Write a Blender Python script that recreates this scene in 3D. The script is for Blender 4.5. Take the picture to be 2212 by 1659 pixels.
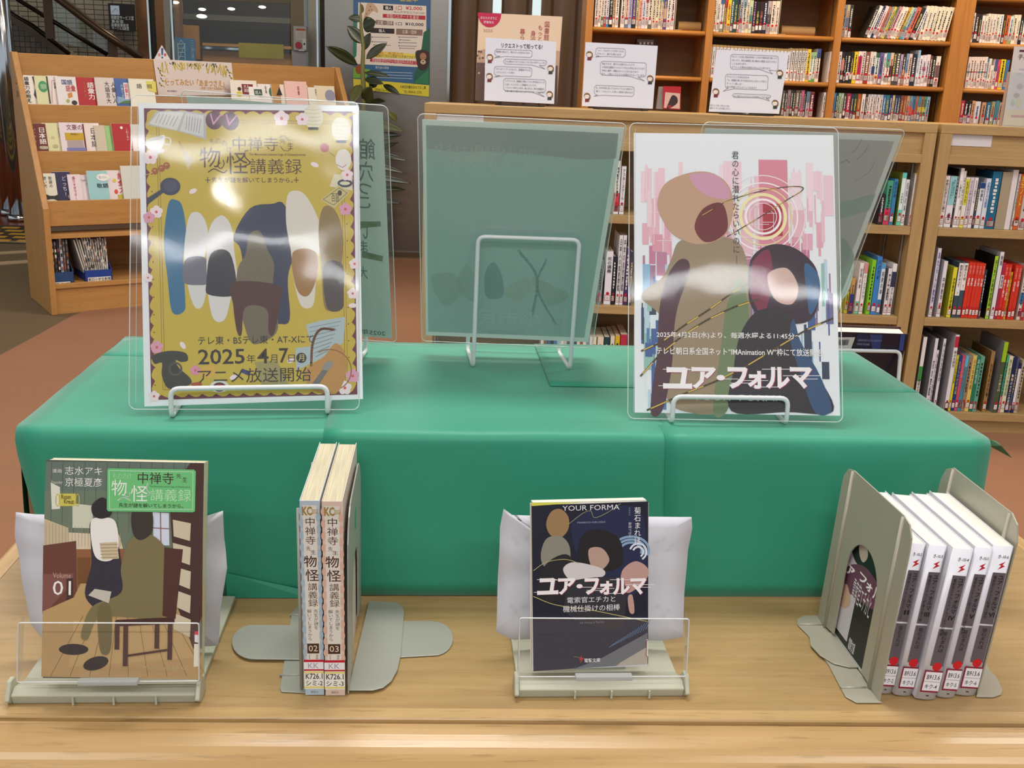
import bpy, math, random
import numpy as np
from mathutils import Vector, Matrix, noise

for _o in list(bpy.data.objects): bpy.data.objects.remove(_o)
SC = bpy.context.scene
COL = SC.collection
RAD = math.radians
rng = random.Random(7)

# ------------------------------------------------------------------ camera, world, lights, exposure
TT = 0.68                                   # height of the display table top above the floor
CAM = np.array([0.0, 0.0, TT + 0.5131])
FPX = 2225.0                                # focal length in pixels of the 2212 x 1659 frame
_p, _r, _y = RAD(16.1), RAD(2.35), RAD(-4.85)
FW = np.array([-math.sin(_y) * math.cos(_p), math.cos(_y) * math.cos(_p), -math.sin(_p)])
_ri = np.array([math.cos(_y), math.sin(_y), 0.0]); _up = np.cross(_ri, FW)
CR = _ri * math.cos(_r) + _up * math.sin(_r)
CU = -_ri * math.sin(_r) + _up * math.cos(_r)
cam = bpy.data.cameras.new('camera'); camo = bpy.data.objects.new('camera', cam); COL.objects.link(camo)
cam.sensor_width = 36.0; cam.lens = 36.0 * FPX / 2212.0; cam.clip_start = 0.02; cam.clip_end = 100
M = Matrix(((CR[0], CU[0], -FW[0], CAM[0]), (CR[1], CU[1], -FW[1], CAM[1]), (CR[2], CU[2], -FW[2], CAM[2]), (0, 0, 0, 1)))
camo.matrix_world = M
SC.camera = camo

W = bpy.data.worlds.new('world'); SC.world = W; W.use_nodes = True
W.node_tree.nodes['Background'].inputs[0].default_value = (0.86, 0.93, 1.0, 1)
W.node_tree.nodes['Background'].inputs[1].default_value = 0.78
SC.view_settings.view_transform = 'Standard'; SC.view_settings.look = 'None'
SC.view_settings.gamma = 1; SC.view_settings.use_curve_mapping = False
SC.view_settings.exposure = 0.0
SC.cycles.use_denoising = True
SC.cycles.max_bounces = 8; SC.cycles.transparent_max_bounces = 24
SC.cycles.sample_clamp_indirect = 6.0

def lamp(name, loc, size, power, color=(1, .97, .93), target=None, shape='RECTANGLE'):
    l = bpy.data.lights.new(name, 'AREA'); l.shape = shape; l.size = size[0]
    if shape == 'RECTANGLE': l.size_y = size[1]
    l.energy = power; l.color = color
    o = bpy.data.objects.new(name, l); COL.objects.link(o); o.location = loc
    if target is not None:
        d = Vector(target) - Vector(loc); o.rotation_euler = d.to_track_quat('-Z', 'Y').to_euler()
    return o
CEIL = 3.4
# ceiling panels over the display and in rows through the library
for (x, y, p) in ((-1.6, .2, 20), (1.6, .2, 20), (0, 1.7, 50), (-2.6, 2.6, 24), (2.4, 2.2, 32), (0, 4.6, 32), (-2.8, 5.6, 24)):
    lamp('ceiling_panel_lamp', (x, y, CEIL - .03), (1.2, .5), p)
# fluorescent row behind the photographer, mirrored in the laminated posters
lamp('fluorescent_row_lamp', (.1, -2.05, CEIL - .2), (3.4, .13), 62, (.97, .99, 1))
lamp('fluorescent_row_lamp', (-.45, -3.25, CEIL - .2), (1.5, .15), 34, (.97, .99, 1))
lamp('round_down_lamp', (-.5, -2.45, CEIL - .2), (.18, .18), 9, (1, 1, .98), shape='DISK')
for (x, y) in ((-3.9, 10.2), (-1.9, 10.6)): lamp('lobby_fill_light', (x, y, CEIL - .3), (.5, .5), 26, (1, .86, .68))  # added fill to brighten the lobby, not a fixture in view
# warm spots washing the tall paperback bookcase
for (x, y) in ((.9, 4.0), (2.1, 3.9), (3.2, 3.9)):
    lamp('warm_wash_lamp', (x, y, CEIL - .1), (.5, .3), 22, (1, .80, .55), target=(x + .1, 5.1, 1.35))

# ------------------------------------------------------------------ pixel -> point helpers (frame 2212 x 1659)
def A3(*a): return np.array(a, float)
def nrm(v): v = np.array(v, float); return v / np.linalg.norm(v)
def ray(x, y): return FW + CR * (x - 1106.0) / FPX - CU * (y - 829.5) / FPX
def hz(x, y, z): d = ray(x, y); return CAM + d * ((z - CAM[2]) / d[2])
def hp(x, y, p0, n): d = ray(x, y); return CAM + d * (((np.array(p0) - CAM) @ n) / (d @ n))
def hy(x, y, Y): return hp(x, y, (0, Y, 0), A3(0, 1, 0))
def hx(x, y, X): return hp(x, y, (X, 0, 0), A3(1, 0, 0))
BX = TT + 0.178                              # top of the green box

# ------------------------------------------------------------------ materials
def s2l(c):
    if isinstance(c, str): c = [int(c[i:i + 2], 16) / 255 for i in (0, 2, 4)]
    return tuple(x / 12.92 if x <= .04045 else ((x + .055) / 1.055) ** 2.4 for x in c[:3])
_mats = {}
def mat(name, col='cccccc', rough=.5, metal=0, spec=.5, noise_=0, nscale=20, bump=0, bscale=200, coat=0, emis=None, stretch=(1, 1, 1), sheen=0, trans=0):
    if name in _mats: return _mats[name]
    m = bpy.data.materials.new(name); m.use_nodes = True; nt = m.node_tree; b = nt.nodes['Principled BSDF']
    c = s2l(col); b.inputs['Base Color'].default_value = (*c, 1); b.inputs['Roughness'].default_value = rough
    b.inputs['Metallic'].default_value = metal; b.inputs['Specular IOR Level'].default_value = spec
    b.inputs['Coat Weight'].default_value = coat; b.inputs['Sheen Weight'].default_value = sheen; b.inputs['Sheen Roughness'].default_value = .4
    if trans:
        tr = nt.nodes.new('ShaderNodeBsdfTranslucent'); tr.inputs[0].default_value = (*c, 1); mm = nt.nodes.new('ShaderNodeMixShader'); mm.inputs[0].default_value = trans
        nt.links.new(b.outputs[0], mm.inputs[1]); nt.links.new(tr.outputs[0], mm.inputs[2]); nt.links.new(mm.outputs[0], nt.nodes['Material Output'].inputs[0])
    tc = nt.nodes.new('ShaderNodeTexCoord'); mp = nt.nodes.new('ShaderNodeMapping'); mp.inputs['Scale'].default_value = stretch
    nt.links.new(tc.outputs['Object'], mp.inputs[0])
    if noise_:
        n = nt.nodes.new('ShaderNodeTexNoise'); n.inputs['Scale'].default_value = nscale; n.inputs['Detail'].default_value = 4
        r = nt.nodes.new('ShaderNodeMix'); r.data_type = 'RGBA'
        r.inputs['A'].default_value = (*[x * (1 - noise_) for x in c], 1); r.inputs['B'].default_value = (*[min(1, x * (1 + noise_)) for x in c], 1)
        nt.links.new(mp.outputs[0], n.inputs['Vector']); nt.links.new(n.outputs['Fac'], r.inputs['Factor']); nt.links.new(r.outputs['Result'], b.inputs['Base Color'])
    if bump:
        n = nt.nodes.new('ShaderNodeTexNoise'); n.inputs['Scale'].default_value = bscale; n.inputs['Detail'].default_value = 3
        u = nt.nodes.new('ShaderNodeBump'); u.inputs['Strength'].default_value = bump; u.inputs['Distance'].default_value = .002
        nt.links.new(mp.outputs[0], n.inputs['Vector']); nt.links.new(n.outputs['Fac'], u.inputs['Height']); nt.links.new(u.outputs[0], b.inputs['Normal'])
    if emis:
        b.inputs['Emission Color'].default_value = (*s2l(emis[0]), 1); b.inputs['Emission Strength'].default_value = emis[1]
    _mats[name] = m; return m
def wood(name, c1, c2, axis=0, rough=.38, scale=1.0, rot=0, fleck=.35):
    """grain stretched along one object axis, with short dark flecks like beech"""
    if name in _mats: return _mats[name]
    m = bpy.data.materials.new(name); m.use_nodes = True; nt = m.node_tree; b = nt.nodes['Principled BSDF']; L = nt.links.new
    tc = nt.nodes.new('ShaderNodeTexCoord'); r0 = nt.nodes.new('ShaderNodeMapping'); r0.inputs['Rotation'].default_value = (0, 0, -rot)
    L(tc.outputs['Object'], r0.inputs[0])
    def band(sc, dist):
        mp = nt.nodes.new('ShaderNodeMapping'); s = [sc, sc, sc]; s[axis] = sc / 14; mp.inputs['Scale'].default_value = s
        n = nt.nodes.new('ShaderNodeTexNoise'); n.inputs['Scale'].default_value = 1; n.inputs['Detail'].default_value = 5; n.inputs['Distortion'].default_value = dist
        L(r0.outputs[0], mp.inputs[0]); L(mp.outputs[0], n.inputs['Vector']); return n
    a = band(38 * scale, .6); f = band(230 * scale, .1)
    cr = nt.nodes.new('ShaderNodeValToRGB'); cr.color_ramp.elements[0].position = .3; cr.color_ramp.elements[1].position = .7
    cr.color_ramp.elements[0].color = (*s2l(c1), 1); cr.color_ramp.elements[1].color = (*s2l(c2), 1); L(a.outputs['Fac'], cr.inputs[0])
    fr = nt.nodes.new('ShaderNodeValToRGB'); fr.color_ramp.elements[0].position = .3; fr.color_ramp.elements[1].position = .42
    fr.color_ramp.elements[0].color = (1 - fleck, 1 - fleck, 1 - fleck * 1.1, 1); fr.color_ramp.elements[1].color = (1, 1, 1, 1); L(f.outputs['Fac'], fr.inputs[0])
    mx = nt.nodes.new('ShaderNodeMix'); mx.data_type = 'RGBA'; mx.blend_type = 'MULTIPLY'; mx.inputs['Factor'].default_value = 1
    L(cr.outputs[0], mx.inputs['A']); L(fr.outputs[0], mx.inputs['B']); L(mx.outputs['Result'], b.inputs['Base Color'])
    b.inputs['Roughness'].default_value = rough
    bu = nt.nodes.new('ShaderNodeBump'); bu.inputs['Strength'].default_value = .15; bu.inputs['Distance'].default_value = .0006
    L(f.outputs['Fac'], bu.inputs['Height']); L(bu.outputs[0], b.inputs['Normal'])
    _mats[name] = m; return m
def print_mat(name='print_ink', rough=.45, spec=.4, trans=0):
    if name in _mats: return _mats[name]
    m = bpy.data.materials.new(name); m.use_nodes = True; nt = m.node_tree; b = nt.nodes['Principled BSDF']
    a = nt.nodes.new('ShaderNodeAttribute'); a.attribute_name = 'Col'; nt.links.new(a.outputs['Color'], b.inputs['Base Color'])
    b.inputs['Roughness'].default_value = rough; b.inputs['Specular IOR Level'].default_value = spec
    if trans:
        tr = nt.nodes.new('ShaderNodeBsdfTranslucent'); mm = nt.nodes.new('ShaderNodeMixShader'); mm.inputs[0].default_value = trans; nt.links.new(a.outputs['Color'], tr.inputs[0])
        nt.links.new(b.outputs[0], mm.inputs[1]); nt.links.new(tr.outputs[0], mm.inputs[2]); nt.links.new(mm.outputs[0], nt.nodes['Material Output'].inputs[0])
    _mats[name] = m; return m
def film_mat(name, haze=.05, tint=(.97, .98, .98), bscale=9, bstr=.5, rough=.06, boost=1.0):
    """thin clear plastic: see-through, mirror glints, a little haze"""
    if name in _mats: return _mats[name]
    m = bpy.data.materials.new(name); m.use_nodes = True; nt = m.node_tree; L = nt.links.new
    nt.nodes.remove(nt.nodes['Principled BSDF']); out = nt.nodes['Material Output']
    t = nt.nodes.new('ShaderNodeBsdfTransparent'); t.inputs[0].default_value = (*tint, 1)
    g = nt.nodes.new('ShaderNodeBsdfGlossy'); g.inputs['Roughness'].default_value = rough
    d = nt.nodes.new('ShaderNodeBsdfDiffuse'); d.inputs[0].default_value = (.8, .83, .84, 1)
    fr = nt.nodes.new('ShaderNodeLayerWeight'); fr.inputs[0].default_value = .5
    pw = nt.nodes.new('ShaderNodeMath'); pw.operation = 'POWER'; pw.inputs[1].default_value = 5
    mu = nt.nodes.new('ShaderNodeMath'); mu.operation = 'MULTIPLY_ADD'; mu.inputs[1].default_value = .9; mu.inputs[2].default_value = .045 * boost
    m1 = nt.nodes.new('ShaderNodeMixShader'); m1.inputs[0].default_value = haze
    m2 = nt.nodes.new('ShaderNodeMixShader')
    tc = nt.nodes.new('ShaderNodeTexCoord'); n = nt.nodes.new('ShaderNodeTexNoise'); n.inputs['Scale'].default_value = bscale; n.inputs['Detail'].default_value = 2
    bu = nt.nodes.new('ShaderNodeBump'); bu.inputs['Strength'].default_value = bstr; bu.inputs['Distance'].default_value = .02
    L(tc.outputs['Object'], n.inputs['Vector']); L(n.outputs['Fac'], bu.inputs['Height']); L(bu.outputs[0], g.inputs['Normal'])
    L(fr.outputs['Facing'], pw.inputs[0]); L(pw.outputs[0], mu.inputs[0])
    L(t.outputs[0], m1.inputs[1]); L(d.outputs[0], m1.inputs[2]); L(mu.outputs[0], m2.inputs[0]); L(m1.outputs[0], m2.inputs[1]); L(g.outputs[0], m2.inputs[2])
    L(m2.outputs[0], out.inputs[0]); _mats[name] = m; return m

# ------------------------------------------------------------------ mesh builder
ORG = {}
class MB:
    def __init__(s): s.v = []; s.f = []; s.c = []; s.m = []
    def add(s, vs, fs, col='cccccc', mi=0):
        k = len(s.v); s.v += [tuple(map(float, v)) for v in vs]; c = s2l(col) if isinstance(col, str) else col
        for f in fs: s.f.append([k + i for i in f]); s.c.append(c); s.m.append(mi)
        return s
    def box(s, o, a, b, c, col='cccccc', mi=0, cols=None):
        """o corner, a b c edge vectors; cols = (-a,+a,-b,+b,-c,+c) colours"""
        o, a, b, c = map(np.array, (o, a, b, c)); vs = [o + a * i + b * j + c * k for k in (0, 1) for j in (0, 1) for i in (0, 1)]
        fs = [(0, 4, 6, 2), (1, 3, 7, 5), (0, 1, 5, 4), (2, 6, 7, 3), (0, 2, 3, 1), (4, 5, 7, 6)]
        if np.dot(np.cross(a, b), c) < 0: fs = [f[::-1] for f in fs]
        for i, f in enumerate(fs): s.add([vs[q] for q in f], [(0, 1, 2, 3)], cols[i] if cols else col, mi)
        return s
    def prism(s, pts, ext, col='cccccc', mi=0):
        pts = [np.array(p, float) for p in pts]; n = len(pts); e = np.array(ext, float)
        s.add(pts + [p + e for p in pts], [tuple(range(n))[::-1], tuple(range(n, 2 * n))] + [(i, (i + 1) % n, n + (i + 1) % n, n + i) for i in range(n)], col, mi); return s
    def quad(s, a, b, c, d, col='cccccc', mi=0): return s.add([a, b, c, d], [(0, 1, 2, 3)], col, mi)
    def tube(s, pts, r, n=8, closed=False, col='cccccc', mi=0):
        P = [np.array(p, float) for p in pts]; N = len(P); rings = []; ref = None
        for i in range(N):
            if closed: t = P[(i + 1) % N] - P[i - 1]
            else: t = P[min(i + 1, N - 1)] - P[max(i - 1, 0)]
            t = nrm(t)
            if ref is None: ref = np.array([0, 0, 1.]) if abs(t[2]) < .9 else np.array([1., 0, 0])
            u = nrm(ref - t * (ref @ t)); w = np.cross(t, u); ref = u
            rr = r[i] if hasattr(r, '__len__') else r
            rings.append([P[i] + (u * math.cos(2 * math.pi * k / n) + w * math.sin(2 * math.pi * k / n)) * rr for k in range(n)])
        vs = [v for q in rings for v in q]; fs = []
        for i in range(N if closed else N - 1):
            j = (i + 1) % N; off = 0
            if closed and j == 0:
                off = min(range(n), key=lambda o: np.linalg.norm(rings[i][0] - rings[0][o]))
            for k in range(n): fs.append((i * n + k, i * n + (k + 1) % n, j * n + (k + 1 + off) % n, j * n + (k + off) % n))
        if not closed: fs += [tuple(range(n))[::-1], tuple((N - 1) * n + k for k in range(n))]
        return s.add(vs, fs, col, mi)
    def grid(s, fn, nu, nv, col='cccccc', mi=0):
        vs = [fn(i / nu, j / nv) for j in range(nv + 1) for i in range(nu + 1)]
        fs = [(j * (nu + 1) + i, j * (nu + 1) + i + 1, (j + 1) * (nu + 1) + i + 1, (j + 1) * (nu + 1) + i) for j in range(nv) for i in range(nu)]
        return s.add(vs, fs, col, mi)
    def build(s, name, mats, parent=None, smooth=False, bevel=0, seg=2, solid=0, org=None, **tags):
        me = bpy.data.meshes.new(name)
        top = org
        org = ORG[parent.name] if parent is not None else (np.array(org, float) if org is not None else np.zeros(3))
        me.from_pydata([(v[0] - org[0], v[1] - org[1], v[2] - org[2]) for v in s.v], [], s.f)
        if not isinstance(mats, (list, tuple)): mats = [mats]
        for m in mats: me.materials.append(m)
        me.polygons.foreach_set('material_index', s.m)
        at = me.color_attributes.new('Col', 'FLOAT_COLOR', 'CORNER')
        buf = np.ones((len(me.loops), 4), np.float32); k = 0
        for f, c in zip(s.f, s.c): buf[k:k + len(f), :3] = c; k += len(f)
        at.data.foreach_set('color', buf.ravel())
        if smooth: me.polygons.foreach_set('use_smooth', [True] * len(me.polygons))
        me.update()
        o = bpy.data.objects.new(name, me); COL.objects.link(o)
        ORG[o.name] = org
        if parent is not None: o.parent = parent
        elif top is not None: o.location = tuple(org)
        if bevel:
            b = o.modifiers.new('bevel', 'BEVEL'); b.width = bevel; b.segments = seg; b.limit_method = 'ANGLE'; b.angle_limit = RAD(40)
            w = o.modifiers.new('weld', 'WELD'); w.merge_threshold = 1e-5; o.modifiers.move(1, 0)
        if solid: q = o.modifiers.new('solid', 'SOLIDIFY'); q.thickness = solid; q.offset = 0
        for k_, v_ in tags.items(): o[k_] = v_
        return o
def thing(name, label, cat, loc=(0, 0, 0), group=None, parent=None):
    o = bpy.data.objects.new(name, None); COL.objects.link(o); o.location = loc; o.empty_display_size = .05
    o['label'] = label; o['category'] = cat; ORG[o.name] = np.array(loc, float)
    if group: o['group'] = group
    return o
def tag(o, label, cat, group=None):
    o['label'] = label; o['category'] = cat
    if group: o['group'] = group
    return o
def struct(o): o['kind'] = 'structure'; return o

# ------------------------------------------------------------------ lettering
_cu = bpy.data.curves.new('_t', 'FONT'); _cu.resolution_u = 2; _to = bpy.data.objects.new('_t', _cu); COL.objects.link(_to)
_gl = {}
def glyphs(s, bold=0):
    if any(ord(c) > 0x4dff for c in s): bold = min(bold, .009)
    k = (s, bold)
    if k not in _gl:
        _cu.body = s; _cu.offset = bold; _to.update_tag(); dg = bpy.context.evaluated_depsgraph_get(); dg.update()
        me = bpy.data.meshes.new_from_object(_to.evaluated_get(dg))
        vs = np.array([v.co[:2] for v in me.vertices]) if len(me.vertices) else np.zeros((0, 2))
        _gl[k] = (vs, [tuple(p.vertices) for p in me.polygons]); bpy.data.meshes.remove(me)
    return _gl[k]

class Art:
    """flat print laid on one plane: o origin, u right, v up; pixel boxes are mapped onto the plane by ray"""
    def __init__(s, o, u, v, toward=None, step=.00008, lift=.0003, flip=False):
        s.o = np.array(o, float); s.u = nrm(u); s.v = nrm(np.array(v) - s.u * (np.array(v) @ s.u)); s.n = np.cross(s.u, s.v)
        if s.n @ (CAM - s.o) < 0: s.n = -s.n
        s.k = 0; s.bb = []; s.step = step; s.lift = lift; s.p = MB(); s.t = MB(); s.flip = flip
    def L(s, x, y): q = hp(x, y, s.o, s.n) - s.o; return (q @ s.u, q @ s.v)
    def W(s, a, b, h=None): return s.o + s.u * a + s.v * b + s.n * (s.lift + s.k * s.step if h is None else h)
    def lay(s, pts):
        q = np.array(pts, float); a = q.min(0) - .0002; b = q.max(0) + .0002; k = 0
        for (c, d, kk) in s.bb:
            if kk > k and a[0] < d[0] and c[0] < b[0] and a[1] < d[1] and c[1] < b[1]: k = kk
        s.k = k + 1; s.bb.append((a, b, s.k))
    def lpoly(s, pts, col): s.lay(pts); s.p.add([s.W(*p) for p in pts], [tuple(range(len(pts)))], col)
    def poly(s, pts, col): s.lpoly([s.L(*p) for p in pts], col)
    def rect(s, x0, y0, x1, y1, col): s.lbox(s.box(x0, y0, x1, y1), col)
    def lbox(s, b, col): a0, b0, a1, b1 = b; s.lpoly([(a0, b0), (a1, b0), (a1, b1), (a0, b1)], col)
    def box(s, x0, y0, x1, y1):
        c = s.L((x0 + x1) / 2, (y0 + y1) / 2); l = s.L(x0, (y0 + y1) / 2); r = s.L(x1, (y0 + y1) / 2); t = s.L((x0 + x1) / 2, y0); b = s.L((x0 + x1) / 2, y1)
        hw = abs(r[0] - l[0]) / 2; hh = abs(t[1] - b[1]) / 2; return (c[0] - hw, c[1] - hh, c[0] + hw, c[1] + hh)
    def lell(s, cx, cy, rx, ry, col, n=24, rot=0):
        s.lpoly([(cx + rx * math.cos(t) * math.cos(rot) - ry * math.sin(t) * math.sin(rot), cy + rx * math.cos(t) * math.sin(rot) + ry * math.sin(t) * math.cos(rot)) for t in [2 * math.pi * i / n for i in range(n)]], col)
    def ell(s, x, y, rx, ry, col, n=24, rot=0):
        b = s.box(x - rx, y - ry, x + rx, y + ry); s.lell((b[0] + b[2]) / 2, (b[1] + b[3]) / 2, (b[2] - b[0]) / 2, (b[3] - b[1]) / 2, col, n, rot)
    def ring(s, x, y, rx, ry, w, col, n=40, a0=0, a1=360):
        b = s.box(x - rx, y - ry, x + rx, y + ry); c = ((b[0] + b[2]) / 2, (b[1] + b[3]) / 2); RX = (b[2] - b[0]) / 2; RY = (b[3] - b[1]) / 2; w = RX * w / rx
        T = [RAD(a0 + (a1 - a0) * i / n) for i in range(n + 1)]; s.lay([(c[0] - RX, c[1] - RY), (c[0] + RX, c[1] + RY)])
        vs = [s.W(c[0] + RX * math.cos(t), c[1] + RY * math.sin(t)) for t in T] + [s.W(c[0] + (RX - w) * math.cos(t), c[1] + (RY - w) * math.sin(t)) for t in T]
        s.p.add(vs, [(i, i + 1, n + 2 + i, n + 1 + i) for i in range(n)], col)
    def line(s, pts, w, col, closed=False):
        P = [np.array(s.L(*p)) for p in pts]; sc = np.linalg.norm(np.array(s.L(pts[0][0] + 10, pts[0][1])) - np.array(s.L(*pts[0]))) / 10
        if closed: P.append(P[0])
        s.lay(P)
        for a, b in zip(P, P[1:]):
            d = b - a; l = np.linalg.norm(d)
            if l < 1e-9: continue
            d /= l; q = np.array([-d[1], d[0]]) * w * sc / 2; a2 = a - d * w * sc * .3; b2 = b + d * w * sc * .3
            s.p.add([s.W(*(a2 + q)), s.W(*(b2 + q)), s.W(*(b2 - q)), s.W(*(a2 - q))], [(0, 1, 2, 3)], col)
    def curve(s, pts, w, col, n=8):
        """smooth line through pixel points (Catmull-Rom)"""
        P = [np.array(p, float) for p in pts]; P = [2 * P[0] - P[1]] + P + [2 * P[-1] - P[-2]]; o = []
        for i in range(1, len(P) - 2):
            for k in range(n):
                t = k / n; a, b, c, d = P[i - 1:i + 3]
                o.append(.5 * (2 * b + (c - a) * t + (2 * a - 5 * b + 4 * c - d) * t * t + (3 * b - a - 3 * c + d) * t ** 3))
        o.append(P[-2]); s.line(o, w, col)
    def blob(s, pts, col, n=6):
        """closed smooth outline through pixel points"""
        P = [np.array(p, float) for p in pts]; N = len(P); o = []
        for i in range(N):
            a, b, c, d = P[i - 1], P[i], P[(i + 1) % N], P[(i + 2) % N]
            for k in range(n):
                t = k / n; o.append(.5 * (2 * b + (c - a) * t + (2 * a - 5 * b + 4 * c - d) * t * t + (3 * b - a - 3 * c + d) * t ** 3))
        s.poly(o, col)
    def ltext(s, st, b, col, bold=0, vert=False, rot=False):
        a0, b0, a1, b1 = b; s.lay([(a0, b0), (a1, b1)])
        def put(vs, fs, x0, y0, x1, y1, bb):
            if not len(vs): return
            q = (vs - [bb[0], bb[1]]) / [max(bb[2] - bb[0], 1e-6), max(bb[3] - bb[1], 1e-6)]
            if s.flip: q[:, 0] = 1 - q[:, 0]
            if rot: q = np.stack([q[:, 1], 1 - q[:, 0]], 1)
            s.t.add([s.W(x0 + (x1 - x0) * p[0], y0 + (y1 - y0) * p[1]) for p in q], fs, col)
        if not vert:
            vs, fs = glyphs(st, bold)
            if len(vs): put(vs, fs, a0, b0, a1, b1, (*vs.min(0), *vs.max(0)))
        else:
            n = len(st); h = (b1 - b0) / n
            for i, ch in enumerate(st):
                if ch == ' ': continue
                vs, fs = glyphs(ch, bold); lat = ord(ch) < 0x2e80
                bb = (-.02, -.14, .98, .86) if not lat else (vs[:, 0].mean() - .5, -.14, vs[:, 0].mean() + .5, .86)
                if ch in 'ー―': vs = np.stack([.5 - (vs[:, 1] - .36), .36 + (vs[:, 0] - .5)], 1) if len(vs) else vs
                put(vs, fs, a0, b1 - (i + 1) * h, a1, b1 - i * h, bb)
    def text(s, st, x0, y0, x1, y1, col='202020', bold=0, vert=False): s.ltext(st, s.box(x0, y0, x1, y1), col, bold, vert)
    def done(s, parent, name='printed_picture', m=None, tname='lettering'):
        m = m or print_mat()
        if s.p.f: s.p.build(name, m, parent)
        if s.t.f: s.t.build(tname, m, parent)

def rounded(pts, r, n=5):
    """round the corners of a 3-D polyline loop"""
    P = [np.array(p, float) for p in pts]; N = len(P); o = []
    for i in range(N):
        a, b, c = P[i - 1], P[i], P[(i + 1) % N]; d1 = nrm(a - b); d2 = nrm(c - b)
        rr = min(r, np.linalg.norm(a - b) * .45, np.linalg.norm(c - b) * .45); p, q = b + d1 * rr, b + d2 * rr
        for k in range(n + 1): t = k / n; o.append(p * (1 - t) ** 2 + b * 2 * t * (1 - t) + q * t * t)
    return o

# ================================================================== SETTING
Z = A3(0, 0, 1); X = A3(1, 0, 0); Y = A3(0, 1, 0)
khaki = mat('carpet_khaki', '6f5f48', .95, noise_=.10, nscale=3, bump=.5, bscale=500, spec=.1)
orange = mat('carpet_orange', '9c7258', .95, noise_=.07, nscale=4, bump=.5, bscale=500, spec=.1)
struct(MB().quad((-12, -9, 0), (9, -9, 0), (9, 22, 0), (-12, 22, 0)).build('floor', khaki))
e = [hz(0, 770, 0), hz(80, 727, 0), hz(155, 685, 0), hz(280, 640, 0), hz(420, 596, 0)]
op = [(-1.5, -6, 0)] + [(p[0], p[1], 0) for p in e] + [(-.9, 7.25, 0), (5.2, 7.0, 0), (6, -6, 0)]
op = [(p[0], p[1], 0) for p in op]
c_ = MB().prism(op, (0, 0, .006)).build('carpet', orange); struct(c_)
# ceiling with recessed squares, open behind the photographer where daylight comes in
struct(MB().box((-8, -8, CEIL), (16, 0, 0), (0, 17, 0), (0, 0, .1)).build('ceiling', mat('ceiling_white', 'e6e2da', .9)))
# pale guide strip and tactile paving by the doors, reddish lobby floor beyond
def fl(name, pts, z0, h, m, **k):
    q = [hz(*p, 0) for p in pts]; o = MB().prism([(a[0], a[1], z0) for a in q], (0, 0, h)).build(name, m); struct(o); return o
fl('trim_1', [(-60, 548), (70, 541), (72, 546), (-60, 553)], 0, .004, mat('strip_pale', 'b39a76', .6))
fl('trim_2', [(-60, 570), (72, 562), (73, 568), (-60, 577)], 0, .004, mat('strip_pale'))
fl('trim_3', [(-60, 519), (65, 524), (65, 527), (-60, 522)], 0, .008, mat('strip_metal', 'c8b590', .3, .6))
a_, b_ = hz(-150, 519, 0), hz(62, 524, 0)
tp = thing('tactile_paving', 'dark tactile paving tile band with yellow bars at lobby entrance', 'tactile paving', (a_[0], a_[1], 0))
MB().box((-5.2, 7.42, 0), (3.0, .0, 0), (0, .85, 0), (0, 0, .006)).build('base_tile', mat('tactile_dark', '33291c', .7), tp)
tb = bpy.data.meshes.new('yellow_bar')
for j in range(5):
    for i in range(9):
        x = -4.1 + i * .17 + (j % 2) * .085; y = 7.48 + j * .155
        MB().box((x, y, .006), (.12, 0, 0), (0, .06, 0), (0, 0, .006)).build('yellow_bar', mat('tactile_yellow', 'c8962e', .6), tp, bevel=.003)
struct(MB().box((-9, 8.3, 0), (8.0, 0, 0), (0, 8, 0), (0, 0, .004)).build('trim_4', mat('lobby_floor', '7a3a1e', .25, noise_=.1, nscale=2)))

# ---- back of the room: lobby walls
yW = 12.4
tile = bpy.data.materials.new('lobby_tiles'); tile.use_nodes = True; nt = tile.node_tree; b = nt.nodes['Principled BSDF']; b.inputs['Roughness'].default_value = .45
tc = nt.nodes.new('ShaderNodeTexCoord'); mp = nt.nodes.new('ShaderNodeMapping'); mp.inputs['Rotation'].default_value = (RAD(90), 0, 0)
bk = nt.nodes.new('ShaderNodeTexBrick'); bk.inputs['Scale'].default_value = 1; bk.inputs['Brick Width'].default_value = .09; bk.inputs['Row Height'].default_value = .045
bk.inputs['Color1'].default_value = (*s2l('6c6a62'), 1); bk.inputs['Color2'].default_value = (*s2l('787468'), 1); bk.inputs['Mortar'].default_value = (*s2l('2c2a26'), 1)
bk.inputs['Mortar Size'].default_value = .004; bk.offset = 0
nt.links.new(tc.outputs['Object'], mp.inputs[0]); nt.links.new(mp.outputs[0], bk.inputs['Vector']); nt.links.new(bk.outputs['Color'], b.inputs['Base Color'])
tile2 = tile.copy(); b2 = [n for n in tile2.node_tree.nodes if n.type == 'TEX_BRICK'][0]
b2.inputs['Brick Width'].default_value = .047; b2.inputs['Row Height'].default_value = .047; b2.inputs['Color1'].default_value = (*s2l('74695a'), 1); b2.inputs['Color2'].default_value = (*s2l('5c5244'), 1)
xr = hy(292, 60, 11.0)[0]
struct(MB().box((-9, 11.0, 0), (9 + xr, 0, 0), (0, .2, 0), (0, 0, 3.4)).build('wall_lobby_left', tile))
struct(MB().box((-9, 12.6, 0), (14, 0, 0), (0, .1, 0), (0, 0, 3.4)).build('wall_lobby_back', mat('lobby_dark', '3c342a', .6)))
struct(MB().box((xr, 11.05, 0), (.42, 0, 0), (0, .15, 0), (0, 0, 3.4)).build('wall_lobby_brick', mat('lobby_brown', '6a4a2c', .6, noise_=.2, nscale=30, stretch=(1, 1, 8))))
struct(MB().box((-9, 8.0, CEIL - .25), (8.2, 0, 0), (0, 4.8, 0), (0, 0, .1)).build('ceiling_lobby', mat('lobby_ceiling', '55483a', .7)))
yS = 10.2                                     # staircase plane
P = lambda x, y, yy=yS: hy(x, y, yy)
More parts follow.
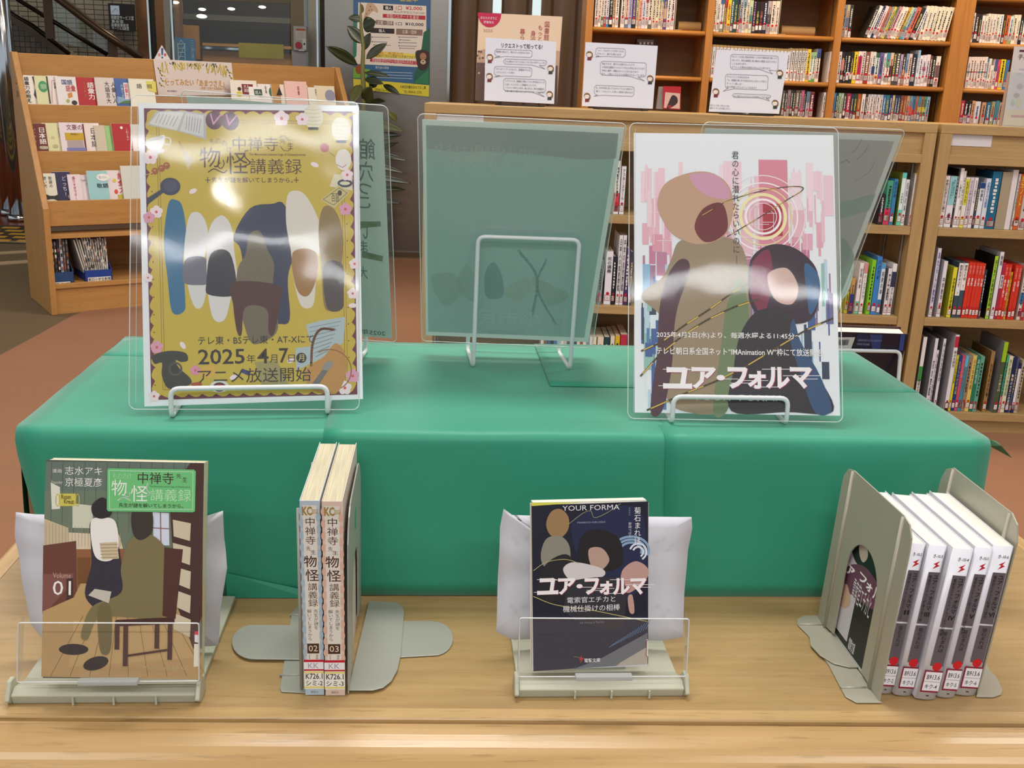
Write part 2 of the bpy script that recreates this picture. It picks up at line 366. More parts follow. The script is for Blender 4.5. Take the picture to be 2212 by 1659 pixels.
st = thing('staircase', 'tiled staircase flank climbing to the left behind the book rack', 'staircase', P(0, 130) * [1, 1, 0])
q = [P(0, 28), P(150, 130), P(150, 260), P(-80, 260), P(-80, -27)]
MB().prism(q, (0, .5, 0)).build('tiled_flank', tile2, st)
q = [P(-80, -45), P(0, 8), P(170, 130), P(146, 130), P(0, 28), P(-80, -27)]
MB().prism([p - Y * .03 for p in q], (0, .03, 0)).build('stringer', mat('stringer_stone', '5d5444', .6, noise_=.2, nscale=12), st)
rl = thing('stair_railing', 'steel stair railing with glass panels and a dark handrail beside tiled wall', 'railing', P(100, 130) * [1, 1, 0])
MB().tube([P(-60, -130, 9.9), P(130, 0, 9.9), P(215, 65, 9.9), P(305, 125, 9.9)], .035, col='5b4634').build('handrail', mat('rail_brown', '5a4838', .3, .6), rl, smooth=True)
MB().tube([P(-30, -60, 10.0), P(40, 0, 10.0), P(97, 35, 10.0), P(232, 118, 10.0)], .02).build('lower_rail', mat('rail_dark', '2b241c', .25, .8), rl, smooth=True)
MB().tube([P(0, 12, 10.0), P(70, 55, 10.0), P(150, 117, 10.0)], .02).build('bottom_rail', mat('rail_dark'), rl, smooth=True)
for (x0, y0, x1, y1) in ((90, -40, 97, 84), (232, 72, 236, 125)):
    a, c = P(x0, y0, 10.0), P(x1, y1, 10.0)
    MB().box((a[0], 9.98, c[2]), (.075, 0, 0), (0, .04, 0), (0, 0, a[2] - c[2])).build('post', mat('post_brown', '54402f', .4, .3), rl, bevel=.004)
clear = film_mat('clear_glass', haze=.03, tint=(.86, .93, .91), bstr=0, rough=.01)
MB().quad(P(99, -40, 10.0), P(228, 60, 10.0), P(232, 118, 10.0), P(99, 82, 10.0)).build('glass_panel', clear, rl, solid=.01)
sg = thing('wall_sign', 'black directory sign with white Japanese lettering on grey tiled wall', 'sign', hy(264, 65, 10.97))
a, c = hy(235, 7, 10.97), hy(294, 68, 10.97)
MB().box((a[0], 10.94, c[2]), (c[0] - a[0], 0, 0), (0, .03, 0), (0, 0, a[2] - c[2])).build('board', mat('sign_black', '0c0d12', .4), sg)
ar = Art((a[0], 10.94, c[2]), X, Z, lift=.002, step=.0005)
ar.rect(239, 12, 258, 32, 'a9bcd6'); ar.line([(243, 26), (250, 18), (255, 24)], 1, '5f7ba8')
ar.text('視聴覚サービス室', 240, 34, 289, 43, 'c9d3dc'); ar.text('集会室', 241, 43, 267, 50, 'c9d3dc'); ar.text('図書館事務室', 241, 51, 278, 58, 'c9d3dc'); ar.text('サークル活動室', 242, 58, 279, 65, 'c9d3dc')
ar.done(sg)

# ---- glazed doors to the lobby and things seen through them
yD = 9.6
def vbox(name, x0, x1, y0, y1, yy, d, m, parent=None, bevel=0, **k):
    a, c = hy(x0, y0, yy), hy(x1, y1, yy)
    return MB().box((a[0], yy, min(c[2], a[2])), (hy(x1, y0, yy)[0] - a[0], 0, 0), (0, d, 0), (0, 0, abs(a[2] - c[2]))).build(name, m, parent, bevel=bevel, **k)
steel = mat('brushed_steel', '8d8778', .32, .85, noise_=.08, nscale=8, stretch=(6, 6, .4))
dr = thing('glass_partition', 'glass lobby partition in slim steel frame behind the book rack', 'partition', hy(330, 500, yD) * [1, 1, 0])
vbox('mullion', 313, 317, -60, 560, yD, .04, mat('bright_steel', 'c9d2d2', .12, 1), dr)
vbox('mullion', 318, 327, -60, 560, yD + .05, .05, mat('dark_gap', '16120e', .5), dr)
vbox('mullion', 349, 364, -60, 560, yD, .12, steel, dr)
vbox('mullion', 364, 368, -60, 560, yD - .02, .05, mat('bright_steel'), dr)
vbox('mullion', 626, 660, -60, 560, yD, .12, mat('beige_steel', '8a7c64', .5, .2), dr)
vbox('head_rail', 370, 626, -14, 8, yD, .1, mat('beige_steel'), dr)
MB().quad(hy(368, -30, yD), hy(626, -30, yD), hy(626, 560, yD), hy(368, 560, yD)).build('glass_pane', clear, dr)
vbox('wood_panel', 322, 352, -40, 35, 11.5, .05, mat('lobby_wood', 'a9793f', .5, noise_=.1, nscale=3), dr)
wp = thing('wood_wall_panels', 'honey wood panelling seen through glass right of stair wall', 'panelling', hy(340, 300, 11.6) * [1, 1, 0])
for (x0, x1, y0, y1) in ((322, 352, 48, 78), (322, 352, 82, 128), (368, 392, 0, 28), (374, 398, 52, 84), (398, 428, 54, 128)):
    vbox('panel', x0, x1, y0, y1, 11.6, .05, mat('lobby_wood'), wp)
co = thing('service_counter', 'long wooden service counter with dark opening behind lobby glass', 'counter', hy(530, 300, 11.8) * [1, 1, 0])
vbox('opening', 434, 640, 58, 96, 11.9, .05, mat('opening_black', '14120c', .6), co)
for (y0, y1) in ((92, 107), (109, 160)): vbox('front_panel', 437, 640, y0, y1, 11.7, .1, mat('lobby_wood'), co)
vbox('sill', 434, 640, 105, 109, 11.65, .1, mat('bright_steel'), co)
vbox('fascia', 375, 640, 28, 52, 11.9, .1, mat('fascia_grey', '5e5e52', .5), co)
tag(vbox('yellow_banner', 515, 612, 92, 128, 11.2, .02, mat('banner_yellow', '9a8b12', .6)), 'hazy yellow banner hanging before the lobby counter', 'banner')
dl = [(378, 5), (436, 20), (499, 19), (566, 15), (435, 35)]  # reflections of ceiling lights in the glass, put in as glowing discs
for i, (x, y) in enumerate(dl):
    p = hy(x, y, 11.0); t = thing('reflection_disc', ['small round lit downlight leftmost in the lobby ceiling', 'lit lobby downlight above the blue poster', 'lit lobby downlight in middle of the row', 'lit lobby downlight furthest right in the row', 'larger slanted lit lamp under the downlight row'][i], 'downlight', p, 'lobby downlights')
    r = .035 if i < 4 else .05
    MB().prism([p + A3(r * math.cos(k * .5236), 0, r * .38 * math.sin(k * .5236)) for k in range(12)], (0, .03, 0)).build('lit_disc', mat('reflection_glow', 'fff6e0', emis=('fff0d0', 3)), t)
bp = thing('blue_poster', 'blue poster with white tower drawing behind the lobby glass', 'poster', hy(400, 128, 10.8))
ar = Art(hy(400, 128, 10.8), X, Z, lift=.001, step=.0005)
pts = [(376, 80), (421, 84), (424, 150), (378, 150)]
MB().prism([hy(*p, 10.8) for p in pts], (0, .004, 0)).build('sheet', mat('poster_blue', '3c7fae', .5), bp)
for k in range(4): ar.line([(384 + k, 95 + k * 9), (400 - k, 95 + k * 9)], 1.3, 'cfe0ea')
ar.line([(384, 93), (386, 132)], 1.5, 'cfe0ea'); ar.line([(399, 94), (400, 132)], 1.5, 'cfe0ea'); ar.line([(385, 132), (399, 96)], .8, 'cfe0ea'); ar.line([(388, 92), (391, 86), (396, 93)], 1, 'cfe0ea')
ar.text('三池港', 411, 86, 420, 130, 'a9cbe0', vert=True); ar.done(bp)
# door post with the call box
dp = thing('door_post', 'polished steel door post with narrow glass between rack and pillar', 'post', hy(680, 500, 8.6) * [1, 1, 0])
vbox('post_face', 664, 690, -60, 470, 8.6, .1, steel, dp)
vbox('glass_slit', 655, 663, -60, 470, 8.7, .05, mat('slit_light', 'a9b8bc', .3), dp)
vbox('bright_edge', 682, 686, -60, 470, 8.58, .02, mat('bright_steel'), dp)
vbox('dark_joint', 693, 698, -60, 470, 8.62, .05, mat('dark_gap'), dp)
bx = thing('call_box', 'small steel wall box with red button and printed notices', 'box', hy(650, 112, 8.3))
a, c = hy(635, 56, 8.3), hy(665, 111, 8.3)
MB().box((a[0], 8.25, c[2]), (c[0] - a[0], 0, 0), (0, .08, 0), (0, 0, a[2] - c[2])).build('housing', mat('box_steel', '9c9a94', .35, .5), bx, bevel=.004)
ar = Art((a[0], 8.25, c[2]), X, Z, lift=.001, step=.0005)
ar.rect(639, 62, 660, 66, 'e0633a'); ar.rect(639, 67, 660, 86, 'd9cfc4'); ar.text('お知らせ', 641, 62, 658, 66, '40201a')
for k in range(5): ar.line([(641, 70 + 3 * k), (657, 70 + 3 * k)], .7, '8b7f78')
ar.rect(654, 84, 661, 106, 'e8e2dc'); ar.ell(657.5, 95, 2, 2.5, '303030'); ar.rect(645, 107, 658, 110, 'e8e2dc'); ar.done(bx)
b = hy(647, 98.5, 8.3); MB().prism([A3(b[0] + .025 * math.cos(k * .4), 8.25, b[2] + .025 * math.sin(k * .4)) for k in range(16)], (0, -.012, 0)).build('red_button', mat('button_red', 'b0202c', .4), bx)
MB().prism([hy(*p, 8.28) for p in ((630, 110), (662, 111), (660, 165), (632, 162))], (0, .003, 0)).build('leaflet_sleeve', mat('leaflet_film', 'a49fa0', .3), bx)

# ---- steel clad pillar, ribbed brown wall
yP = 7.35
pil = struct(vbox('wall_pillar', 700, 975, -80, 566, yP, .5, mat('pillar_steel', '8e8b86', .30, .9, noise_=.05, nscale=6, stretch=(.5, .5, 14), bump=.08, bscale=4)))
vbox('trim_5', 971, 977, -80, 566, yP - .02, .03, mat('bright_steel'))['kind'] = 'structure'
vbox('baseboard_pillar', 700, 985, 540, 562, yP - .03, .05, mat('pillar_foot', '6d5a45', .4, .4))['kind'] = 'structure'
a, c = hy(978, 0, yP + .1), hy(1300, 0, yP + .1)
n = 96; m = MB(); wd = c[0] - a[0]
def rib(u, v): x = a[0] + wd * u; return (x, yP + .1 - .035 * (abs(math.sin(u * math.pi * 6)) ** .6), 3.4 * v)
m.grid(rib, n, 1); m.build('wall_ribbed', mat('ribbed_brown', '5f4733', .35, spec=.5), smooth=False)['kind'] = 'structure'
for i, (x0, x1, yb) in enumerate(((1069, 1088, 29), (1156, 1175, 34))):
    w_ = vbox('window_%d' % (i + 1), x0, x1, -120, yb, yP + .04, .02, mat('slit_window', 'b8cdd2', .2, emis=('cfe4ea', .7))); w_['kind'] = 'structure'
# round steel columns at the far left
for i, (x, w, lab) in enumerate(((25, 13, 'bright polished steel tube column beside the left rack end'), (8, 12, 'darker polished steel column at the left picture edge'))):
    p = hz(x + 18, 478 - 12 * i, 0); t = thing('steel_column', lab, 'column', (p[0], p[1], 0), 'steel columns by the entrance')
    MB().tube([(p[0], p[1], .02), (p[0], p[1], 1.2), (p[0], p[1], 3.3)], .07, 20).build('shaft', mat('chrome', 'b9bdc0', .12, 1), t, smooth=True)
    MB().tube([(p[0], p[1], 0), (p[0], p[1], .06)], .09, 20).build('base_ring', mat('chrome'), t, smooth=True)
struct(MB().box((-6.5, 9.2, 0), (2.2, 0, 0), (0, .1, 0), (0, 0, 1.35)).build('wall_entrance_panel', mat('entrance_wood', '5a2c17', .4)))

# ---- poster on the pillar
pp = thing('zoo_supporter_poster', 'large blue and cream poster with prices on the steel pillar', 'poster', hy(845, 209, yP - .01))
y0_ = yP - .012
MB().prism([hy(*p, y0_) for p in ((763, -30), (931, -30), (927, 209), (764, 192))], (0, .004, 0)).build('sheet', mat('poster_sheet', '2f5f8f', .4), pp)
ar = Art(hy(845, 100, y0_), X, Z, lift=.001, step=.0004)
ar.poly([(774, 5), (921, 13), (921, 70), (915, 95), (908, 110), (905, 145), (766, 138), (766, 60), (774, 40)], 'e6dcd2')
ar.poly([(763, 170), (927, 184), (926.5, 209), (764, 192)], 'd8cc3a'); ar.poly([(764, 145), (800, 150), (790, 170), (763, 168)], '6fae3c')
ar.poly([(763, 30), (772, 40), (770, 120), (763, 130)], '2f7f6a'); ar.poly([(915, 70), (929, 60), (928, 182), (893, 180), (895, 160), (905, 140), (910, 110)], '1f5f4a')
ar.text('募集中', 864, -6, 902, 4, 'e0d040'); ar.text('個人', 829, 13, 849, 22, 'ffffff')
ar.rect(828, 12, 849, 22, '22181a'); ar.text('個人', 832, 13.5, 846, 20.5, 'ffffff', .02); ar.text('1口', 855, 13, 868, 22, 'c0394a', .02); ar.text('¥2,000', 876, 14, 912, 23, 'c0394a', .02)
ar.text('法人(中学生以下)¥1,000', 850, 24.5, 917, 30, '6a5a5a'); ar.poly([(827, 30), (919, 34), (919, 43), (827, 38)], 'b8283c'); ar.text('年間パスポートを進呈', 835, 32, 905, 40, 'f0d8da')
ar.poly([(812, 43), (850, 46), (850, 55), (812, 53)], '8a6f66'); ar.text('企業・団体', 815, 45, 848, 53, 'f0e6e0'); ar.text('1口', 855, 48, 868, 55, '25305a', .02); ar.text('¥10,000', 875, 49, 915, 57, '25305a', .02)
ar.rect(800, 61, 852, 72, '2a2424'); ar.text('個人', 818, 63, 832, 70, 'ffffff'); ar.rect(856, 63, 913, 76, '8a6f66'); ar.text('企業・団体', 869, 65, 900, 73, 'f0e6e0')
for (x, y, w) in ((806, 80, 36), (806, 90, 30), (810, 97, 34), (864, 80, 38), (866, 86, 20), (864, 92, 36), (864, 99, 36), (866, 104, 30)): ar.line([(x, y), (x + w, y + 1)], 1.4, '8f8a98'); ar.rect(x - 3, y - 1.2, x - 1, y + 1.2, '25305a')
ar.poly([(808, 110), (905, 117), (902, 127), (804, 124)], 'e8d860'); ar.text('特典ご希望の方', 812, 112, 872, 119, 'd0602c')
ar.text('期間内であれば何度でも利用できます', 812, 119, 898, 125, '6a5a3a'); ar.poly([(800, 126), (904, 132), (902, 140), (799, 133)], 'b8283c'); ar.text('登録期間:受付日から1年間(翌年の月末まで)', 804, 127.5, 900, 138, 'f4dcdc')
ar.text('寄付金の用途', 811, 143, 840, 149, 'd8e2ee')
for k in range(3): ar.line([(812 + k, 155 + 6 * k), (890, 158 + 6 * k)], 1.6, '9ab4d0')
ar.text('大牟田市観光おもてなし課', 864, 185, 920, 192, '2c2810', .02); ar.text('TEL 0944-41-2750', 872, 196, 911, 202, '3c3818'); ar.text('0944-56-4526', 810, 191, 845, 198, '3c3818')
ar.blob([(793, 8), (806, 8), (816, 20), (815, 28), (806, 24), (792, 38), (785, 42), (788, 28)], 'c9a98c')
for (x, y) in ((800, 14), (797, 22), (792, 30), (803, 21), (790, 36)): ar.ell(x, y, 1.4, 1.6, '7a5138', 8)
ar.blob([(898, 112), (912, 108), (925, 112), (928, 130), (920, 150), (906, 150), (900, 134)], '3a2a24'); ar.ell(914, 122, 7, 8, 'a87858'); ar.ell(914, 134, 6, 5, 'c8b09a'); ar.ell(914, 133, 2, 1.2, '2a1c18')
ar.ell(775, 150, 7, 10, '9c4a26'); ar.poly([(905, 168), (926, 150), (926, 182), (893, 180)], '2c7a54'); ar.done(pp)

# ---- rubber plant between rack and pillar
pb = hz(805, 600, 0); yL = 6.85; ptr = A3(hy(785, 100, yL)[0], yL, 0)
pl = thing('rubber_plant', 'tall potted rubber plant with dark glossy leaves beside the steel pillar', 'plant', tuple(ptr))
MB().tube([ptr, ptr + Z * .02, ptr + Z * .3, ptr + Z * .32], [.13, .14, .18, .18], 20).build('pot', mat('pot_brown', '4a3426', .5), pl, smooth=True)
tk = [ptr + Z * .3] + [hy(x, y, yL) for (x, y) in ((783, 330), (786, 200), (783, 150), (785, 100), (780, 60), (779, 30), (778, 5))]
MB().tube(tk, [.02, .018, .016, .014, .012, .010, .008, .003], 8).build('stem', mat('stem_green', '7c7a44', .5), pl, smooth=True)
lg = mat('leaf_dark', '28300f', .30, noise_=.3, nscale=14, spec=.6)
lg2 = mat('leaf_olive', '565a30', .40, noise_=.2, nscale=14)
def leaf(b, t, w, dy=0, m=lg, curl=.25):
    B_, T_ = hy(*b, yL), hy(*t, yL - dy); d = T_ - B_; L_ = np.linalg.norm(d); d /= L_; side = nrm(np.cross(d, FW)); up = np.cross(side, d); w = w * yL / FPX / 2 * 1.03
    def fn(u, v):
        k = math.sin(math.pi * min(1, v ** .85)) ** .75 if v < 1 else 0; s_ = (u * 2 - 1)
        return B_ + d * L_ * v + side * s_ * w * k - up * (abs(s_) * w * k * curl) + Z * (-.10 * L_ * (v - .5) ** 2)
    o = MB().grid(fn, 4, 10).build('leaf', m, pl, smooth=True, solid=.0015)
    MB().tube([B_ + up * .001, B_ + d * L_ * .5 + Z * -.0 + up * .002, T_], [.0025, .002, .0008], 5).build('leaf_vein', lg2, o, smooth=True)
for a in (((783, 42), (752, 38), 15), ((785, 60), (812, 46), 30, .05), ((784, 92), (750, 55), 24), ((784, 108), (800, 70), 18), ((772, 138), (703, 98), 22, .1), ((791, 126), (836, 92), 18),
          ((788, 156), (842, 164), 12, .1), ((789, 170), (828, 180), 16, .1), ((812, 188), (800, 172), 20), ((828, 182), (864, 204), 13, .1), ((776, 190), (752, 205), 16, 0, lg2), ((778, 182), (760, 222), 22, .1, lg2), ((790, 222), (803, 186), 30, .12, lg2), ((800, 218), (833, 218), 11, .1),
          ((790, 262), (872, 282), 18, .05, lg2), ((790, 300), (868, 290), 18), ((795, 330), (862, 305), 14, .1), ((800, 330), (880, 345), 14), ((790, 352), (875, 372), 12), ((795, 380), (888, 394), 13), ((795, 405), (877, 408), 14, .1), ((795, 430), (868, 438), 13), ((782, 28), (781, 8), 9, 0, lg2), ((840, 240), (858, 262), 14, 0, mat('leaf_young', '5e6222', .4))):
    leaf(*a)

# ================================================================== FACE-OUT BOOK RACK (turned 31 degrees)
kA = RAD(31); KU = A3(math.cos(kA), math.sin(kA), 0); KN = A3(-math.sin(kA), math.cos(kA), 0)
KB = hz(112, 682, 0); KB[2] = 0; KWD = 1.80; KD = .42; KZ = 1.262; KZ0 = .53
rackw = wood('rack_beech', 'b88548', 'c49254', 0, .42, 1, kA, .22)
rackv = wood('rack_beech_upright', 'b88548', 'c49254', 2, .42, 1, kA, .22)
rk = thing('book_display_rack', 'wide beech display rack with stepped ledges of face-out books', 'rack', tuple(KB))
def KP(s, d, z): return KB + KU * s + KN * d + Z * z
def kd(z): return max(0.0, (z - KZ0) / (KZ - KZ0) * KD)
for s in (0, KWD - .03):
    pr = [KP(s, 0, 0), KP(s, 0, KZ0), KP(s, KD, KZ), KP(s, KD + .06, KZ), KP(s, .5, .5), KP(s, .5, 0)]
    MB().prism(pr, KU * .03).build('side_panel', rackv, rk, bevel=.004)
# board tops, found where the photograph's ledge lines meet the sloping front
SN = nrm(np.cross(KU, KN * KD + Z * (KZ - KZ0)))
def kz(x, y): return hp(x, y, KP(0, 0, KZ0), SN)[2]
tops = [kz(150, 119), kz(150, 227), kz(150, 327), kz(150, 434)]
tops[3] = max(tops[3], KZ0 - .01); nxt = tops[1:] + [KZ0 - .09]
BOARD = []
for i, (zt, zb) in enumerate(zip(tops, nxt)):
    d = kd(zt) + .012; zb2 = zb - (.10 if i < 3 else 0)
    MB().box(KP(.03, d, zb2), KU * (KWD - .06), KN * .014, Z * (zt - zb2)).build('ledge_board', rackw, rk, bevel=.002)
    MB().box(KP(.03, d + .014, zb2), KU * (KWD - .06), KN * .07, Z * .01).build('ledge_floor', rackw, rk)
    BOARD.append((d, zt, zb2))
MB().box(KP(.03, .012, KZ0 - .15), KU * (KWD - .06), KN * .4, Z * .022).build('shelf', rackw, rk, bevel=.002)
MB().box(KP(.03, .012, .13), KU * (KWD - .06), KN * .46, Z * .025).build('shelf', rackw, rk, bevel=.002)
MB().box(KP(.03, .025, .0), KU * (KWD - .06), KN * .015, Z * .13).build('plinth', rackw, rk)
MB().box(KP(.03, .47, .0), KU * (KWD - .06), KN * .012, Z * .5).build('back_panel', rackw, rk)
MB().box(KP(.62, .02, .155), KU * .02, KN * .44, Z * .23).build('divider', rackv, rk)

ORD = ['first', 'second', 'third', 'fourth', 'fifth', 'sixth', 'seventh', 'eighth', 'ninth', 'tenth', 'eleventh', 'twelfth', 'thirteenth', 'fourteenth', 'fifteenth', 'sixteenth', 'seventeenth', 'eighteenth', 'nineteenth', 'twentieth']
ORD += ['twenty-' + o for o in ORD[:9]] + ['thirtieth'] + ['thirty-' + o for o in ORD[:9]] + ['fortieth']
NAMED = [('white', 'f6f4f2'), ('cream', 'efe2c8'), ('black', '1c1a1c'), ('grey', '8c8c90'), ('pale grey', 'cfccd2'), ('red', 'd8382c'), ('dark red', '7c2030'), ('pink', 'e0a0b0'), ('orange', 'd07838'), ('yellow', 'ecd040'), ('lime', 'a8d040'),
         ('green', '3c8a58'), ('dark green', '24483c'), ('pale green', 'b8dcc0'), ('teal', '3a8088'), ('pale blue', 'a8cce0'), ('blue', '3a70b8'), ('navy', '222c5c'), ('purple', '5c4888'), ('lavender', 'b8b0d8'), ('brown', '7c5438'), ('tan', 'c8a878'), ('slate', '48586a'), ('peach', 'f0c8a8')]
def cname(h):
    c = np.array([int(h[i:i + 2], 16) for i in (0, 2, 4)], float)
    return min(NAMED, key=lambda n: np.sum((np.array([int(n[1][i:i + 2], 16) for i in (0, 2, 4)]) - c) ** 2))[0]
ink = print_mat(); gloss = print_mat('print_gloss', .22, .5)

# face-out books: (x0, x1 at the ledge, top pixel, cover colour, extra art)
def rack_book(tier, x0, x1, yt, yb, col, lab, art=None, slot=0):
    d0, zt, _ = BOARD[tier]; d = kd(tops[tier]) + .03 + .022 + slot
    dn = kd(tops[tier]) + .012 + .014 + .004 + slot; pl0 = KP(0, dn, zt)
    a = hp(x0, yb, pl0, KN); c = hp(x1, yb, pl0, KN); top = hp((x0 + x1) / 2, yt, pl0, KN)[2]
    s0 = max((a - KB) @ KU, .034); s1 = min((c - KB) @ KU, KWD - .034); z0 = zt - .055
    m = MB(); lean = .05; th = .012
    m.box(KP(s0, dn, z0), KU * (s1 - s0), KN * lean + Z * (top - z0), KN * th, cols=['e8e0d0', 'e8e0d0', 'e8e0d0', 'e8e0d0', col, col])
    o = m.build('book', ink, org=KP(s0, dn, z0)); tag(o, lab, 'book', 'face-out books on the display rack')
    a_ = Art(KP(s0, dn, z0), KU, KN * lean + Z * (top - z0), lift=.0012, step=.0004)
    if art: art(a_); a_.done(o)
    return o
BK = 'blk'; K = '2a2626'; Wt = 'f4f0ea'
T = lambda *a, **k: (lambda A: A.text(*a, **k))
def seq(*fs): return lambda A: [f(A) for f in fs]
R_ = lambda *a: (lambda A: A.rect(*a)); E_ = lambda *a, **k: (lambda A: A.ell(*a, **k)); Pp = lambda *a: (lambda A: A.poly(*a)); Ln = lambda *a: (lambda A: A.line(*a))
tier1 = [
 (29, 52, 166, 'e2ddd6', 'pale grey face-out book with one large character, top ledge left end', seq(T('一つ', 33, 176, 44, 188, K), T('語', 35, 196, 51, 210, K))),
 (52, 86, 163, 'eeeae0', 'white face-out book with bold black vertical title and dark spine', seq(T('語彙力の鍛え', 54, 166, 65, 222, K, .03, True), Pp([(69, 166), (77, 165), (84, 222), (73, 205), (76, 190)], '3c463c'))),
 (83, 110, 164, 'dfe0b0', 'pale yellow face-out book with a round green badge', seq(E_(93, 187, 10, 12, '3c9a60'), T('対義語辞典', 87, 181, 100, 193, 'd8ecd0'), R_(103, 165, 106, 224, '2c3c34'))),
 (110, 134, 164, 'eee2dc', 'cream face-out book with thin rounded frame line on cover', seq(Ln([(113, 222), (112, 174), (131, 174)], .8, '8f8a86'), T('語彙', 116, 178, 121, 192, K, 0, True))),
 (128, 172, 166, 'e9e6e4', 'white face-out book with blue title and small coloured shapes', seq(T('国語', 133, 172, 156, 183, '3a4a90', .02), T('語彙', 142, 184, 163, 198, 'c24040', .02), Pp([(146, 202), (155, 199), (157, 209), (148, 212)], 'd08a40'), E_(147, 218, 4, 4, 'a8b070'), E_(161, 222, 6, 5, '2c2420'))),
 (165, 217, 168, 'b41426', 'red face-out book with white title and gold numerals', seq(T('語彙力', 189, 178, 204, 216, Wt, .02, True), T('教養の', 203, 178, 210, 198, 'e8c0b8', 0, True), T('3240', 179, 175, 187, 211, 'a07c20', .01, True))),
 (213, 254, 168, 'd9cfca', 'greyish pink face-out book with black lettering in two columns', seq(T('大語言大', 227, 176, 238, 224, K, 0, True), T('人彙い人', 241, 177, 252, 224, K, 0, True))),
 (249, 285, 170, '3c62a6', 'blue sky face-out book with red framed vertical title', seq(Pp([(253, 224), (253, 208), (270, 212), (284, 205), (284, 224)], '86a8c8'), R_(268, 179, 278, 214, 'e8e0e4'), T('語彙力', 269, 181, 277, 212, 'c03038', .02, True), T('の育て方', 261, 182, 267, 212, 'd0dcec', 0, True), Pp([(256, 224), (268, 218), (284, 217), (284, 224)], '4c7440'))),
 (286, 340, 171, 'e6e4d2', 'cream and yellow face-out book with two large characters', seq(Pp([(315, 175), (336, 176), (338, 200), (320, 196)], 'd8d060'), T('語', 295, 181, 306, 191, K), T('親', 317, 182, 328, 192, K))),
 (505, 562, 174, 'efe6da', 'white face-out book with maroon title block and small figure', seq(R_(523, 182, 547, 206, '7c1830'), T('大人', 526, 183, 538, 191, Wt), T('語彙', 527, 192, 539, 199, Wt), E_(517, 192, 4, 4, '2c2420'), E_(517, 203, 6, 6, 'd8c840'))),
 (545, 566, 188, 'f0ece8', 'small white face-out book with dark green box on cover', seq(R_(549, 193, 566, 206, '2c4a3c'), T('語人', 551, 196, 564, 204, 'e0e4dc'))),
 (564, 594, 182, 'efe9e6', 'white face-out book with green oval at its right edge', seq(E_(586, 199, 5, 10, '2f6a50'), T('語彙', 572, 186, 576, 202, K, 0, True))),
 (594, 612, 182, 'b98648', 'tan face-out book with dark bird shape', seq(Pp([(597, 206), (603, 188), (610, 206)], '1c1c1c'))),
 (606, 628, 183, 'f2e0d8', 'pale pink narrow face-out book on the top ledge', seq(E_(620, 205, 4, 4, '70b0b0'))),
 (623, 670, 176, 'f2c8c0', 'wide pink face-out book standing tallest at right', seq(T('語彙', 642, 186, 647, 206, 'a03040', 0, True))),
 (645, 672, 184, 'efe4d4', 'cream face-out book with small flower pattern', seq(*[E_(650 + 5 * (k % 4), 190 + 4 * k, 1.5, 1.5, ['d08080', '806060', 'c0a070', '404040'][k % 4]) for k in range(5)])),
 (672, 690, 189, 'f0ebdc', 'narrow cream face-out book with small vertical lettering', seq(T('語彙力', 680, 192, 684, 208, '706860', 0, True))),
 (687, 730, 186, 'eee2c4', 'cream face-out book with a lilac round shape at right end', seq(E_(713, 207, 11, 13, '9c9cb4'))),
]
for i, (x0, x1, yt, c, l, a) in enumerate(tier1):
    yb = 224 + (x0 - 100) * .01; rack_book(1, x0, x1, yt, yb, c, l, a, slot=.014 * (i % 2) - .0)
tier2 = [
 (56, 107, 268, '6c2020', 'dark red face-out book with white title and 500 badge', seq(T('日本語', 83, 275, 99, 312, Wt, .02, True), T('どっち?', 68, 278, 79, 320, 'd8c8c0', 0, True), E_(95, 319, 11, 4, '9a8a70'), T('500', 87, 316, 103, 322, 'e8e0c8'))),
 (99, 138, 267, 'dfdcae', 'pale yellow face-out book with small grey drawing', seq(T('ほんやら', 125, 276, 129, 296, '3a4858', 0, True), E_(120, 316, 6, 4, 'b8b48a'), E_(114, 297, 4, 3, 'c8c49a'))),
 (136, 186, 266, 'e8dde4', 'white face-out book with purple title and gold band', seq(T('文豪の', 143, 269, 177, 281, '7c2050'), R_(141, 287, 181, 303, 'c8a41c'), T('物語の', 152, 288, 170, 292, '403010'), R_(146, 304, 181, 318, 'b0a0a0'), R_(145, 319, 186, 326, '7c7cb8'))),
 (178, 222, 267, 'ebe0da', 'cream face-out book with maroon edge and tall black title', seq(R_(180, 268, 184, 326, '6a2030'), T('日本語', 195, 276, 211, 318, K, 0, True), T('大人', 209, 276, 215, 290, '2c3c70', 0, True))),
 (212, 234, 272, 'cfc4ae', 'tan face-out book partly behind the green one', None),
 (228, 256, 273, '9cc884', 'light green face-out book with little red and green marks', seq(T('日二成', 240, 282, 245, 310, 'c05040', 0, True))),
 (249, 290, 268, 'b01c24', 'red face-out book with small white vertical title', seq(T('こわくない', 272, 278, 278, 304, Wt, 0, True), E_(262, 276, 3, 3, Wt))),
 (288, 340, 270, 'd8d4d0', 'pale face-out book mostly hidden behind laminated poster', None)]
for i, (x0, x1, yt, c, l, a) in enumerate(tier2): rack_book(2, x0, x1, yt, 325, c, l, a, slot=.014 * (i % 2))
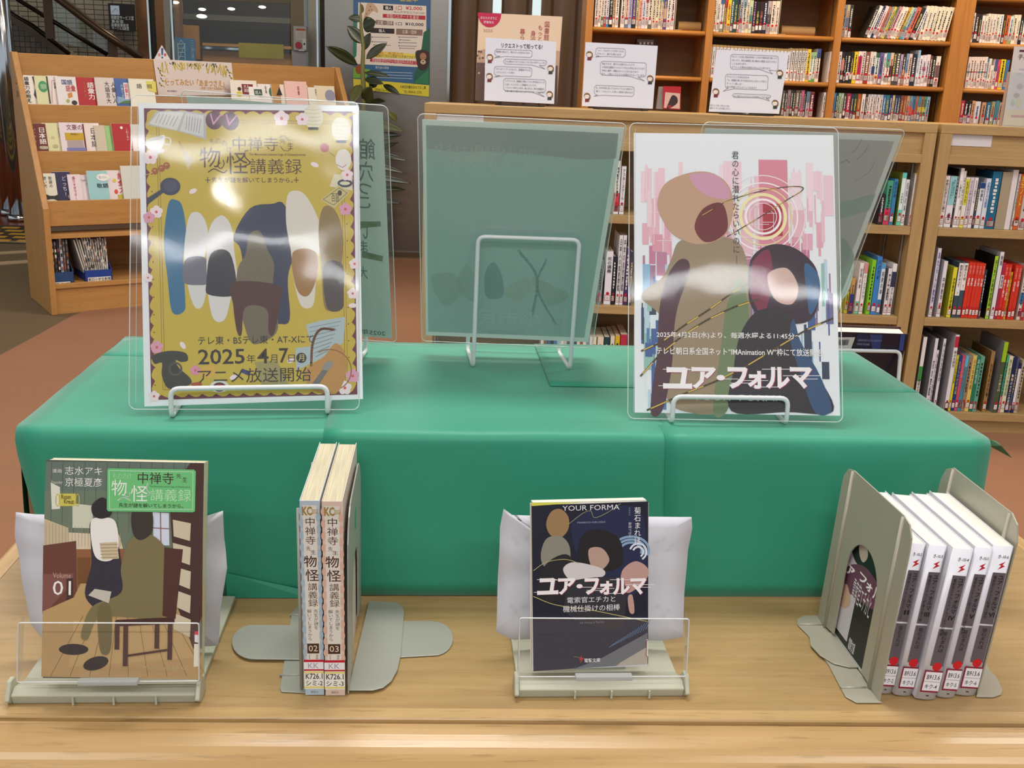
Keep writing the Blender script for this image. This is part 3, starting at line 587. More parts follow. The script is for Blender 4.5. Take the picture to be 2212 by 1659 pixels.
tier3 = [
 (78, 128, 377, 'e2dfcc', 'cream face-out book with black bow tie at its foot', seq(T('使い方', 93, 381, 101, 406, K, 0, True), T('敬語の', 105, 381, 113, 406, K, 0, True), Pp([(88, 415), (110, 424), (110, 430), (91, 434)], '22201e'), Pp([(126, 420), (116, 424), (116, 430), (127, 434)], '22201e'), R_(109, 423, 117, 430, '302c2a'))),
 (120, 160, 373, '2a2650', 'navy face-out book with white title and round badge', seq(T('どっち?', 134, 380, 145, 425, 'd0d0e0', 0, True), T('敬語', 146, 379, 155, 410, Wt, .02, True), E_(153, 425, 6, 6, 'b8a070'))),
 (154, 182, 379, 'e8d8e0', 'pale pink face-out book with red vertical title', seq(T('盛りすぎです!', 158, 381, 165, 432, 'c04858', .01, True))),
 (172, 206, 380, 'dfd4da', 'lilac grey face-out book with small blue marks', seq(T('「させていただく」', 175, 387, 200, 393, '4a4a58'), T('の使い方', 186, 395, 200, 400, '4a4a58'))),
 (196, 240, 371, '9cced2', 'light blue face-out book with white speech cloud', seq(E_(222, 383, 14, 8, 'eef0ec'), T('「言いたい」', 212, 380, 231, 386, '40505a'), T('敬語', 209, 396, 234, 406, '20303a', .01))),
 (232, 280, 370, 'e6dce0', 'pale face-out book with large red characters and drawings', seq(T('語彙力', 254, 373, 274, 418, 'd03c2c', .03, True), E_(247, 390, 4, 4, 'd8c840'), E_(251, 414, 4, 5, 'd85040'), R_(255, 420, 276, 430, 'c0b040'))),
 (270, 330, 360, 'd6d8d0', 'grey face-out book partly behind the laminated poster edge', None)]
for i, (x0, x1, yt, c, l, a) in enumerate(tier3): rack_book(3, x0, x1, yt, 434 - i * .3, c, l, a, slot=.014 * (i % 2))
# notice card hanging on the top board, and the little warning triangle
d, zt, zb = BOARD[0]; p0 = KP(0, d - .006, zt)
nc = thing('notice_card', 'cream notice card with mimosa border and orange lettering on the rack', 'card', tuple(hp(420, 200, p0, KN)))
q = [hp(*p, p0, KN) for p in ((331, 127.5), (500, 135.5), (508, 206), (342, 206))]
MB().prism(q, KN * .001).build('card_sheet', mat('card_cream', 'e6dbd6', .6), nc)
ar = Art(p0 - KN * .0, KU, Z, lift=.001, step=.0004)
rg = random.Random(3)
for k in range(64):
    t = rg.random(); x = 337 + 158 * t; yb = 131 + 8 * t; dn = 5 + 14 * abs(2 * t - 1) ** 1.5
    if k % 3: ar.line([(x, yb + rg.uniform(0, 6)), (x + rg.uniform(-7, 7), yb + dn + rg.uniform(2, 14))], 1.5, rg.choice(['c8b43c', 'd6c850', 'b8a030']))
    else: ar.line([(x, yb + rg.uniform(0, 5)), (x + rg.uniform(-4, 4), yb + rg.uniform(4, 10))], 1.6, '3c4440')
for (x, y) in ((341, 146), (345, 156), (347, 168), (344, 178), (491, 150), (495, 162)): ar.line([(x, y), (x + 5, y + 8)], 1.6, '3c4440'); ar.line([(x + 2, y + 4), (x + 12, y + 9)], 1.4, 'd6c850')
ar.text('使ってみたい「あまつさえ」', 357, 171, 485, 186, 'd09a3c', .03); ar.text('―図書の言葉を言葉図鑑の本―', 430, 188, 492, 194, 'cf9a4a'); ar.text('展示期間中', 361, 195, 382, 198.5, '5a5a68'); ar.done(nc)
wt = thing('warning_triangle', 'small white triangular stand with blue exclamation mark on rack top', 'sign', tuple(hp(350, 127, p0, KN)))
q = [hp(*p, KP(0, d + .0, zt), KN) for p in ((334, 128), (368, 129), (350, 98))]
MB().prism(q, KN * .012).build('triangle_board', mat('sign_white', 'e9e6e6', .4), wt)
ar = Art(KP(0, d, zt), KU, Z, lift=.002, step=.0004)
ar.poly([(348, 104), (352.5, 104), (351.5, 119), (349, 119)], '1c5aa0'); ar.ell(350.4, 124, 1.7, 2, '1c5aa0'); ar.text('注', 340.5, 115, 346.5, 121, 'd03030', .02); ar.text('意', 353.5, 115, 359.5, 121, 'd03030', .02); ar.done(wt)
# newspaper holders on the low shelf
def kbox(x, y, dd): return hp(x, y, KP(0, dd, 0), KN)
zsh = .155
def holder(x0, x1, yl, txt, lx, lab, colr, papers, n, lean0, cols, plab):
    a = kbox(x0, 600, .03); c = kbox(x1, 600, .03); s0, s1 = (a - KB) @ KU, (c - KB) @ KU
    t = thing('newspaper_holder', lab, 'holder', tuple(KP(s0, .03, zsh)), 'blue newspaper holders')
    m = mat(colr[0], colr[1], .4); w = s1 - s0
    MB().box(KP(s0, .03, zsh), KU * w, KN * .004, Z * .055).build('front_panel', m, t)
    MB().box(KP(s0, .03, zsh), KU * w, KN * .26, Z * .004).build('base_plate', m, t)
    for s in (s0, s1 - .003): MB().prism([KP(s, .03, zsh), KP(s, .03, zsh + .05), KP(s, .14, zsh + .13), KP(s, .26, zsh + .2), KP(s, .26, zsh)], KU * .003).build('side_panel', m, t)
    ar = Art(KP(s0, .03, zsh), KU, Z, lift=.0015, step=.0005); bb = (lx[0], lx[1], lx[2], lx[3])
    ar.rect(*bb, 'f0eee8'); ar.text(txt, bb[0] + 1, bb[1] + 1.2, bb[2] - 1, bb[3] - 1.2, '202028', .01); ar.done(t, 'label_strip')
    for i in range(n):
        f = (i + .5) / n; s = s0 + .008 + (w - .02) * i / n; h = .205 + .01 * rng.random(); tilt = lean0 * (1 - f)
        m = MB(); c0 = cols[i % len(cols)]; tk = (w - .02) / n * .8
        ss = KP(s, .045, zsh + .006); up = Z * h + KU * tilt
        m.box(ss, KU * tk, up, KN * .2, c0)
        o = m.build('newspaper', ink, org=ss); tag(o, '%s, %s from left' % (plab, ORD[i]), 'newspaper', plab)
        ar = Art(ss, KU, up, lift=.001, step=.0003)
        for j in range(5):
            z = h * (.25 + .15 * j + .05 * rng.random()); ar.lbox((tk * .15, z, tk * .8, z + h * (.05 + .06 * rng.random())), rng.choice(['26262a', '8a8a90', 'a0583c', '40608c', 'e8e4dc', '6a5a4c']))
        ar.done(o)
holder(107, 160, 0, '福岡中高生新聞', (117, 609, 152, 619), 'dark blue newspaper holder at left of the rack low shelf', ('holder_navy', '2a4a78'), None, 7, -.004, ['6a5a4a', '3c3430', '50463c', '2c3040', 'b8c0c8', '5a4e48', '38404e'], 'rolled colour newspaper in the left blue holder')
holder(184, 243, 0, '朝日小学生新聞', (190, 598, 240, 607), 'bright blue newspaper holder right of the darker one', ('holder_blue', '20449a'), None, 13, -.05, ['c8c4bc', 'b8b4ac', 'd0ccc6', 'a8a49a'], 'folded grey newspaper in the bright blue holder')

# ================================================================== LOW CABINETS
cA = RAD(-3.9); CUv = A3(math.cos(cA), math.sin(cA), 0); CNv = A3(-math.sin(cA), math.cos(cA), 0)
CB = hz(2060, 938, 0); CB[2] = 0
cabh = wood('cabinet_oak', 'ab8a58', 'b99a66', 0, .5, 1.6, cA, .12); cabv = wood('cabinet_oak_upright', 'ab8a58', 'b99a66', 2, .5, 1.6, cA, .12)
def CP(s, d, z): return CB + CUv * s + CNv * d + Z * z
HC = 1.127; DC = .30
def cabinet(s0, s1, lab, nb):
    t = thing('low_bookshelf', lab, 'bookshelf', tuple(CP(s0, 0, 0)), 'low oak bookshelves')
    for s in (s0, s1 - .042): MB().box(CP(s, 0, 0), CUv * .042, CNv * DC, Z * (HC - .032)).build('side_panel', cabv, t, bevel=.0015)
    MB().box(CP(s0, -.001, HC - .032), CUv * (s1 - s0), CNv * (DC + .002), Z * .032).build('top_board', cabh, t, bevel=.002)
    MB().box(CP(s0 + .042, .012, HC - .125), CUv * (s1 - s0 - .084), CNv * .012, Z * .093).build('header_panel', cabh, t)
    MB().box(CP(s0 + .042, 0, HC - .135), CUv * (s1 - s0 - .084), CNv * .03, Z * .03).build('header_rail', cabh, t, bevel=.0015)
    MB().box(CP(s0 + .042, DC - .01, .05), CUv * (s1 - s0 - .084), CNv * .01, Z * (HC - .09)).build('back_panel', wood('cabinet_back', '8a6c40', '987a4a', 0, .6, 1.6, cA, .1), t)
    MB().box(CP(s0 + .042, .02, 0), CUv * (s1 - s0 - .084), CNv * .015, Z * .055).build('plinth', cabh, t)
    w = (s1 - s0 - .084) / nb
    for b in range(1, nb): MB().box(CP(s0 + .042 + w * b - .012, .0, .06), CUv * .024, CNv * (DC - .01), Z * (HC - .19)).build('divider', cabv, t, bevel=.0015)
    for b in range(nb):
        q0 = s0 + .043 + w * b + (.012 if b else 0); q1 = s0 + .041 + w * (b + 1) - (.012 if b < nb - 1 else 0)
        for z in (.055, .412, .74): MB().box(CP(q0, .002, z), CUv * (q1 - q0), CNv * (DC - .014), Z * .03).build('shelf', cabh, t, bevel=.0015)
        for q in (q0 + .002, q1 - .008):
            for dd in (.05, .22): MB().box(CP(q, dd, .1), CUv * .006, CNv * .012, Z * (HC - .24)).build('shelf_track', mat('track_steel', 'a8aaa4', .35, .8), t)
    return t
cabL = cabinet(-2.012, -.232, 'long low oak bookshelf behind the posters, left of gap', 2)
cabR = cabinet(-.219, .70, 'low oak bookshelf at right edge with white blank label', 1)
for i, (x0, x1, y0, y1, lab) in enumerate(((925, 1045, 236, 262, 'blank white label strip at the left end of the low shelf header'), (2045, 2143, 289, 314, 'blank white label strip on the right low shelf header'))):
    p0 = CP(0, .011, 0); a, c = hp(x0, y0, p0, CNv), hp(x1, (y0 + y1) / 2, p0, CNv); b = hp(x0, y1, p0, CNv); w_ = (c - a) @ CUv
    tag(MB().box((a[0], a[1], b[2]), CUv * w_, CNv * -.0006, Z * (a[2] - b[2])).build('label_strip', mat('label_white', 'd8d4d6', .5), org=(a[0], a[1], b[2])), lab, 'label', 'blank shelf labels')

STUFF = MB()
def marks(ar, w, h, z0, z1, col, n, wd=.45, jit=.3):
    """illegible column of tiny title strokes"""
    z = z1; a = w * (.5 - wd / 2); b = w * (.5 + wd / 2)
    while z > z0:
        k = (z1 - z0) / n; hh = k * (.55 + .3 * rng.random()); x0 = a + (b - a) * jit * rng.random(); x1 = b - (b - a) * jit * rng.random()
        ar.append(((x0, z - hh, x1, z), col)); z -= k
def spine_book(org, U_, N_, up, w, h, dp, col, side=None, bands=(), mk=None, dot=True, lab=True, stuff=False, dotz=None, name='book', parts=False, title=None, white_label='efece6', pages='d8ccb4', topc=None):
    """one shelf book: cover shell, page block top, spine print"""
    m = STUFF if stuff else MB(); side = side or col
    t = min(.0018, w * .12); hh = h
    if parts:
        m.box(org, U_ * w, N_ * t, up * h, col)
        m.box(org + N_ * t, U_ * t, N_ * (dp - t), up * h, side); m.box(org + U_ * (w - t) + N_ * t, U_ * t, N_ * (dp - t), up * h, side)
    else:
        m.box(org, U_ * w, N_ * dp, up * h, cols=[side, side, col, side, side, pages])
    fl = []
    for (z0, z1, c) in bands: fl.append(((0, z0 * h, w, z1 * h), c))
    if mk: marks(fl, w, h, mk[1] * h, mk[2] * h, mk[0], mk[3] if len(mk) > 3 else 9)
    lz = dotz if dotz is not None else .012
    if lab:
        fl.append(((w * .08, lz, w * .92, lz + .021), 'a03a40' if parts else 'd0b0ac')); fl.append(((w * .16, lz + .0018, w * .85, lz + .0192), white_label))
        if parts: fl += [((w * .28, lz + .012, w * .72, lz + .014), '8a8a90'), ((w * .28, lz + .006, w * .72, lz + .008), '8a8a90')]
    k = 0
    for (a0, b0, a1, b1), c in fl:
        k += 1; q = org - N_ * (.0004 + .00025 * min(k, 4)) ; m.quad(q + U_ * a0 + up * b0, q + U_ * a1 + up * b0, q + U_ * a1 + up * b1, q + U_ * a0 + up * b1, c)
    if dot:
        r = min(w * .32, .006); cz = lz + .027; q = org - N_ * .0016
        m.add([q + U_ * (w * .5 + r * math.cos(i * .7854)) + up * (cz + r * math.sin(i * .7854)) for i in range(8)], [tuple(range(8))], 'c01828')
    if stuff: return None
    o = m.build(name, ink, org=org)
    if parts: MB().box(org + U_ * t + N_ * (t + .001), U_ * (w - 2 * t), N_ * (dp - .006), up * (h - .003), pages).build('page_block', ink, o)
    if title:
        ar = Art(org, U_, up, lift=.002, step=.0003)
        for (st, zt0, zt1, c, *r) in title: xx = r[0] if r else (.18, .82); ar.ltext(st, (w * xx[0], zt0 * h, w * xx[1], zt1 * h), c, .01, vert=True)
        ar.done(o)
    return o

# ================================================================== TALL PAPERBACK BOOKCASE (behind the low shelves)
UB = A3(1.9, 4.95, 0); UD = .30
def UP(s, d, z): return UB + CUv * s + CNv * d + Z * z
def us(x, y, d=0): return (hp(x, y, UP(0, d, 0), CNv) - UB) @ CUv
def uz(x, y, d=0): return hp(x, y, UP(0, d, 0), CNv)[2]
tallh = wood('tall_case_wood', 'b0702c', 'c08038', 0, .35, 1.4, cA, .12); tallv = wood('tall_case_upright', 'b0702c', 'c08038', 2, .35, 1.4, cA, .12)
tc_ = thing('tall_bookcase', 'tall reddish wood bookcase full of paperbacks behind the low shelves', 'bookcase', tuple(UP(us(1272, 35), 0, 0)))
upr = [us(x, 35) for x in (1266, 1528, 1808, 2063, 2084)] ; upr.append(upr[4] + (upr[3] - upr[2]) + .02)
zr = [uz(1802, 79), uz(1785, 178), uz(1886, 262)]; zst = zr[0] - zr[1]
for i, s in enumerate(upr): MB().box(UP(s, 0, 0), CUv * (.034 if i not in (3, 4) else .046), CNv * UD, Z * 2.3).build('upright', tallv, tc_, bevel=.002)
MB().box(UP(upr[0], UD, 0), CUv * (upr[-1] - upr[0] + .03), CNv * .01, Z * 2.3).build('back_panel', wood('tall_back', '8c5c28', '986832', 0, .5, 1, cA, .08), tc_)
MB().box(UP(upr[0], 0, 2.3), CUv * (upr[-1] - upr[0] + .03), CNv * UD, Z * .03).build('top_board', tallh, tc_)
BAY = [(upr[0] + .034, upr[1]), (upr[1] + .034, upr[2]), (upr[2] + .034, upr[3]), (upr[4] + .046, upr[5])]
for (a, b) in BAY:
    for z in [zr[0] + zst, zr[0], zr[1], zr[2]] + [zr[2] - zst * k for k in (1.1, 2.2, 3.2)] + [zr[0] + zst * 2]:
        if z < .05: continue
        MB().box(UP(a, .016, z - .02), CUv * (b - a), CNv * (UD - .016), Z * .02).build('shelf', tallh, tc_)
        MB().tube([UP(a + .002, .012, z - .011), UP((a + b) / 2, .012, z - .011), UP(b - .002, .012, z - .011)], .011, 10).build('shelf_edge', tallh, tc_, smooth=True)
    for q in (a, b - .004):
        MB().box(UP(q, .06, .1), CUv * .004, CNv * .01, Z * 2.1).build('shelf_track', mat('track_dark', '6a5a40', .4, .6), tc_)

def row(kind, crop, yref, zb, items, where, group, h0=None, stuff=False, parts=False, set_in=.022, dp=None, start=0):
    """items: (x0, x1, top or None, spine colour[, dict]) in crop pixels"""
    ox, oy, sc = crop
    if kind == 'U': P0, gs, dd = UP, us, .018
    else:
        P0 = CP; dd = set_in
        gs = lambda x, y, d=0: (hp(x, y, CP(0, d, 0), CNv) - CB) @ CUv
    out = []; prev = -1e9; cnt = {}
    for i, it in enumerate(items):
        x0, x1, top, col = it[:4]; op = dict(it[4]) if len(it) > 4 else {}
        d = dd + op.pop('d', 0) + rng.uniform(-.002, .003)
        fy = oy + yref / sc
        s0 = gs(ox + x0 / sc, fy, d); s1 = gs(ox + x1 / sc, fy, d)
        s0 = max(s0, prev + .0004); prev = s1
        if s1 - s0 < .003: continue
        if top is None: h = h0 * (1 + rng.uniform(-.01, .01))
        else:
            h = (hp(ox + x0 / sc, oy + top / sc, P0(0, d, 0), CNv)[2]) - zb
            if h0: h = min(max(h, h0 * .7), h0 * 1.45)
        lean = op.pop('lean', 0); upv = Z * math.cos(lean) + CUv * math.sin(lean)
        uu = CUv * math.cos(lean) - Z * math.sin(lean)
        org = P0(s0, d, zb + .001 + (s1 - s0) * math.sin(lean))
        mk = op.pop('mk', None)
        if mk is None and not op.get('title'):
            l = sum(int(col[k:k + 2], 16) for k in (0, 2, 4)); mk = ('2a2a30' if l > 330 else 'e8e4dc', .32, .88)
            if rng.random() < .35: mk = (rng.choice(['a03048', '305080', '707078']) if l > 330 else 'd0b860', .35, .8)
        k = dict(bands=op.pop('bands', ()), mk=mk, dotz=rng.uniform(.004, .02) if not parts else rng.uniform(.008, .014))
        op.pop('n', 0)
        o = spine_book(org, uu, CNv, upv, s1 - s0, h / max(math.cos(lean), .8) if not lean else h, op.pop('dp', dp or h * .7), col, stuff=stuff, parts=parts, **k, **op)
        if o:
            n_ = len(out) + start; desc = cname(col)
            extra = ''
            if k['bands']: extra = ' with %s band' % cname(k['bands'][0][2])
            tag(o, '%s book%s, %s from left %s' % (desc, extra, ORD[min(n_, 39)], where), 'book', group); out.append(o)
    return out
def bd(*a): return {'bands': a}
BH = .152
U1 = (1300, 0, 8.508); U2 = (1500, 0, 7.373); U3 = (1780, 0, 7.373); U3b = (1760, 90, 7.135); U3c = (1640, 90, 9.76); U4 = (2030, 0, 5.923)
cr = 'f2e6d4'; cr2 = 'efdccb'
row('U', U1, 300, zr[0], [(-129, -70, None, cr), (-65, -15, None, cr), (-10, 30, None, 'e8e0c8', bd((0, .3, '4c8a3c'))), (34, 78, None, 'f0dcd8', bd((0, .3, 'c03040'))), (82, 126, None, 'f0e4e4', bd((0, .3, '3880b8'))), (132, 196, None, '16100e', {'title': [('恋のポラリス', .35, .98, 'f0f0e8')]}), (200, 245, None, 'd8a878'), (250, 308, None, cr), (352, 418, None, cr2), (424, 488, None, 'e4c8b8', bd((0, .3, '6a7090'))), (492, 546, None, 'a8bcd8'), (552, 624, None, '4c3880', bd((0, .3, '201c20'))), (630, 670, None, 'e8cf98'), (678, 736, None, 'e8b898'), (740, 798, None, 'dcd4e0'), (802, 850, None, 'f0dcd4', bd((.75, 1, 'c85058'))), (855, 920, None, 'e6dcc8', {'mk': ('181818', .3, .98), 'bands': ((0, .26, '605c50'),)}), (925, 985, None, 'ead9b8', bd((.85, 1, '58a8a0'))), (990, 1042, None, 'ead9b8', bd((.85, 1, '58a8a0'))), (1046, 1092, None, 'ead9b8', bd((.85, 1, '58a8a0'))), (1096, 1128, None, 'e0d0b0', bd((.8, 1, '4a9088'))), (1134, 1190, None, '5c4484', bd((.3, .6, 'c89898'))), (1196, 1262, None, 'f2e4d8'), (1266, 1334, None, 'ecd8d4')],
    'on top visible shelf, first tall bay', 'paperbacks in the first tall bay', h0=BH)
row('U', U2, 300, zr[0], [(302, 346, None, 'f4ead8'), (352, 402, None, 'e6d8cc'), (406, 462, None, 'f0e8e4', bd((.8, 1, '3a5c98'), (0, .3, '7c8c70'))), (474, 516, None, 'c8a060', bd((.7, 1, 'c03c28'))), (520, 572, None, 'f2c828'), (576, 620, None, '3c6468'), (624, 680, None, '2a4844'), (684, 712, None, '18283c', bd((0, .3, 'c87840'))), (716, 762, None, 'b8b4bc', bd((.28, .4, 'c03050'))), (766, 820, None, 'd8d4c0', bd((.75, 1, '88a0b0'))), (824, 866, None, 'e8d8c0'), (870, 920, 5, 'c8d0a0', bd((.3, .55, '60986c'))), (926, 974, 20, '1c2444', {'mk': ('e08098', .3, .98)}), (978, 1030, 28, '1a1612', {'title': [('王国人狼', .3, .7, 'd0d860')]}), (1034, 1088, 28, '34181c', {'title': [('日鋼ル', .35, .7, 'd07078')]}), (1092, 1150, 25, '1a2238', {'mk': ('e8e8ec', .3, .95)}), (1156, 1212, 18, 'c0a8a8', bd((.3, .6, '483838'))), (1220, 1282, 18, 'f2dcc8'), (1286, 1342, 18, 'f2dcc8')],
    'on top visible shelf, second tall bay', 'paperbacks on the top shelf of the second tall bay', h0=BH)
wl = {'bands': ((.93, 1, 'b08c50'), (.6, .93, 'd8d4d4'))}
it = [(x, x + 46, 712 + (x - 290) * .06, 'f0e6da', wl) for x in range(236, 1500, 57)] + [(1506, 1552, 765, 'f0e0d4', wl), (1564, 1606, 775, 'efe4dc', wl), (1622, 1660, 775, 'efe4dc', wl), (1676, 1716, 775, 'efe4dc', wl), (1732, 1764, 775, 'efe4dc', wl), (1774, 1808, 778, 'efe4dc', wl), (1812, 1866, 785, 'eccb30'), (1870, 1908, 835, 'e8ecd8', bd((.8, 1, '9ac090'), (0, .1, '50a040'))), (1912, 1956, 835, 'e8ecd8', bd((.8, 1, '9ac090'), (0, .1, '50a040'))), (1964, 2024, 780, 'ecdccc', bd((.72, 1, '3c5490')))]
row('U', U2, 800, zr[1], it, 'on middle shelf, second tall bay', 'white paperbacks behind the speech bubble notice', h0=BH)
row('U', U3, 400, zr[0], [(225, 286, 55, 'f4e4da'), (290, 334, 75, '8898a8'), (340, 386, 75, 'c8b088', bd((.3, .6, '6080a0'))), (394, 440, 78, '3c3c3c', bd((0, .15, 'e8e0dc')))],
    'on the top shelf, third tall bay', 'upright paperbacks at the left end of the third bay', h0=BH)
LN = lambda x0, x1, c, t=95, **k: (x0 + 88, x1 + 88, t, c, dict(lean=.33, **k))
row('U', U3, 590 - 90, zr[0], [(x0 + 30, x1 + 30, None, c, dict(lean=.31, **k)) for (x0, x1, c, k) in [(612, 660, '3a3028', {}), (664, 715, 'f4ece4', {}), (720, 756, '22305c', {}), (760, 810, 'f0d8d8', {}), (815, 862, 'b07858', {}), (866, 897, '98949c', {}), (900, 934, 'e0c850', {}), (937, 976, '5c7c5c', {}), (980, 1026, 'd090a0', {}), (1030, 1082, 'f0e0d0', {}), (1086, 1122, 'f4e8dc', {}), (1126, 1166, 'd0a030', {}), (1172, 1216, 'c8d0a0', bd((0, .4, '58909c'))), (1220, 1262, '88a8c8', {}), (1268, 1330, 'd86848', {}), (1336, 1400, '2c2828', {}), (1405, 1450, 'e4e4e8', {})]],
    'among the leaning books, third tall bay', 'paperbacks leaning to the right in the third tall bay', h0=BH * .97, start=4)
row('U', U3, 590 - 60, zr[0], [(x0 + 12, x1 + 12, None, 'f0e2c8', dict(lean=.15)) for (x0, x1) in [(1498, 1556), (1560, 1616), (1620, 1680), (1685, 1740), (1744, 1800), (1804, 1860), (1864, 1935)]],
    'end of the top shelf, third tall bay', 'matching cream paperbacks leaning at the shelf end', h0=BH, start=21)
row('U', U3b, 400, zr[1], [(216, 256, 155, 'f2e8e2'), (260, 301, 155, 'f2e8e2'), (305, 350, 155, 'f2e8e2'), (354, 396, 155, 'f2e8e2'), (401, 448, 160, '2c2028', bd((.4, .75, 'c87088'))), (455, 484, 165, '1c1c20'), (488, 540, 165, '18181c', bd((.25, .35, 'e8e0e0'))), (544, 588, 165, '202824', bd((.25, .35, 'e8e0e0'))), (592, 648, 155, 'f0cc20', {'mk': ('403010', .3, .9)}), (654, 714, 150, 'f0dcd8', bd((.1, .85, 'c82858'))), (716, 764, 150, 'e8dcd8', {'mk': ('302428', .3, .95)}), (768, 830, 160, '8c5444', bd((0, .2, 'a03018'))), (836, 872, 155, 'f0d8cc'), (876, 922, 158, 'e8e0e0', bd((.3, .55, '2c4c88'))), (928, 984, 172, 'dce4d8', bd((.85, 1, '3c5c4c'), (0, .3, 'd8a868'))), (988, 1048, 170, '6c649c'), (1052, 1086, 185, 'f0e4e0'), (1088, 1148, 172, 'f0e8e0', bd((.75, 1, '4890a8'), (.55, .75, '4cb888'), (.1, .28, '1c1c1c'))), (1152, 1198, 172, 'e4c0a0', bd((.2, .6, '2c2824'))), (1202, 1242, 180, '504c44', {'mk': ('f0e060', .3, .95)}), (1244, 1304, 178, '50483c', {'mk': ('f4f4f4', .3, .98)}), (1308, 1344, 198, 'c0a8cc'), (1348, 1392, 185, 'a86828', bd((.5, 1, '282824'))), (1396, 1434, 185, '88a0c0', bd((0, .4, 'e8c0b8'))), (1438, 1484, 188, 'ecc8b8'), (1488, 1550, 190, '20283c'), (1572, 1604, 132, 'e0e4f0', {'bands': ((.8, 1, '90c0e0'),)}), (1608, 1656, 215, 'ece4e8'), (1660, 1708, 210, 'ecdce0', bd((.5, .62, 'c06078'))), (1712, 1764, 200, 'f0dcdc'), (1768, 1804, 218, '70403c'), (1810, 1852, 228, '201c18'), (1860, 1926, 225, 'ecdcd0', bd((.3, .7, '6a645c')))],
    'on middle shelf, third tall bay', 'paperbacks on the middle shelf of the third tall bay', h0=BH)
row('U', U4, 400, zr[0], [(350, 388, 125, 'ecd8dc'), (394, 432, 165, 'e8e0e0', bd((.15, .35, '7c3890'))), (438, 482, 178, '3c2c28'), (486, 518, 185, '302c2c'), (524, 558, 200, 'f4e8dc'), (563, 592, 205, cr), (595, 626, 175, cr), (630, 662, 178, cr2), (666, 702, 180, cr), (706, 740, 183, cr), (746, 792, 185, 'f4ecdc', {'mk': ('5878a8', .1, .95)}), (798, 830, 190, '3c2818'), (832, 876, 195, 'e07030'), (884, 924, 208, 'd8e0e0', bd((0, .3, '90a860'))), (930, 970, 190, 'f2e4c8'), (972, 1014, 190, 'f2e4c8'), (1020, 1054, 225, '20201c'), (1060, 1110, 225, cr)],
    'on the top shelf, fourth tall bay', 'paperbacks on the top shelf of the fourth tall bay', h0=BH)
row('U', U4, 950, zr[1], [(236, 266, 742, 'f2d8cc'), (278, 322, 740, '201c20')] + [(x, x + 33, 728, 'efd8cc', bd((.5, .54, ['409060', 'c03040', 'c06080', 'c06070', '4880a0'][i % 5]))) for i, x in enumerate(range(344, 555, 35))] + [(562, 606, 748, '2c6c94', bd((0, .35, 'c8d0c8'))), (610, 642, 750, 'e4dcd0'), (646, 680, 838, 'efe6cc', bd((0, .2, 'c8a830'))), (686, 722, 758, 'f0e0e0', bd((.6, 1, '50508c'))), (725, 758, 772, 'e05058'), (764, 822, 760, 'f0d020', {'mk': ('302810', .3, .95)}), (828, 872, 768, '3878b0')],
    'on middle shelf, fourth tall bay', 'paperbacks on the middle shelf of the fourth tall bay', h0=BH)
# lowest visible row: past the first three hundred, joined as one mass of books
pal = [('f0e4d8', ()), ('282428', ()), ('e8e8ec', ()), ('4c84b8', ()), ('2c4034', ()), ('a8c8a0', ()), ('b0ccac', ()), ('3c3430', ()), ('a82848', ((0, .1, 'e8e0e0'),)), ('2c3450', ()), ('2c4030', ()), ('b05828', ()), ('f0e4dc', ()), ('382c24', ())] + [('eee0dc', ((.9, 1, 'c8c8d0'),))] * 5 + [('3c6c9c', ()), ('3c7478', ()), ('242c6c', ()), ('d8c090', ()), ('2c3c5c', ((0, .3, 'c8c8cc'),)), ('30405c', ((0, .3, 'c8c8cc'),)), ('844438', ()), ('a85840', ()), ('c89870', ((.4, .6, 'd86840'),)), ('6c94a8', ((.3, .6, 'd86850'),)), ('5080b0', ((.2, .5, 'c84840'),)), ('a86c4c', ()), ('3c88b0', ((.4, .6, 'e0c840'),)), ('a87050', ((.4, .6, 'e0b840'),)), ('5c8c68', ((.4, .6, 'd0d060'),)), ('90b0c8', ())]
x3 = [(120, 152), (160, 202), (205, 254), (260, 312), (318, 348), (352, 388), (394, 430), (436, 474), (480, 542), (548, 590), (594, 640), (648, 700), (714, 766), (770, 802), (805, 844), (850, 888), (894, 932), (944, 990), (994, 1038), (1044, 1086), (1090, 1140), (1144, 1182), (1186, 1220), (1228, 1266), (1268, 1306), (1314, 1358), (1362, 1402), (1408, 1450), (1454, 1500), (1504, 1546), (1550, 1586), (1590, 1628), (1632, 1666), (1670, 1712), (1718, 1765)]
row('U', U3b, 1000, zr[2], [(a, b, 785 + (a - 160) * .04, c[0], {'bands': c[1]} if c[1] else {}) for (a, b), c in zip(x3, pal)], '', '', h0=BH, stuff=True)
row('U', U3c, 1200, zr[2], [(490, 540, 1030, '605848'), (545, 592, 1030, '2c2820'), (596, 656, 1018, '9c8890'), (660, 714, 1022, '3c3828'), (718, 762, 1022, '38342c'), (768, 842, 1025, '7c6450'), (846, 884, 1025, '3c5058'), (886, 944, 1025, 'd06488'), (948, 978, 1040, '1c1c1c'), (1000, 1068, 1055, 'c8b8c4', bd((.6, 1, '607c90'))), (1074, 1158, 1060, '8c4450', bd((.55, .95, '6c2030'))), (-300, -250, 1000, '8a98a8'), (-245, -190, 1000, 'b0a8a0')], '', '', h0=BH, stuff=True)
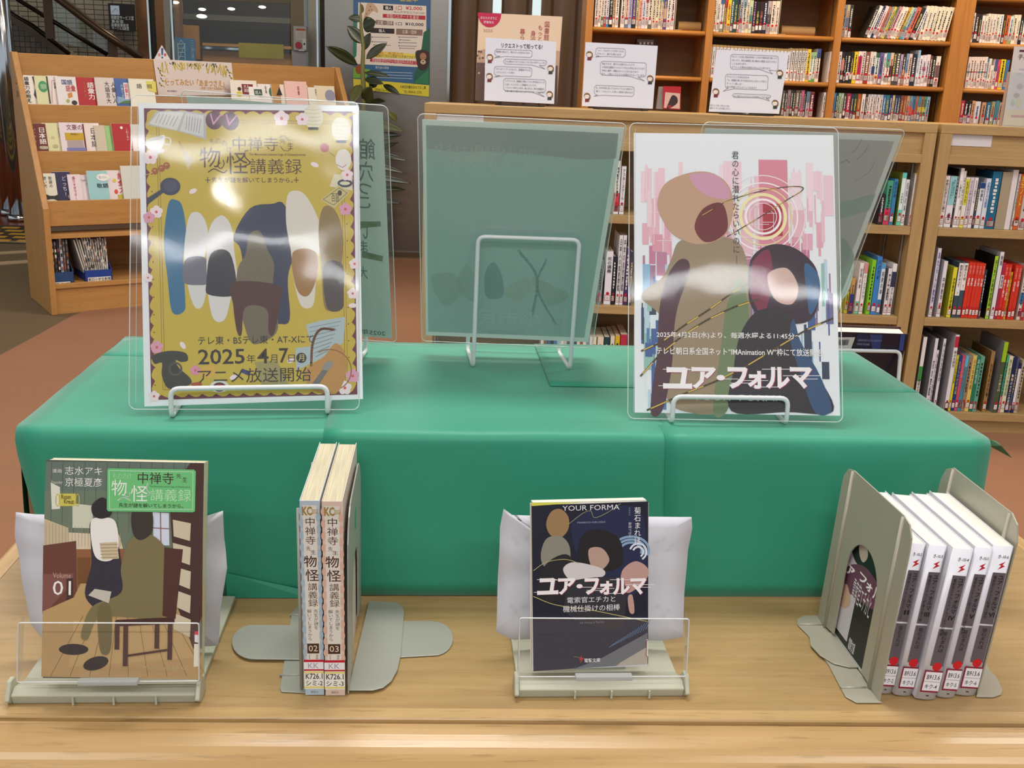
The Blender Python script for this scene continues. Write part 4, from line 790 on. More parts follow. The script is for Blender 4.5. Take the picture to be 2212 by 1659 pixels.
row('U', U4, 1450, zr[2], [(126, 166, 1275, 'e8e4e8', bd((.9, 1, '4868a8'))), (170, 212, 1275, 'eceaea', bd((.9, 1, '4868a8'))), (216, 254, 1275, 'eceaea', bd((.9, 1, '4868a8'))), (258, 302, 1285, 'c02c30'), (306, 350, 1295, '201c20', bd((0, .4, 'b8b0b0'))), (354, 396, 1295, '1c181c', bd((0, .45, '8460a0'))), (400, 436, 1290, 'd8986c'), (440, 506, 1298, 'd8d4dc'), (528, 578, 1310, 'c89878'), (590, 640, 1315, '3c6c90'), (650, 694, 1300, '98946c'), (700, 745, 1290, '3c88a0'), (750, 792, 1310, 'b88c74')], '', '', h0=BH, stuff=True)
# cardboard rolls and bookends in bays one and two
def tall_end(x, y, yt, lab):
    s = us(x, y, .02); t = thing('bookend', lab, 'bookend', tuple(UP(s, .02, zr[0])), 'beige metal bookends in the tall case')
    m = mat('bookend_beige', 'd2c0a4', .4, .1); h = .165
    MB().prism([UP(s, .02, zr[0] + .001), UP(s, .02, zr[0] + h - .015), UP(s, .035, zr[0] + h), UP(s, .12, zr[0] + h), UP(s, .12, zr[0] + .001)], CUv * .002).build('upright_plate', m, t)
    MB().box(UP(s, .02, zr[0] + .001), CUv * .035, CNv * .1, Z * .0015).build('foot_plate', m, t)
tall_end(1300 + 1350 / 8.508, 35, 0, 'beige metal bookend closing the row in first tall bay'); tall_end(1500 + 1350 / 7.373, 45, 0, 'beige metal bookend closing the row in second tall bay')
for (x0, x1, y, lab) in ((1464, 1513, 57, 'brown cardboard roll lying at right of first tall bay'), (1686, 1758, 69, 'brown cardboard roll lying beside bookend in second tall bay')):
    z = zr[0] + .024; a, b = UP(us(x0, y, .12), .12, z), UP(us(x1, y, .12), .12, z)
    tag(MB().tube([a, a + (b - a) * .5, b], .023, 20).build('cardboard_roll', mat('cardboard', 'b08a58', .8), org=a, smooth=False), lab, 'cardboard roll', 'cardboard rolls in the tall case')
cl = UP(us(1375, 90, .1), .1, uz(1375, 97, .1)); MB()
t = thing('calendar_box', 'small dark box with four white squares behind middle notice', 'box', tuple(UP(us(1374, 88, .16), .16, zr[1])))
s0, s1 = us(1375, 90, .16), us(1417, 90, .16); zt = uz(1390, 84, .16)
MB().box(UP(s0, .16, zr[1] + .0005), CUv * (s1 - s0), CNv * .06, Z * (zt - zr[1])).build('body', mat('box_dark', '34302e', .4), t)
ar = Art(UP(s0, .16, zr[1]), CUv, Z, lift=.001, step=.0005)
ar.rect(1377, 85, 1412, 92, '8a8886')
for k in range(4): ar.rect(1381 + 8.3 * k, 91, 1386 + 8.3 * k, 96, 'e8e6e4')
ar.done(t)

# ================================================================== BOOKS IN THE LOW CABINETS
C4 = (1960, 330, 8.294); C5 = (1960, 510, 8.294); C6 = (1960, 690, 7.9); C7 = (1800, 350, 4.74); C8 = (1260, 300, 3.607)
tt = lambda s, a=.3, b=.92, c='2a2a30', **k: dict(title=[(s, a, b, c)], **k)
gR = 'books in the right low shelf'
row('C', C4, 1200, .77, [(484, 566, 410, 'f0e4e0', tt('学校に行きたくない君へ', .28, .95)), (570, 650, 412, 'f0e4e0', tt('学校に行きたくない君へ', .28, .93)), (668, 782, 418, 'e8e4ea', dict(title=[('わたしはわたし', .62, .94, '28505a', (.5, .8)), ('あなたじゃない', .56, .9, '28505a', (.2, .5)), ('鴻巣麻里香', .14, .28, '302c60', (.3, .7))], bands=((.44, 1, '94ccd0'), (.1, .14, 'f0c890')))),
    (786, 808, 290, '181412', dict(side='14110f')), (830, 885, 275, 'f4f0ee', tt('16歳からの', .5, .8)), (888, 930, 325, 'ece8e0', tt('はじめての本', .3, .9)), (944, 1010, 440, 'e8e4d8', dict(bands=((.46, .97, 'dcd438'), (0, .2, 'e8e040')), title=[('愛がなんだ', .5, .92, '605c20')])), (1018, 1085, 440, 'ddd2da', tt('ひとりの時の自分の守り方', .2, .95, '706878')), (1100, 1160, 445, 'ece6ea', tt('ヒマラヤに学校をつくる', .5, .95, '302838')),
    (1166, 1210, 480, '34424c', {}), (1214, 1296, 540, 'e6eaf0', dict(bands=((.88, 1, '1c3c84'), (.08, .22, 'dce078')), title=[('何度も', .6, .86, '303848')])), (1312, 1392, 460, 'dde2ea', tt('多数決から憲法教室', .42, .93, '3c78c0')), (1406, 1562, 332, '17688c', dict(side='125878')), (1580, 1752, 340, 'a89a80', dict(lab=False, dot=False, mk=None, title=[(' ', 0, 1, 'a89a80')])), (1756, 1850, 305, 'e4dcdc', dict(lab=False, dot=False, title=[(' ', 0, 1, 'a89a80')])), (1880, 1902, 380, 'd8d4d0', {}), (1906, 2002, 380, 'c86424', dict(title=[('自分ノート', .4, .98, 'f4e04c'), ('梅原', .12, .2, '402010')])), (2010, 2110, 380, 'c8c0b8', {})],
    'on upper shelf, right low bookshelf', gR, parts=True)
row('C', C5, 1300, .442, [(392, 452, 215, 'dcd8e4', dict(side='b8b4bc', d=-.004, title=[('あたらしい数学', .2, .95, '3038a0')])), (535, 600, 448, 'eae6ea', dict(side='c4c4cc', title=[('中学数学', .3, .72, '383840'), ('算数', .14, .26, 'c02838')])), (720, 788, 560, 'e4dc34', dict(side='a8a828', title=[('中学数学公式図鑑', .2, .8, '303020')])), (806, 885, 472, '3c505e', dict(bands=((.4, .99, 'f0ece8'),), title=[('数学をするって', .56, .96, '602830'), ('?', .42, .48, '203050')])), (890, 968, 474, '3c505e', dict(bands=((.5, .99, 'f0ece8'),), title=[('図形って何', .68, .96, '602830'), ('?', .54, .62, '203050')])),
    *[(985 + 59 * i, 1041 + 59 * i, 472 + 5 * i, 'dc3822', dict(title=[('数学の要点', .8, .95, 'f0a090'), (t_, .58, .73, 'f4ece8')])) for i, t_ in enumerate(('虚数', '素数', '三角関数', '行列', '対数'))],
    (1286, 1318, 600, '2a4450', {}), (1420, 1478, 355, 'a8d83c', dict(side='14120e', title=[('はじめての相対性理論', .2, .95, '283018')])), (1502, 1568, 282, 'e6e4e8', dict(side='b0aeb0', title=[('物理', .8, .95, '404048')])), (1578, 1630, 475, 'b02848', dict(bands=((.55, .78, 'ece8ec'),), title=[('物理学', .56, .77, '303038')])), (1634, 1688, 508, 'd83420', dict(title=[('数学の要点', .8, .95, 'f0a090'), ('微分と積分', .4, .73, 'f4ece8')])), (1692, 1744, 510, 'd83420', dict(title=[('数学の要点', .8, .95, 'f0a090'), ('確率と統計', .35, .73, 'f4ece8')])), (1746, 1782, 645, 'dca820', tt('楽しい化学の実験', .1, .95, '504010')), (1812, 1868, 520, 'd83420', dict(title=[('科学の要点', .75, .95, 'f0a090'), ('化学反応', .52, .7, 'f4ece8')])), (1872, 1930, 522, 'd83420', dict(title=[('科学の要点', .75, .95, 'f0a090'), ('化学', .6, .72, 'f4ece8')])), (1985, 2045, 520, 'dcd4cc', dict(side='c8b8b0', bands=((.3, .5, '3078b0'),))), (2050, 2110, 560, 'c02c34', {})],
    'on middle shelf, right low bookshelf', gR, parts=True)
row('C', C6, 900, .085, [(55, 118, 530, '1c1814', dict(bands=((.2, .82, 'cc7450'),), mk=('b05838', .2, .8, 5))), (190, 252, 300, 'ece8e4', dict(side='8c8680', bands=((.4, .6, '3c9440'), (0, .2, '3c9440')), title=[('植物の生活', .2, .42, '303038')])), (395, 446, 325, 'e4e2ea', dict(side='8a8a90', bands=((0, .1, 'c0cc28'),), title=[('花の図鑑', .2, .7, '40404c')])), (450, 484, 530, 'e8e0e6', dict(title=[('根も葉もある植物談義', .1, .95, '40404c')])), (535, 578, 330, 'e2e2e8', dict(side='787a7e', title=[('みんなの生命科学', .4, .95, '282830')])),
    (728, 792, 265, 'e8e6ea', dict(side='aeacb4', d=-.012, bands=((.84, .98, 'c02840'), (0, .12, '30281c')), title=[('卵の大研究', .58, .8, '202024')])), (798, 838, 615, 'e8dc28', tt('ゆるふわ昆虫図鑑', .5, .95, '706810')), (842, 900, 618, '1c3c80', tt('生きものの不思議', .3, .9, 'b8a860')), (904, 954, 618, 'd05068', tt('クジラの話', .6, .95, 'e8a0a8')), (958, 1012, 618, '3c90a8', bd((.8, 1, '60b8d8'))), (1018, 1078, 622, '98836c', {}), (1084, 1148, 624, 'e4c468', tt('小さな虫の話', .4, .95, '806830')), (1152, 1216, 630, '1c7c5c', tt('森の生態系', .5, .95, 'b8d8c8')), (1220, 1284, 632, '60a890', {}),
    (1384, 1446, 545, 'a07c48', dict(side='785830', title=[('生きものの行動', .25, .8, '40301c')])), (1570, 1640, 385, '50583a', dict(side='84868a', d=-.008, bands=((.72, 1, '9cc818'),), title=[('カメムシ博士入門', .3, .55, 'd0d8b8')])), (1660, 1694, 625, '4cb088', bd((0, .3, 'e08890'))), (1700, 1766, 630, 'e8e0c0', tt('新種発見の物語図鑑', .3, .95, '60a050')), (1772, 1836, 650, '142450', tt('動物の大まじめ図鑑', .1, .7, 'e8e0c8')), (1840, 1878, 655, '4c5470', {}), (1884, 1930, 760, '1c2450', dict(bands=((.1, .9, 'e8e8f0'),))), (1936, 1996, 700, 'b8a890', {})],
    'on bottom shelf, right low bookshelf', gR, parts=True)
gL = 'books in the long low shelf'
row('C', C7, 500, .77, [(470, 512, 330, '2c2430', {}), (522, 580, 190, '48a080', bd((0, .38, 'd03c60'))), (586, 624, 175, '3c80b0', tt('読みの本', .6, .95, '284878')), (662, 702, 110, 'e0f0ec', dict(side='8a9c30', bands=((.9, 1, '60d0c8'), (0, .3, '68d0b8')), title=[('てわかる', .42, .62, '283038')])), (706, 740, 180, 'e0e4e8', tt('自由の本', .3, .95, '808890')), (786, 826, 115, 'f0eef0', dict(side='a8a098', bands=((.97, 1, 'e8d840'), (0, .2, 'e8b0c0')), title=[('13歳からの日本国憲法', .25, .95, '282830')])), (829, 843, 130, '201c1c', dict(lab=False, dot=False))],
    'on upper shelf, long low bookshelf', gL, parts=True)
row('C', C7, 1300, .442, [(140, 170, 1330, 'b8b840', {}), (182, 218, 1190, 'c89850', bd((0, .55, '2c3080'))), (244, 282, 1035, 'ece8e6', dict(bands=((0, .25, '70c8a0'),), title=[('世界の本', .5, .9, '606060')])), (292, 328, 1035, 'f0ece8', dict(bands=((.8, 1, 'd89090'),), title=[('ハーフブドウ', .3, .78, '282428')])), (364, 404, 1005, '84d028', dict(side='90d040')), (412, 462, 970, '3c84cc', dict(side='3878b8', title=[('パパラギ', .6, .95, '203860')])), (468, 506, 1040, 'd8e4ec', dict(bands=((.9, 1, '50a0d8'), (0, .3, '3c78a8')), title=[('将来の本', .4, .85, '404858')])), (540, 576, 1090, 'e4e0e4', dict(side='787878', title=[('正義', .3, .9, '505058')])), (580, 622, 1045, 'f0eeee', dict(bands=((.55, .85, '303454'),), title=[('ずるい理屈', .2, .54, '585860')]))],
    'on middle shelf, long low bookshelf', gL, parts=True)
row('C', C8, 500, .77, [(236, 276, 172, 'e8e4e0', dict(lean=.0, bands=((.15, .4, 'd04048'),))), (284, 318, 215, 'e4e4e8', dict(title=[('アフタースクール', .3, .95, '383848')]))], 'upper shelf, gap between the posters', 'books seen between the posters', parts=True)
row('C', C8, 1150, .442, [(40, 78, 940, '5c6c84', {}), (82, 106, 950, 'b8b4b0', {}), (110, 150, 950, '787c84', {}), (166, 218, 878, 'e8e8f0', tt('死の講義', .6, .9, '404048')), (222, 248, 918, '1c2434', {}), (258, 284, 752, 'e6e6ea', tt('日本人の知恵図鑑', .2, .95, '282830')), (288, 314, 752, 'e6e6ea', tt('中学の自然図鑑', .2, .95, '282830')), (318, 350, 850, '4c3468', {}), (353, 380, 880, '2c2838', {})], 'middle shelf, gap between the posters', 'books seen between the posters', parts=True, start=0)
low = [('e8e4dc', 22), ('7c5c48', 24), ('3c5c8c', 26), ('1c1c20', 20), ('4a78a8', 30), ('e0d060', 18), ('ece8e4', 26), ('c8c4c0', 22), ('585c60', 20), ('f0eeec', 30), ('2c3c50', 20), ('e4e0da', 24), ('a8362c', 20), ('ece6da', 26), ('8c90a0', 22), ('f0ece8', 20), ('e8dcc0', 30), ('5c6840', 20)]
x = -330; its = []
for c, w in low: its.append((x, x + w, 1545, c, {})); x += w + 2
its += [(86, 106, 1440, 'e8e6e8', {}), (112, 158, 1545, 'e8dcc4', {}), (164, 202, 1545, '1c4448', {}), (212, 244, 1540, 'e0dcc8', {}), (250, 284, 1535, 'd8bc28', {}), (290, 340, 1525, 'b83048', {})]
row('C', C8, 1580, .085, its, 'bottom shelf, behind the green box', 'books glimpsed behind the green box', h0=None, parts=False)
if STUFF.f:
    o = STUFF.build('book_mass', ink); o['label'] = 'dense lowest visible rows of coloured paperbacks in the tall bookcase'; o['category'] = 'books'; o['kind'] = 'stuff'

# ================================================================== NOTICES ON THE LOW SHELVES
whitem = mat('paper_white', 'dfe1ec', .6); blackw = mat('black_wire', '16161a', .35, .3)
def notice(d, corners, lab, draw, x_l, x_r, yb, nm='notice_sheet', group='white speech bubble notices'):
    p0 = CP(0, d, 0); n_ = nrm(CNv + Z * -.12); a = hp(corners[3][0], corners[3][1], p0 + Z * HC, n_); P0 = a
    t = thing(nm, lab, 'notice', tuple(a), group)
    q = [hp(x, y, P0, n_) for x, y in corners]
    MB().prism(q, n_ * .0015).build('paper_sheet', whitem, t)
    ar = Art(P0, CUv, np.cross(CUv, -n_) * -1 if np.cross(CUv, -n_)[2] < 0 else np.cross(CUv, -n_), lift=.0012, step=.0004); draw(ar); ar.done(t)
    e = thing('display_easel', 'small black wire easel holding the ' + ('leftmost' if d and corners[0][0] < 1100 else 'middle' if corners[0][0] < 1400 else 'rightmost') + ' speech bubble notice', 'easel', tuple(hp((x_l + x_r) / 2, yb, P0, CNv)), 'black wire easels')
    l, r = hp(x_l, yb, P0 - CNv * .012, CNv), hp(x_r, yb + (x_r - x_l) * .05, P0 - CNv * .012, CNv); l[2] = r[2] = HC + .003
    u = CNv * .055
    MB().tube(rounded([l + Z * .008, l, l + u, l + u + Z * .09, r + u + Z * .09, r + u, r, r + Z * .008], .004, 3)[3:-3], .0016, 6).build('wire_frame', blackw, e, smooth=True)
    MB().tube([l - CUv * .02 + Z * .001, l + Z * .0, r + Z * .0, r + CUv * .02 + Z * .001], .0022, 6).build('front_lip', blackw, e, smooth=True)
def bubble(ar, x0, y0, x1, y1, tail, lines, skew=.04, fs=5.5):
    s = lambda x, y: (x, y + (x - x0) * skew)
    r = 4
    ar.line([s(x0 + r, y0), s(x1 - r, y0), s(x1 - 1, y0 + 1.5), s(x1, y0 + r), s(x1 - .8, y1 - r), s(x1 - r, y1)] + [s(*tail[0]), tail[1], s(*tail[2])] + [s(x0 + r, y1), s(x0 - .3, y1 - r), s(x0, y0 + r), s(x0 + r, y0)], .65, '66666f')
    for i, l in enumerate(lines):
        yy = y0 + 3.2 + i * fs * 1.33; w = min(len(l) * 4.0, x1 - x0 - 6)
        ar.text(l, x0 + 3, yy + skew * w / 2, x0 + 3 + w, yy + fs * .82 + skew * w / 2, '5a5a68')
def girl(ar, x, y, cloth, sc=1, pony=1):
    ar.ell(x + pony * 5 * sc, y + 3 * sc, 2.6 * sc, 6 * sc, '84603c'); ar.ell(x, y, 6.6 * sc, 6.2 * sc, '84603c'); ar.ell(x - .3, y + 1.6 * sc, 5.2 * sc, 4.6 * sc, 'efe4dc')
    ar.poly([(x - 6 * sc, y - 1.5 * sc), (x - 4 * sc, y - 5.6 * sc), (x, y - 6.4 * sc), (x + 4.5 * sc, y - 5 * sc), (x + 6 * sc, y - .5 * sc), (x + 1 * sc, y - 2.4 * sc)], '84603c')
    for dx in (-2.1, 2.1): ar.ell(x + dx * sc, y + 2 * sc, .6 * sc, .7 * sc, '403028', 8)
    ar.poly([(x - 4 * sc, y + 7 * sc), (x + 4 * sc, y + 7 * sc), (x + 4.4 * sc, y + 13 * sc), (x - 4.4 * sc, y + 13 * sc)], cloth)
def n1(ar):
    ar.text('リクエストって知ってる?', 1083, 94.5, 1172, 105, '18181c', .03)
    bubble(ar, 1069, 106, 1150, 121, [(1090, 121), (1068, 125), (1080, 120.5)], ['図書館に来たけど、読みたかった本がないなあ…'])
    bubble(ar, 1088, 127, 1181, 138, [(1165, 138), (1177, 149), (1150, 138)], ['そんな時はリクエストを出してみてはいかがでしょうか?'])
    bubble(ar, 1068, 143, 1149, 163, [(1090, 163), (1068, 166), (1080, 162.5)], ['うわっびっくりした!なんだ、図書館のひとね', 'リクエストって何??'])
    bubble(ar, 1088, 169, 1179, 196, [(1162, 197), (1176, 209), (1148, 196)], ['リクエストとは、図書館に所蔵していない本を読みたいとき', 'に出していただくご要望のことです。', 'リクエストで受付した本は、購入または、県内の図書館か', 'ら取り寄せて借りることができるサービスです。'])
    girl(ar, 1058, 123, '782028', pony=1); girl(ar, 1189, 147, '28382c', pony=1); girl(ar, 1057, 164, '782028'); girl(ar, 1187, 203, '28382c')
notice(.10, [(1049, 81), (1202, 90), (1197, 224.5), (1046, 217)], 'white notice titled in bold with four speech bubbles, leftmost', n1, 1082, 1165, 221)
def n2(ar):
    bubble(ar, 1287, 103, 1351, 121, [(1305, 121), (1286, 123), (1295, 120.5)], ['へえ～、そんなサービスがあったんだ。', 'それって、誰でも使えるの?'])
    bubble(ar, 1297, 132, 1396, 162, [(1378, 163), (1392, 175), (1360, 162)], ['残念ですが、誰でもは使えないんです。', '大牟田市立図書館でリクエストできるのは市内に住んでいる方か', '市内に通学・通勤されている方になります。', 'また、一回にリクエストは5冊までとなっています。'])
    bubble(ar, 1284, 184, 1370, 205, [(1300, 205), (1283, 208), (1291, 204.5)], ['私、○○中学校に通っているからリクエスト出来るや!', '借り、リクエストした本って絶対に読めるの?'])
    girl(ar, 1273, 117, '782028'); girl(ar, 1404, 169, '28382c'); girl(ar, 1268, 207, '782028')
notice(.10, [(1265, 91), (1421, 99), (1410, 235), (1257, 229)], 'white notice with three speech bubbles, before empty shelves', n2, 1293, 1388, 233)
def n3(ar):
    bubble(ar, 1578, 117, 1681, 149, [(1661, 148), (1669, 160), (1640, 147)], ['本によっては既に絶版(発売終了した本)や高額な物で購入でき', 'なかったり、県内の図書館に無い場合など要望にお応えできない', 'こともあります。', 'そういった場合はお断りすることもあります。'])
    bubble(ar, 1567, 160, 1659, 191, [(1585, 191), (1562, 197), (1573, 190)], ['そういうこともあるのかぁ', 'でも、図書館に無い本でも読めるかもしれないって思うと', 'すっごく楽しみ!', '私も早速リクエストしてみます!!'])
    bubble(ar, 1582, 202, 1665, 210, [(1655, 209), (1662, 218), (1640, 209)], ['はい!!皆さんのリクエストをお待ちしております!'])
    girl(ar, 1684, 157, '28382c'); girl(ar, 1546, 197, '782028'); girl(ar, 1674, 222, '28382c')
    ar.text('予約について詳しく知りたい方は、', 1533, 226, 1576, 230.5, '6a6a74'); ar.text('職員カウンターまでお尋ねください。', 1533, 232, 1578, 236.5, '6a6a74')
notice(.10, [(1548, 107), (1704, 114), (1683, 246), (1531, 241)], 'white notice with three bubbles standing before white paperbacks', n3, 1565, 1660, 244)
# big cherry-blossom library poster behind the first notice
p0 = CP(0, .24, 0); t = thing('library_week_poster', 'large peach poster with red badge and vertical red lettering behind leftmost notice', 'poster', tuple(hp(1120, 222, p0, CNv)))
q = [hp(x, y, p0, CNv) for x, y in ((1034, 27), (1215, 36), (1202, 226), (1026, 217))]
MB().prism(q, CNv * .004).build('board', mat('poster_peach', 'edd2b4', .5), t)
ar = Art(p0, CUv, Z, lift=.001, step=.0005)
ar.poly([(1032, 110), (1060, 103), (1210, 110), (1203, 226), (1026, 217)], 'c8a890'); ar.poly([(1030, 135), (1205, 142), (1203, 226), (1026, 217)], '6a5450')
for k in range(90): x = 1030 + 172 * rg.random(); y = 108 + 50 * rg.random() ** 1.3 + (x - 1030) * .04; ar.ell(x, y, 2.5, 2.2, rg.choice(['d8b0a8', 'c89890', '8a7068', '5c4a44', 'e4c4b8']), 7)
ar.poly([(1033, 27), (1083, 29.5)] + [(1083 - 50 * math.sin(a) ** 1.0 * .0 - 25 + 25 * math.cos(a), 30 + 29 * math.sin(a)) for a in [k * math.pi / 10 for k in range(1, 10)]] + [(1032, 33)], 'c82850')
ar.text('あなたのまちに', 1038, 36, 1074, 42, 'f0d0d8', .01); ar.text('図書館を', 1045, 45, 1067, 51, 'f0d0d8', .01); ar.text('2025', 1044, 63, 1064, 69, 'c89888')
ar.text('図書館', 1175, 46, 1187, 88, 'b03048', 0, True); ar.text('もっと', 1161, 54, 1172, 90, 'b03048', 0, True); ar.text('身近に', 1145, 66, 1157, 106, 'b03048', 0, True); ar.text('暮らし', 1122, 62, 1134, 100, 'b03048', 0, True); ar.done(t)
# red card display and the leaflet holder at the right edge
p0 = CP(0, .12, 0); t = thing('red_card_display', 'small clear stand with red framed card beside the middle notice', 'card stand', tuple(hp(1445, 236, p0, CNv)))
q = [hp(x, y, p0, CNv) for x, y in ((1433, 186), (1471, 187), (1470, 237), (1432, 235))]
MB().prism(q, CNv * .012).build('red_card', mat('card_red', 'b81c24', .3), t)
q = [hp(x, y, p0 + CNv * .02, CNv) for x, y in ((1424, 187), (1436, 187), (1432, 236), (1418, 235))]
MB().prism(q, CNv * .02).build('clear_stand', mat('clear_grey', '9a9490', .2), t)
ar = Art(p0, CUv, Z, lift=.001, step=.0005); ar.poly([(1437, 199), (1469, 202), (1468, 235), (1434, 233)], 'd8b4a8'); ar.blob([(1452, 206), (1462, 210), (1463, 222), (1450, 232), (1440, 234), (1444, 222)], '3c2c2c'); ar.ell(1446, 230, 5, 3, 'a02830'); ar.done(t)
p0 = CP(0, .05, 0); t = thing('leaflet_holder', 'clear leaflet holder with pale event flyer at right picture edge', 'leaflet holder', tuple(hp(2190, 276, p0, CNv)))
q = [hp(x, y, p0, CNv) for x, y in ((2192, 100), (2290, 104), (2278, 284), (2166, 274))]
MB().prism(q, CNv * .004).build('flyer', mat('flyer_pale', 'd4ccc8', .4), t)
q = [hp(x, y, p0, CNv) for x, y in ((2184, 155), (2288, 159), (2276, 286), (2163, 276))]
MB().prism([a - CNv * .004 for a in q], CNv * .0015).build('holder_front', film_mat('holder_clear', .12, bstr=.05), t); MB().prism([a + CNv * .006 for a in q], CNv * .02).build('holder_back', mat('holder_back', 'b09888', .3), t)
ar = Art(p0, CUv, Z, lift=.001, step=.0005); ar.text('子', 2199, 118, 2209, 128, '6a2830', .03); ar.text('ども', 2211, 119, 2230, 128, '6a2830', .03); ar.rect(2202, 108, 2225, 112, '502830')
ar.text('子ども', 2201, 148, 2212, 152, '4a78b8'); ar.text('からこ', 2199, 157, 2210, 161, '6a90c8'); ar.ell(2203, 186, 6, 6, 'b8a8a8'); ar.ell(2196, 206, 6, 5, 'b09890'); ar.ell(2188, 222, 4, 7, 'a8c8a8'); ar.ell(2200, 222, 5, 9, 'd0cc9c'); ar.poly([(2170, 236), (2240, 240), (2238, 275), (2168, 270)], 'dccca4'); ar.rect(2183, 249, 2230, 254, 'c88080'); ar.done(t)

# ================================================================== DISPLAY TABLE
def pz(x, y): p = hz(x, y, TT); return p
tp1 = wood('table_beech', 'a58656', 'b19466', 0, .33, 2.4, RAD(-1), .16); band = wood('table_edge_beech', 'b4935e', 'c8a878', 0, .30, 1.4, RAD(-1), .3); mould = wood('table_moulding', 'b08e5c', 'c2a06e', 0, .28, 1.1, RAD(-1), .26)
tb_ = thing('display_table', 'low beech display table with rounded moulded front edge', 'table', (.14, 1.2, 0))
fl_, fr_ = pz(-400, 1523), pz(2600, 1542); gl, gr_ = pz(-400, 1546.5), pz(2600, 1567)
xl, xr2 = -.44, .72
def onl(a, b, x): return a + (b - a) * ((x - a[0]) / (b[0] - a[0]))
A_, B_ = onl(fl_, fr_, xl), onl(fl_, fr_, xr2); G1, G2 = onl(gl, gr_, xl - .02), onl(gl, gr_, xr2 + .02)
A2, B2 = A3(xl + .012, 1.9, TT), A3(xr2 - .012, 1.9, TT)
MB().prism([A_, B_, A3(xr2 - .0, 1.9, TT), A3(xl, 1.9, TT)][::1], (0, 0, -.03)).build('table_top', tp1, tb_)
def sweep(prof, a, b, name, m, n=1):
    """profile (forward, down) swept from a to b along the front edge"""
    d = nrm(b - a); f = A3(d[1], -d[0], 0); mb = MB(); P = len(prof)
    vs = [p + f * q[0] - Z * q[1] for p in (a, b) for q in prof]
    mb.add(vs, [(i, i + 1, P + i + 1, P + i) for i in range(P - 1)] + [tuple(range(P))[::-1], tuple(range(P, 2 * P))]); return mb.build(name, m, tb_)
w0 = abs((G1 - onl(fl_, fr_, xl - .02)) @ Y) - .0005
E1, E2 = onl(fl_, fr_, xl - .02), onl(fl_, fr_, xr2 + .02)
sweep([(0, .03), (0, -.0006), (w0 * .94, -.0006), (w0, .0008), (w0, .03)], E1, E2, 'edge_band', band)
pr = [(0, .05), (0, .004), (.0035, .0045), (.0045, .0005)] + [(.0045 + .05 * math.sin(t), .0005 + .036 * (1 - math.cos(t))) for t in [k * math.pi / 24 for k in range(1, 13)]] + [(.0545, .045), (.05, .06), (.0, .06)]
o = sweep(pr, G1, G2, 'front_moulding', mould)
for x, s in ((xl, -1), (xr2, 1)):
    MB().box((x if s > 0 else x - .02, A_[1] - .01, TT - .03), (.02, 0, 0), (0, 1.9 - A_[1], 0), (0, 0, .0306)).build('side_edge', wood('table_side', 'bc9458', 'd2ae78', 1, .3, .7, 0, .3), tb_, bevel=.004)
for (x, y) in ((xl + .05, .80), (xr2 - .11, .80), (xl + .05, 1.8), (xr2 - .11, 1.8)): MB().box((x, y, 0), (.06, 0, 0), (0, .06, 0), (0, 0, TT - .03)).build('leg', mould, tb_, bevel=.006)
MB().box((xl + .05, .83, TT - .12), (xr2 - xl - .1, 0, 0), (0, .02, 0), (0, 0, .09)).build('apron', mould, tb_)

# ================================================================== GREEN PAPER COVERED BOX
green = mat('green_paper', '2a9678', .52, noise_=.05, nscale=6, bump=.10, bscale=60, spec=.5, sheen=.35)
green2 = mat('green_gap_shade', '0c4a28', .8)  # shade of the gap at the open left end, put in as dark green
bxo = thing('green_covered_box', 'long low box wrapped in overlapping sheets of green paper', 'box', (.09, 1.15, TT))
yF = hz(1100, 1287, TT)[1]; XL, XR = -.396, .585; YB = 1.345
MB().box((XL + .004, yF + .006, TT), (XR - XL - .008, 0, 0), (0, YB - yF - .012, 0), (0, 0, .172)).build('box_core', mat('box_brown', '8a6a44', .8), bxo)
H_ = BX - TT
def wav(x, y, k=1.0): return noise.noise(Vector((x * 5, y * 14, 1.3))) * .0016 * k + noise.noise(Vector((x * 16, y * 30, 5.1))) * .0005
def sheet(x0f, x1f, lift, name='paper_sheet', y1=YB, zlow=.0, ph=0):
    prof = []
    for k in range(15): prof.append(('t', y1 + (yF + .012 - y1) * k / 14))
    R_c = .011
    for k in range(1, 7): a = k / 7 * math.pi / 2; prof.append(('c', a))
    for k in range(12): prof.append(('f', H_ - R_c - (H_ - R_c - zlow) * k / 11))
    mb = MB(); nx = max(4, int(24 * (x1f(0, 0) - x0f(0, 0)))) * 2; rows = []
    for kind, q in prof:
        r = []
        for i in range(nx + 1):
            u = i / nx
            if kind == 't': y, z = q, H_
            elif kind == 'c': y, z = yF + R_c * (1 - math.sin(q)) , H_ - R_c * (1 - math.cos(q))
            else: y, z = yF, q
            xa, xb = x0f(y, z), x1f(y, z); x = xa + (xb - xa) * u
            if kind == 'f': y += -wav(x, z + ph, .9 * min(1, z / .05)) - .0005 + (.0009 if z < .041 and ph else 0)
            else: z += wav(x, y + ph)
            r.append((x, y - (lift if kind != 't' else 0), TT + z + (lift if kind != 'f' else 0)))
        rows.append(r)
    n = nx + 1; mb.add([v for r in rows for v in r], [(j * n + i, j * n + i + 1, (j + 1) * n + i + 1, (j + 1) * n + i) for j in range(len(rows) - 1) for i in range(nx)])
    return mb.build(name, green, bxo, smooth=True, solid=.0004)
c_ = lambda v: (lambda y, z: v)
s1 = lambda y, z: -.104 + (.002 if z > H_ - .02 else 0) + .012 * max(0, (y - 1.0)) * 6 * .12
sheet(lambda y, z: XL + .0 + (.030 * max(0, H_ - .02 - z) / H_), lambda y, z: s1(y, z) + .02, .0006)
sheet(s1, lambda y, z: .252 + .02, .0012, ph=3, zlow=.001)
sheet(lambda y, z: .240 + (.012 * (H_ - z) / H_), c_(XR), .0020, ph=7)
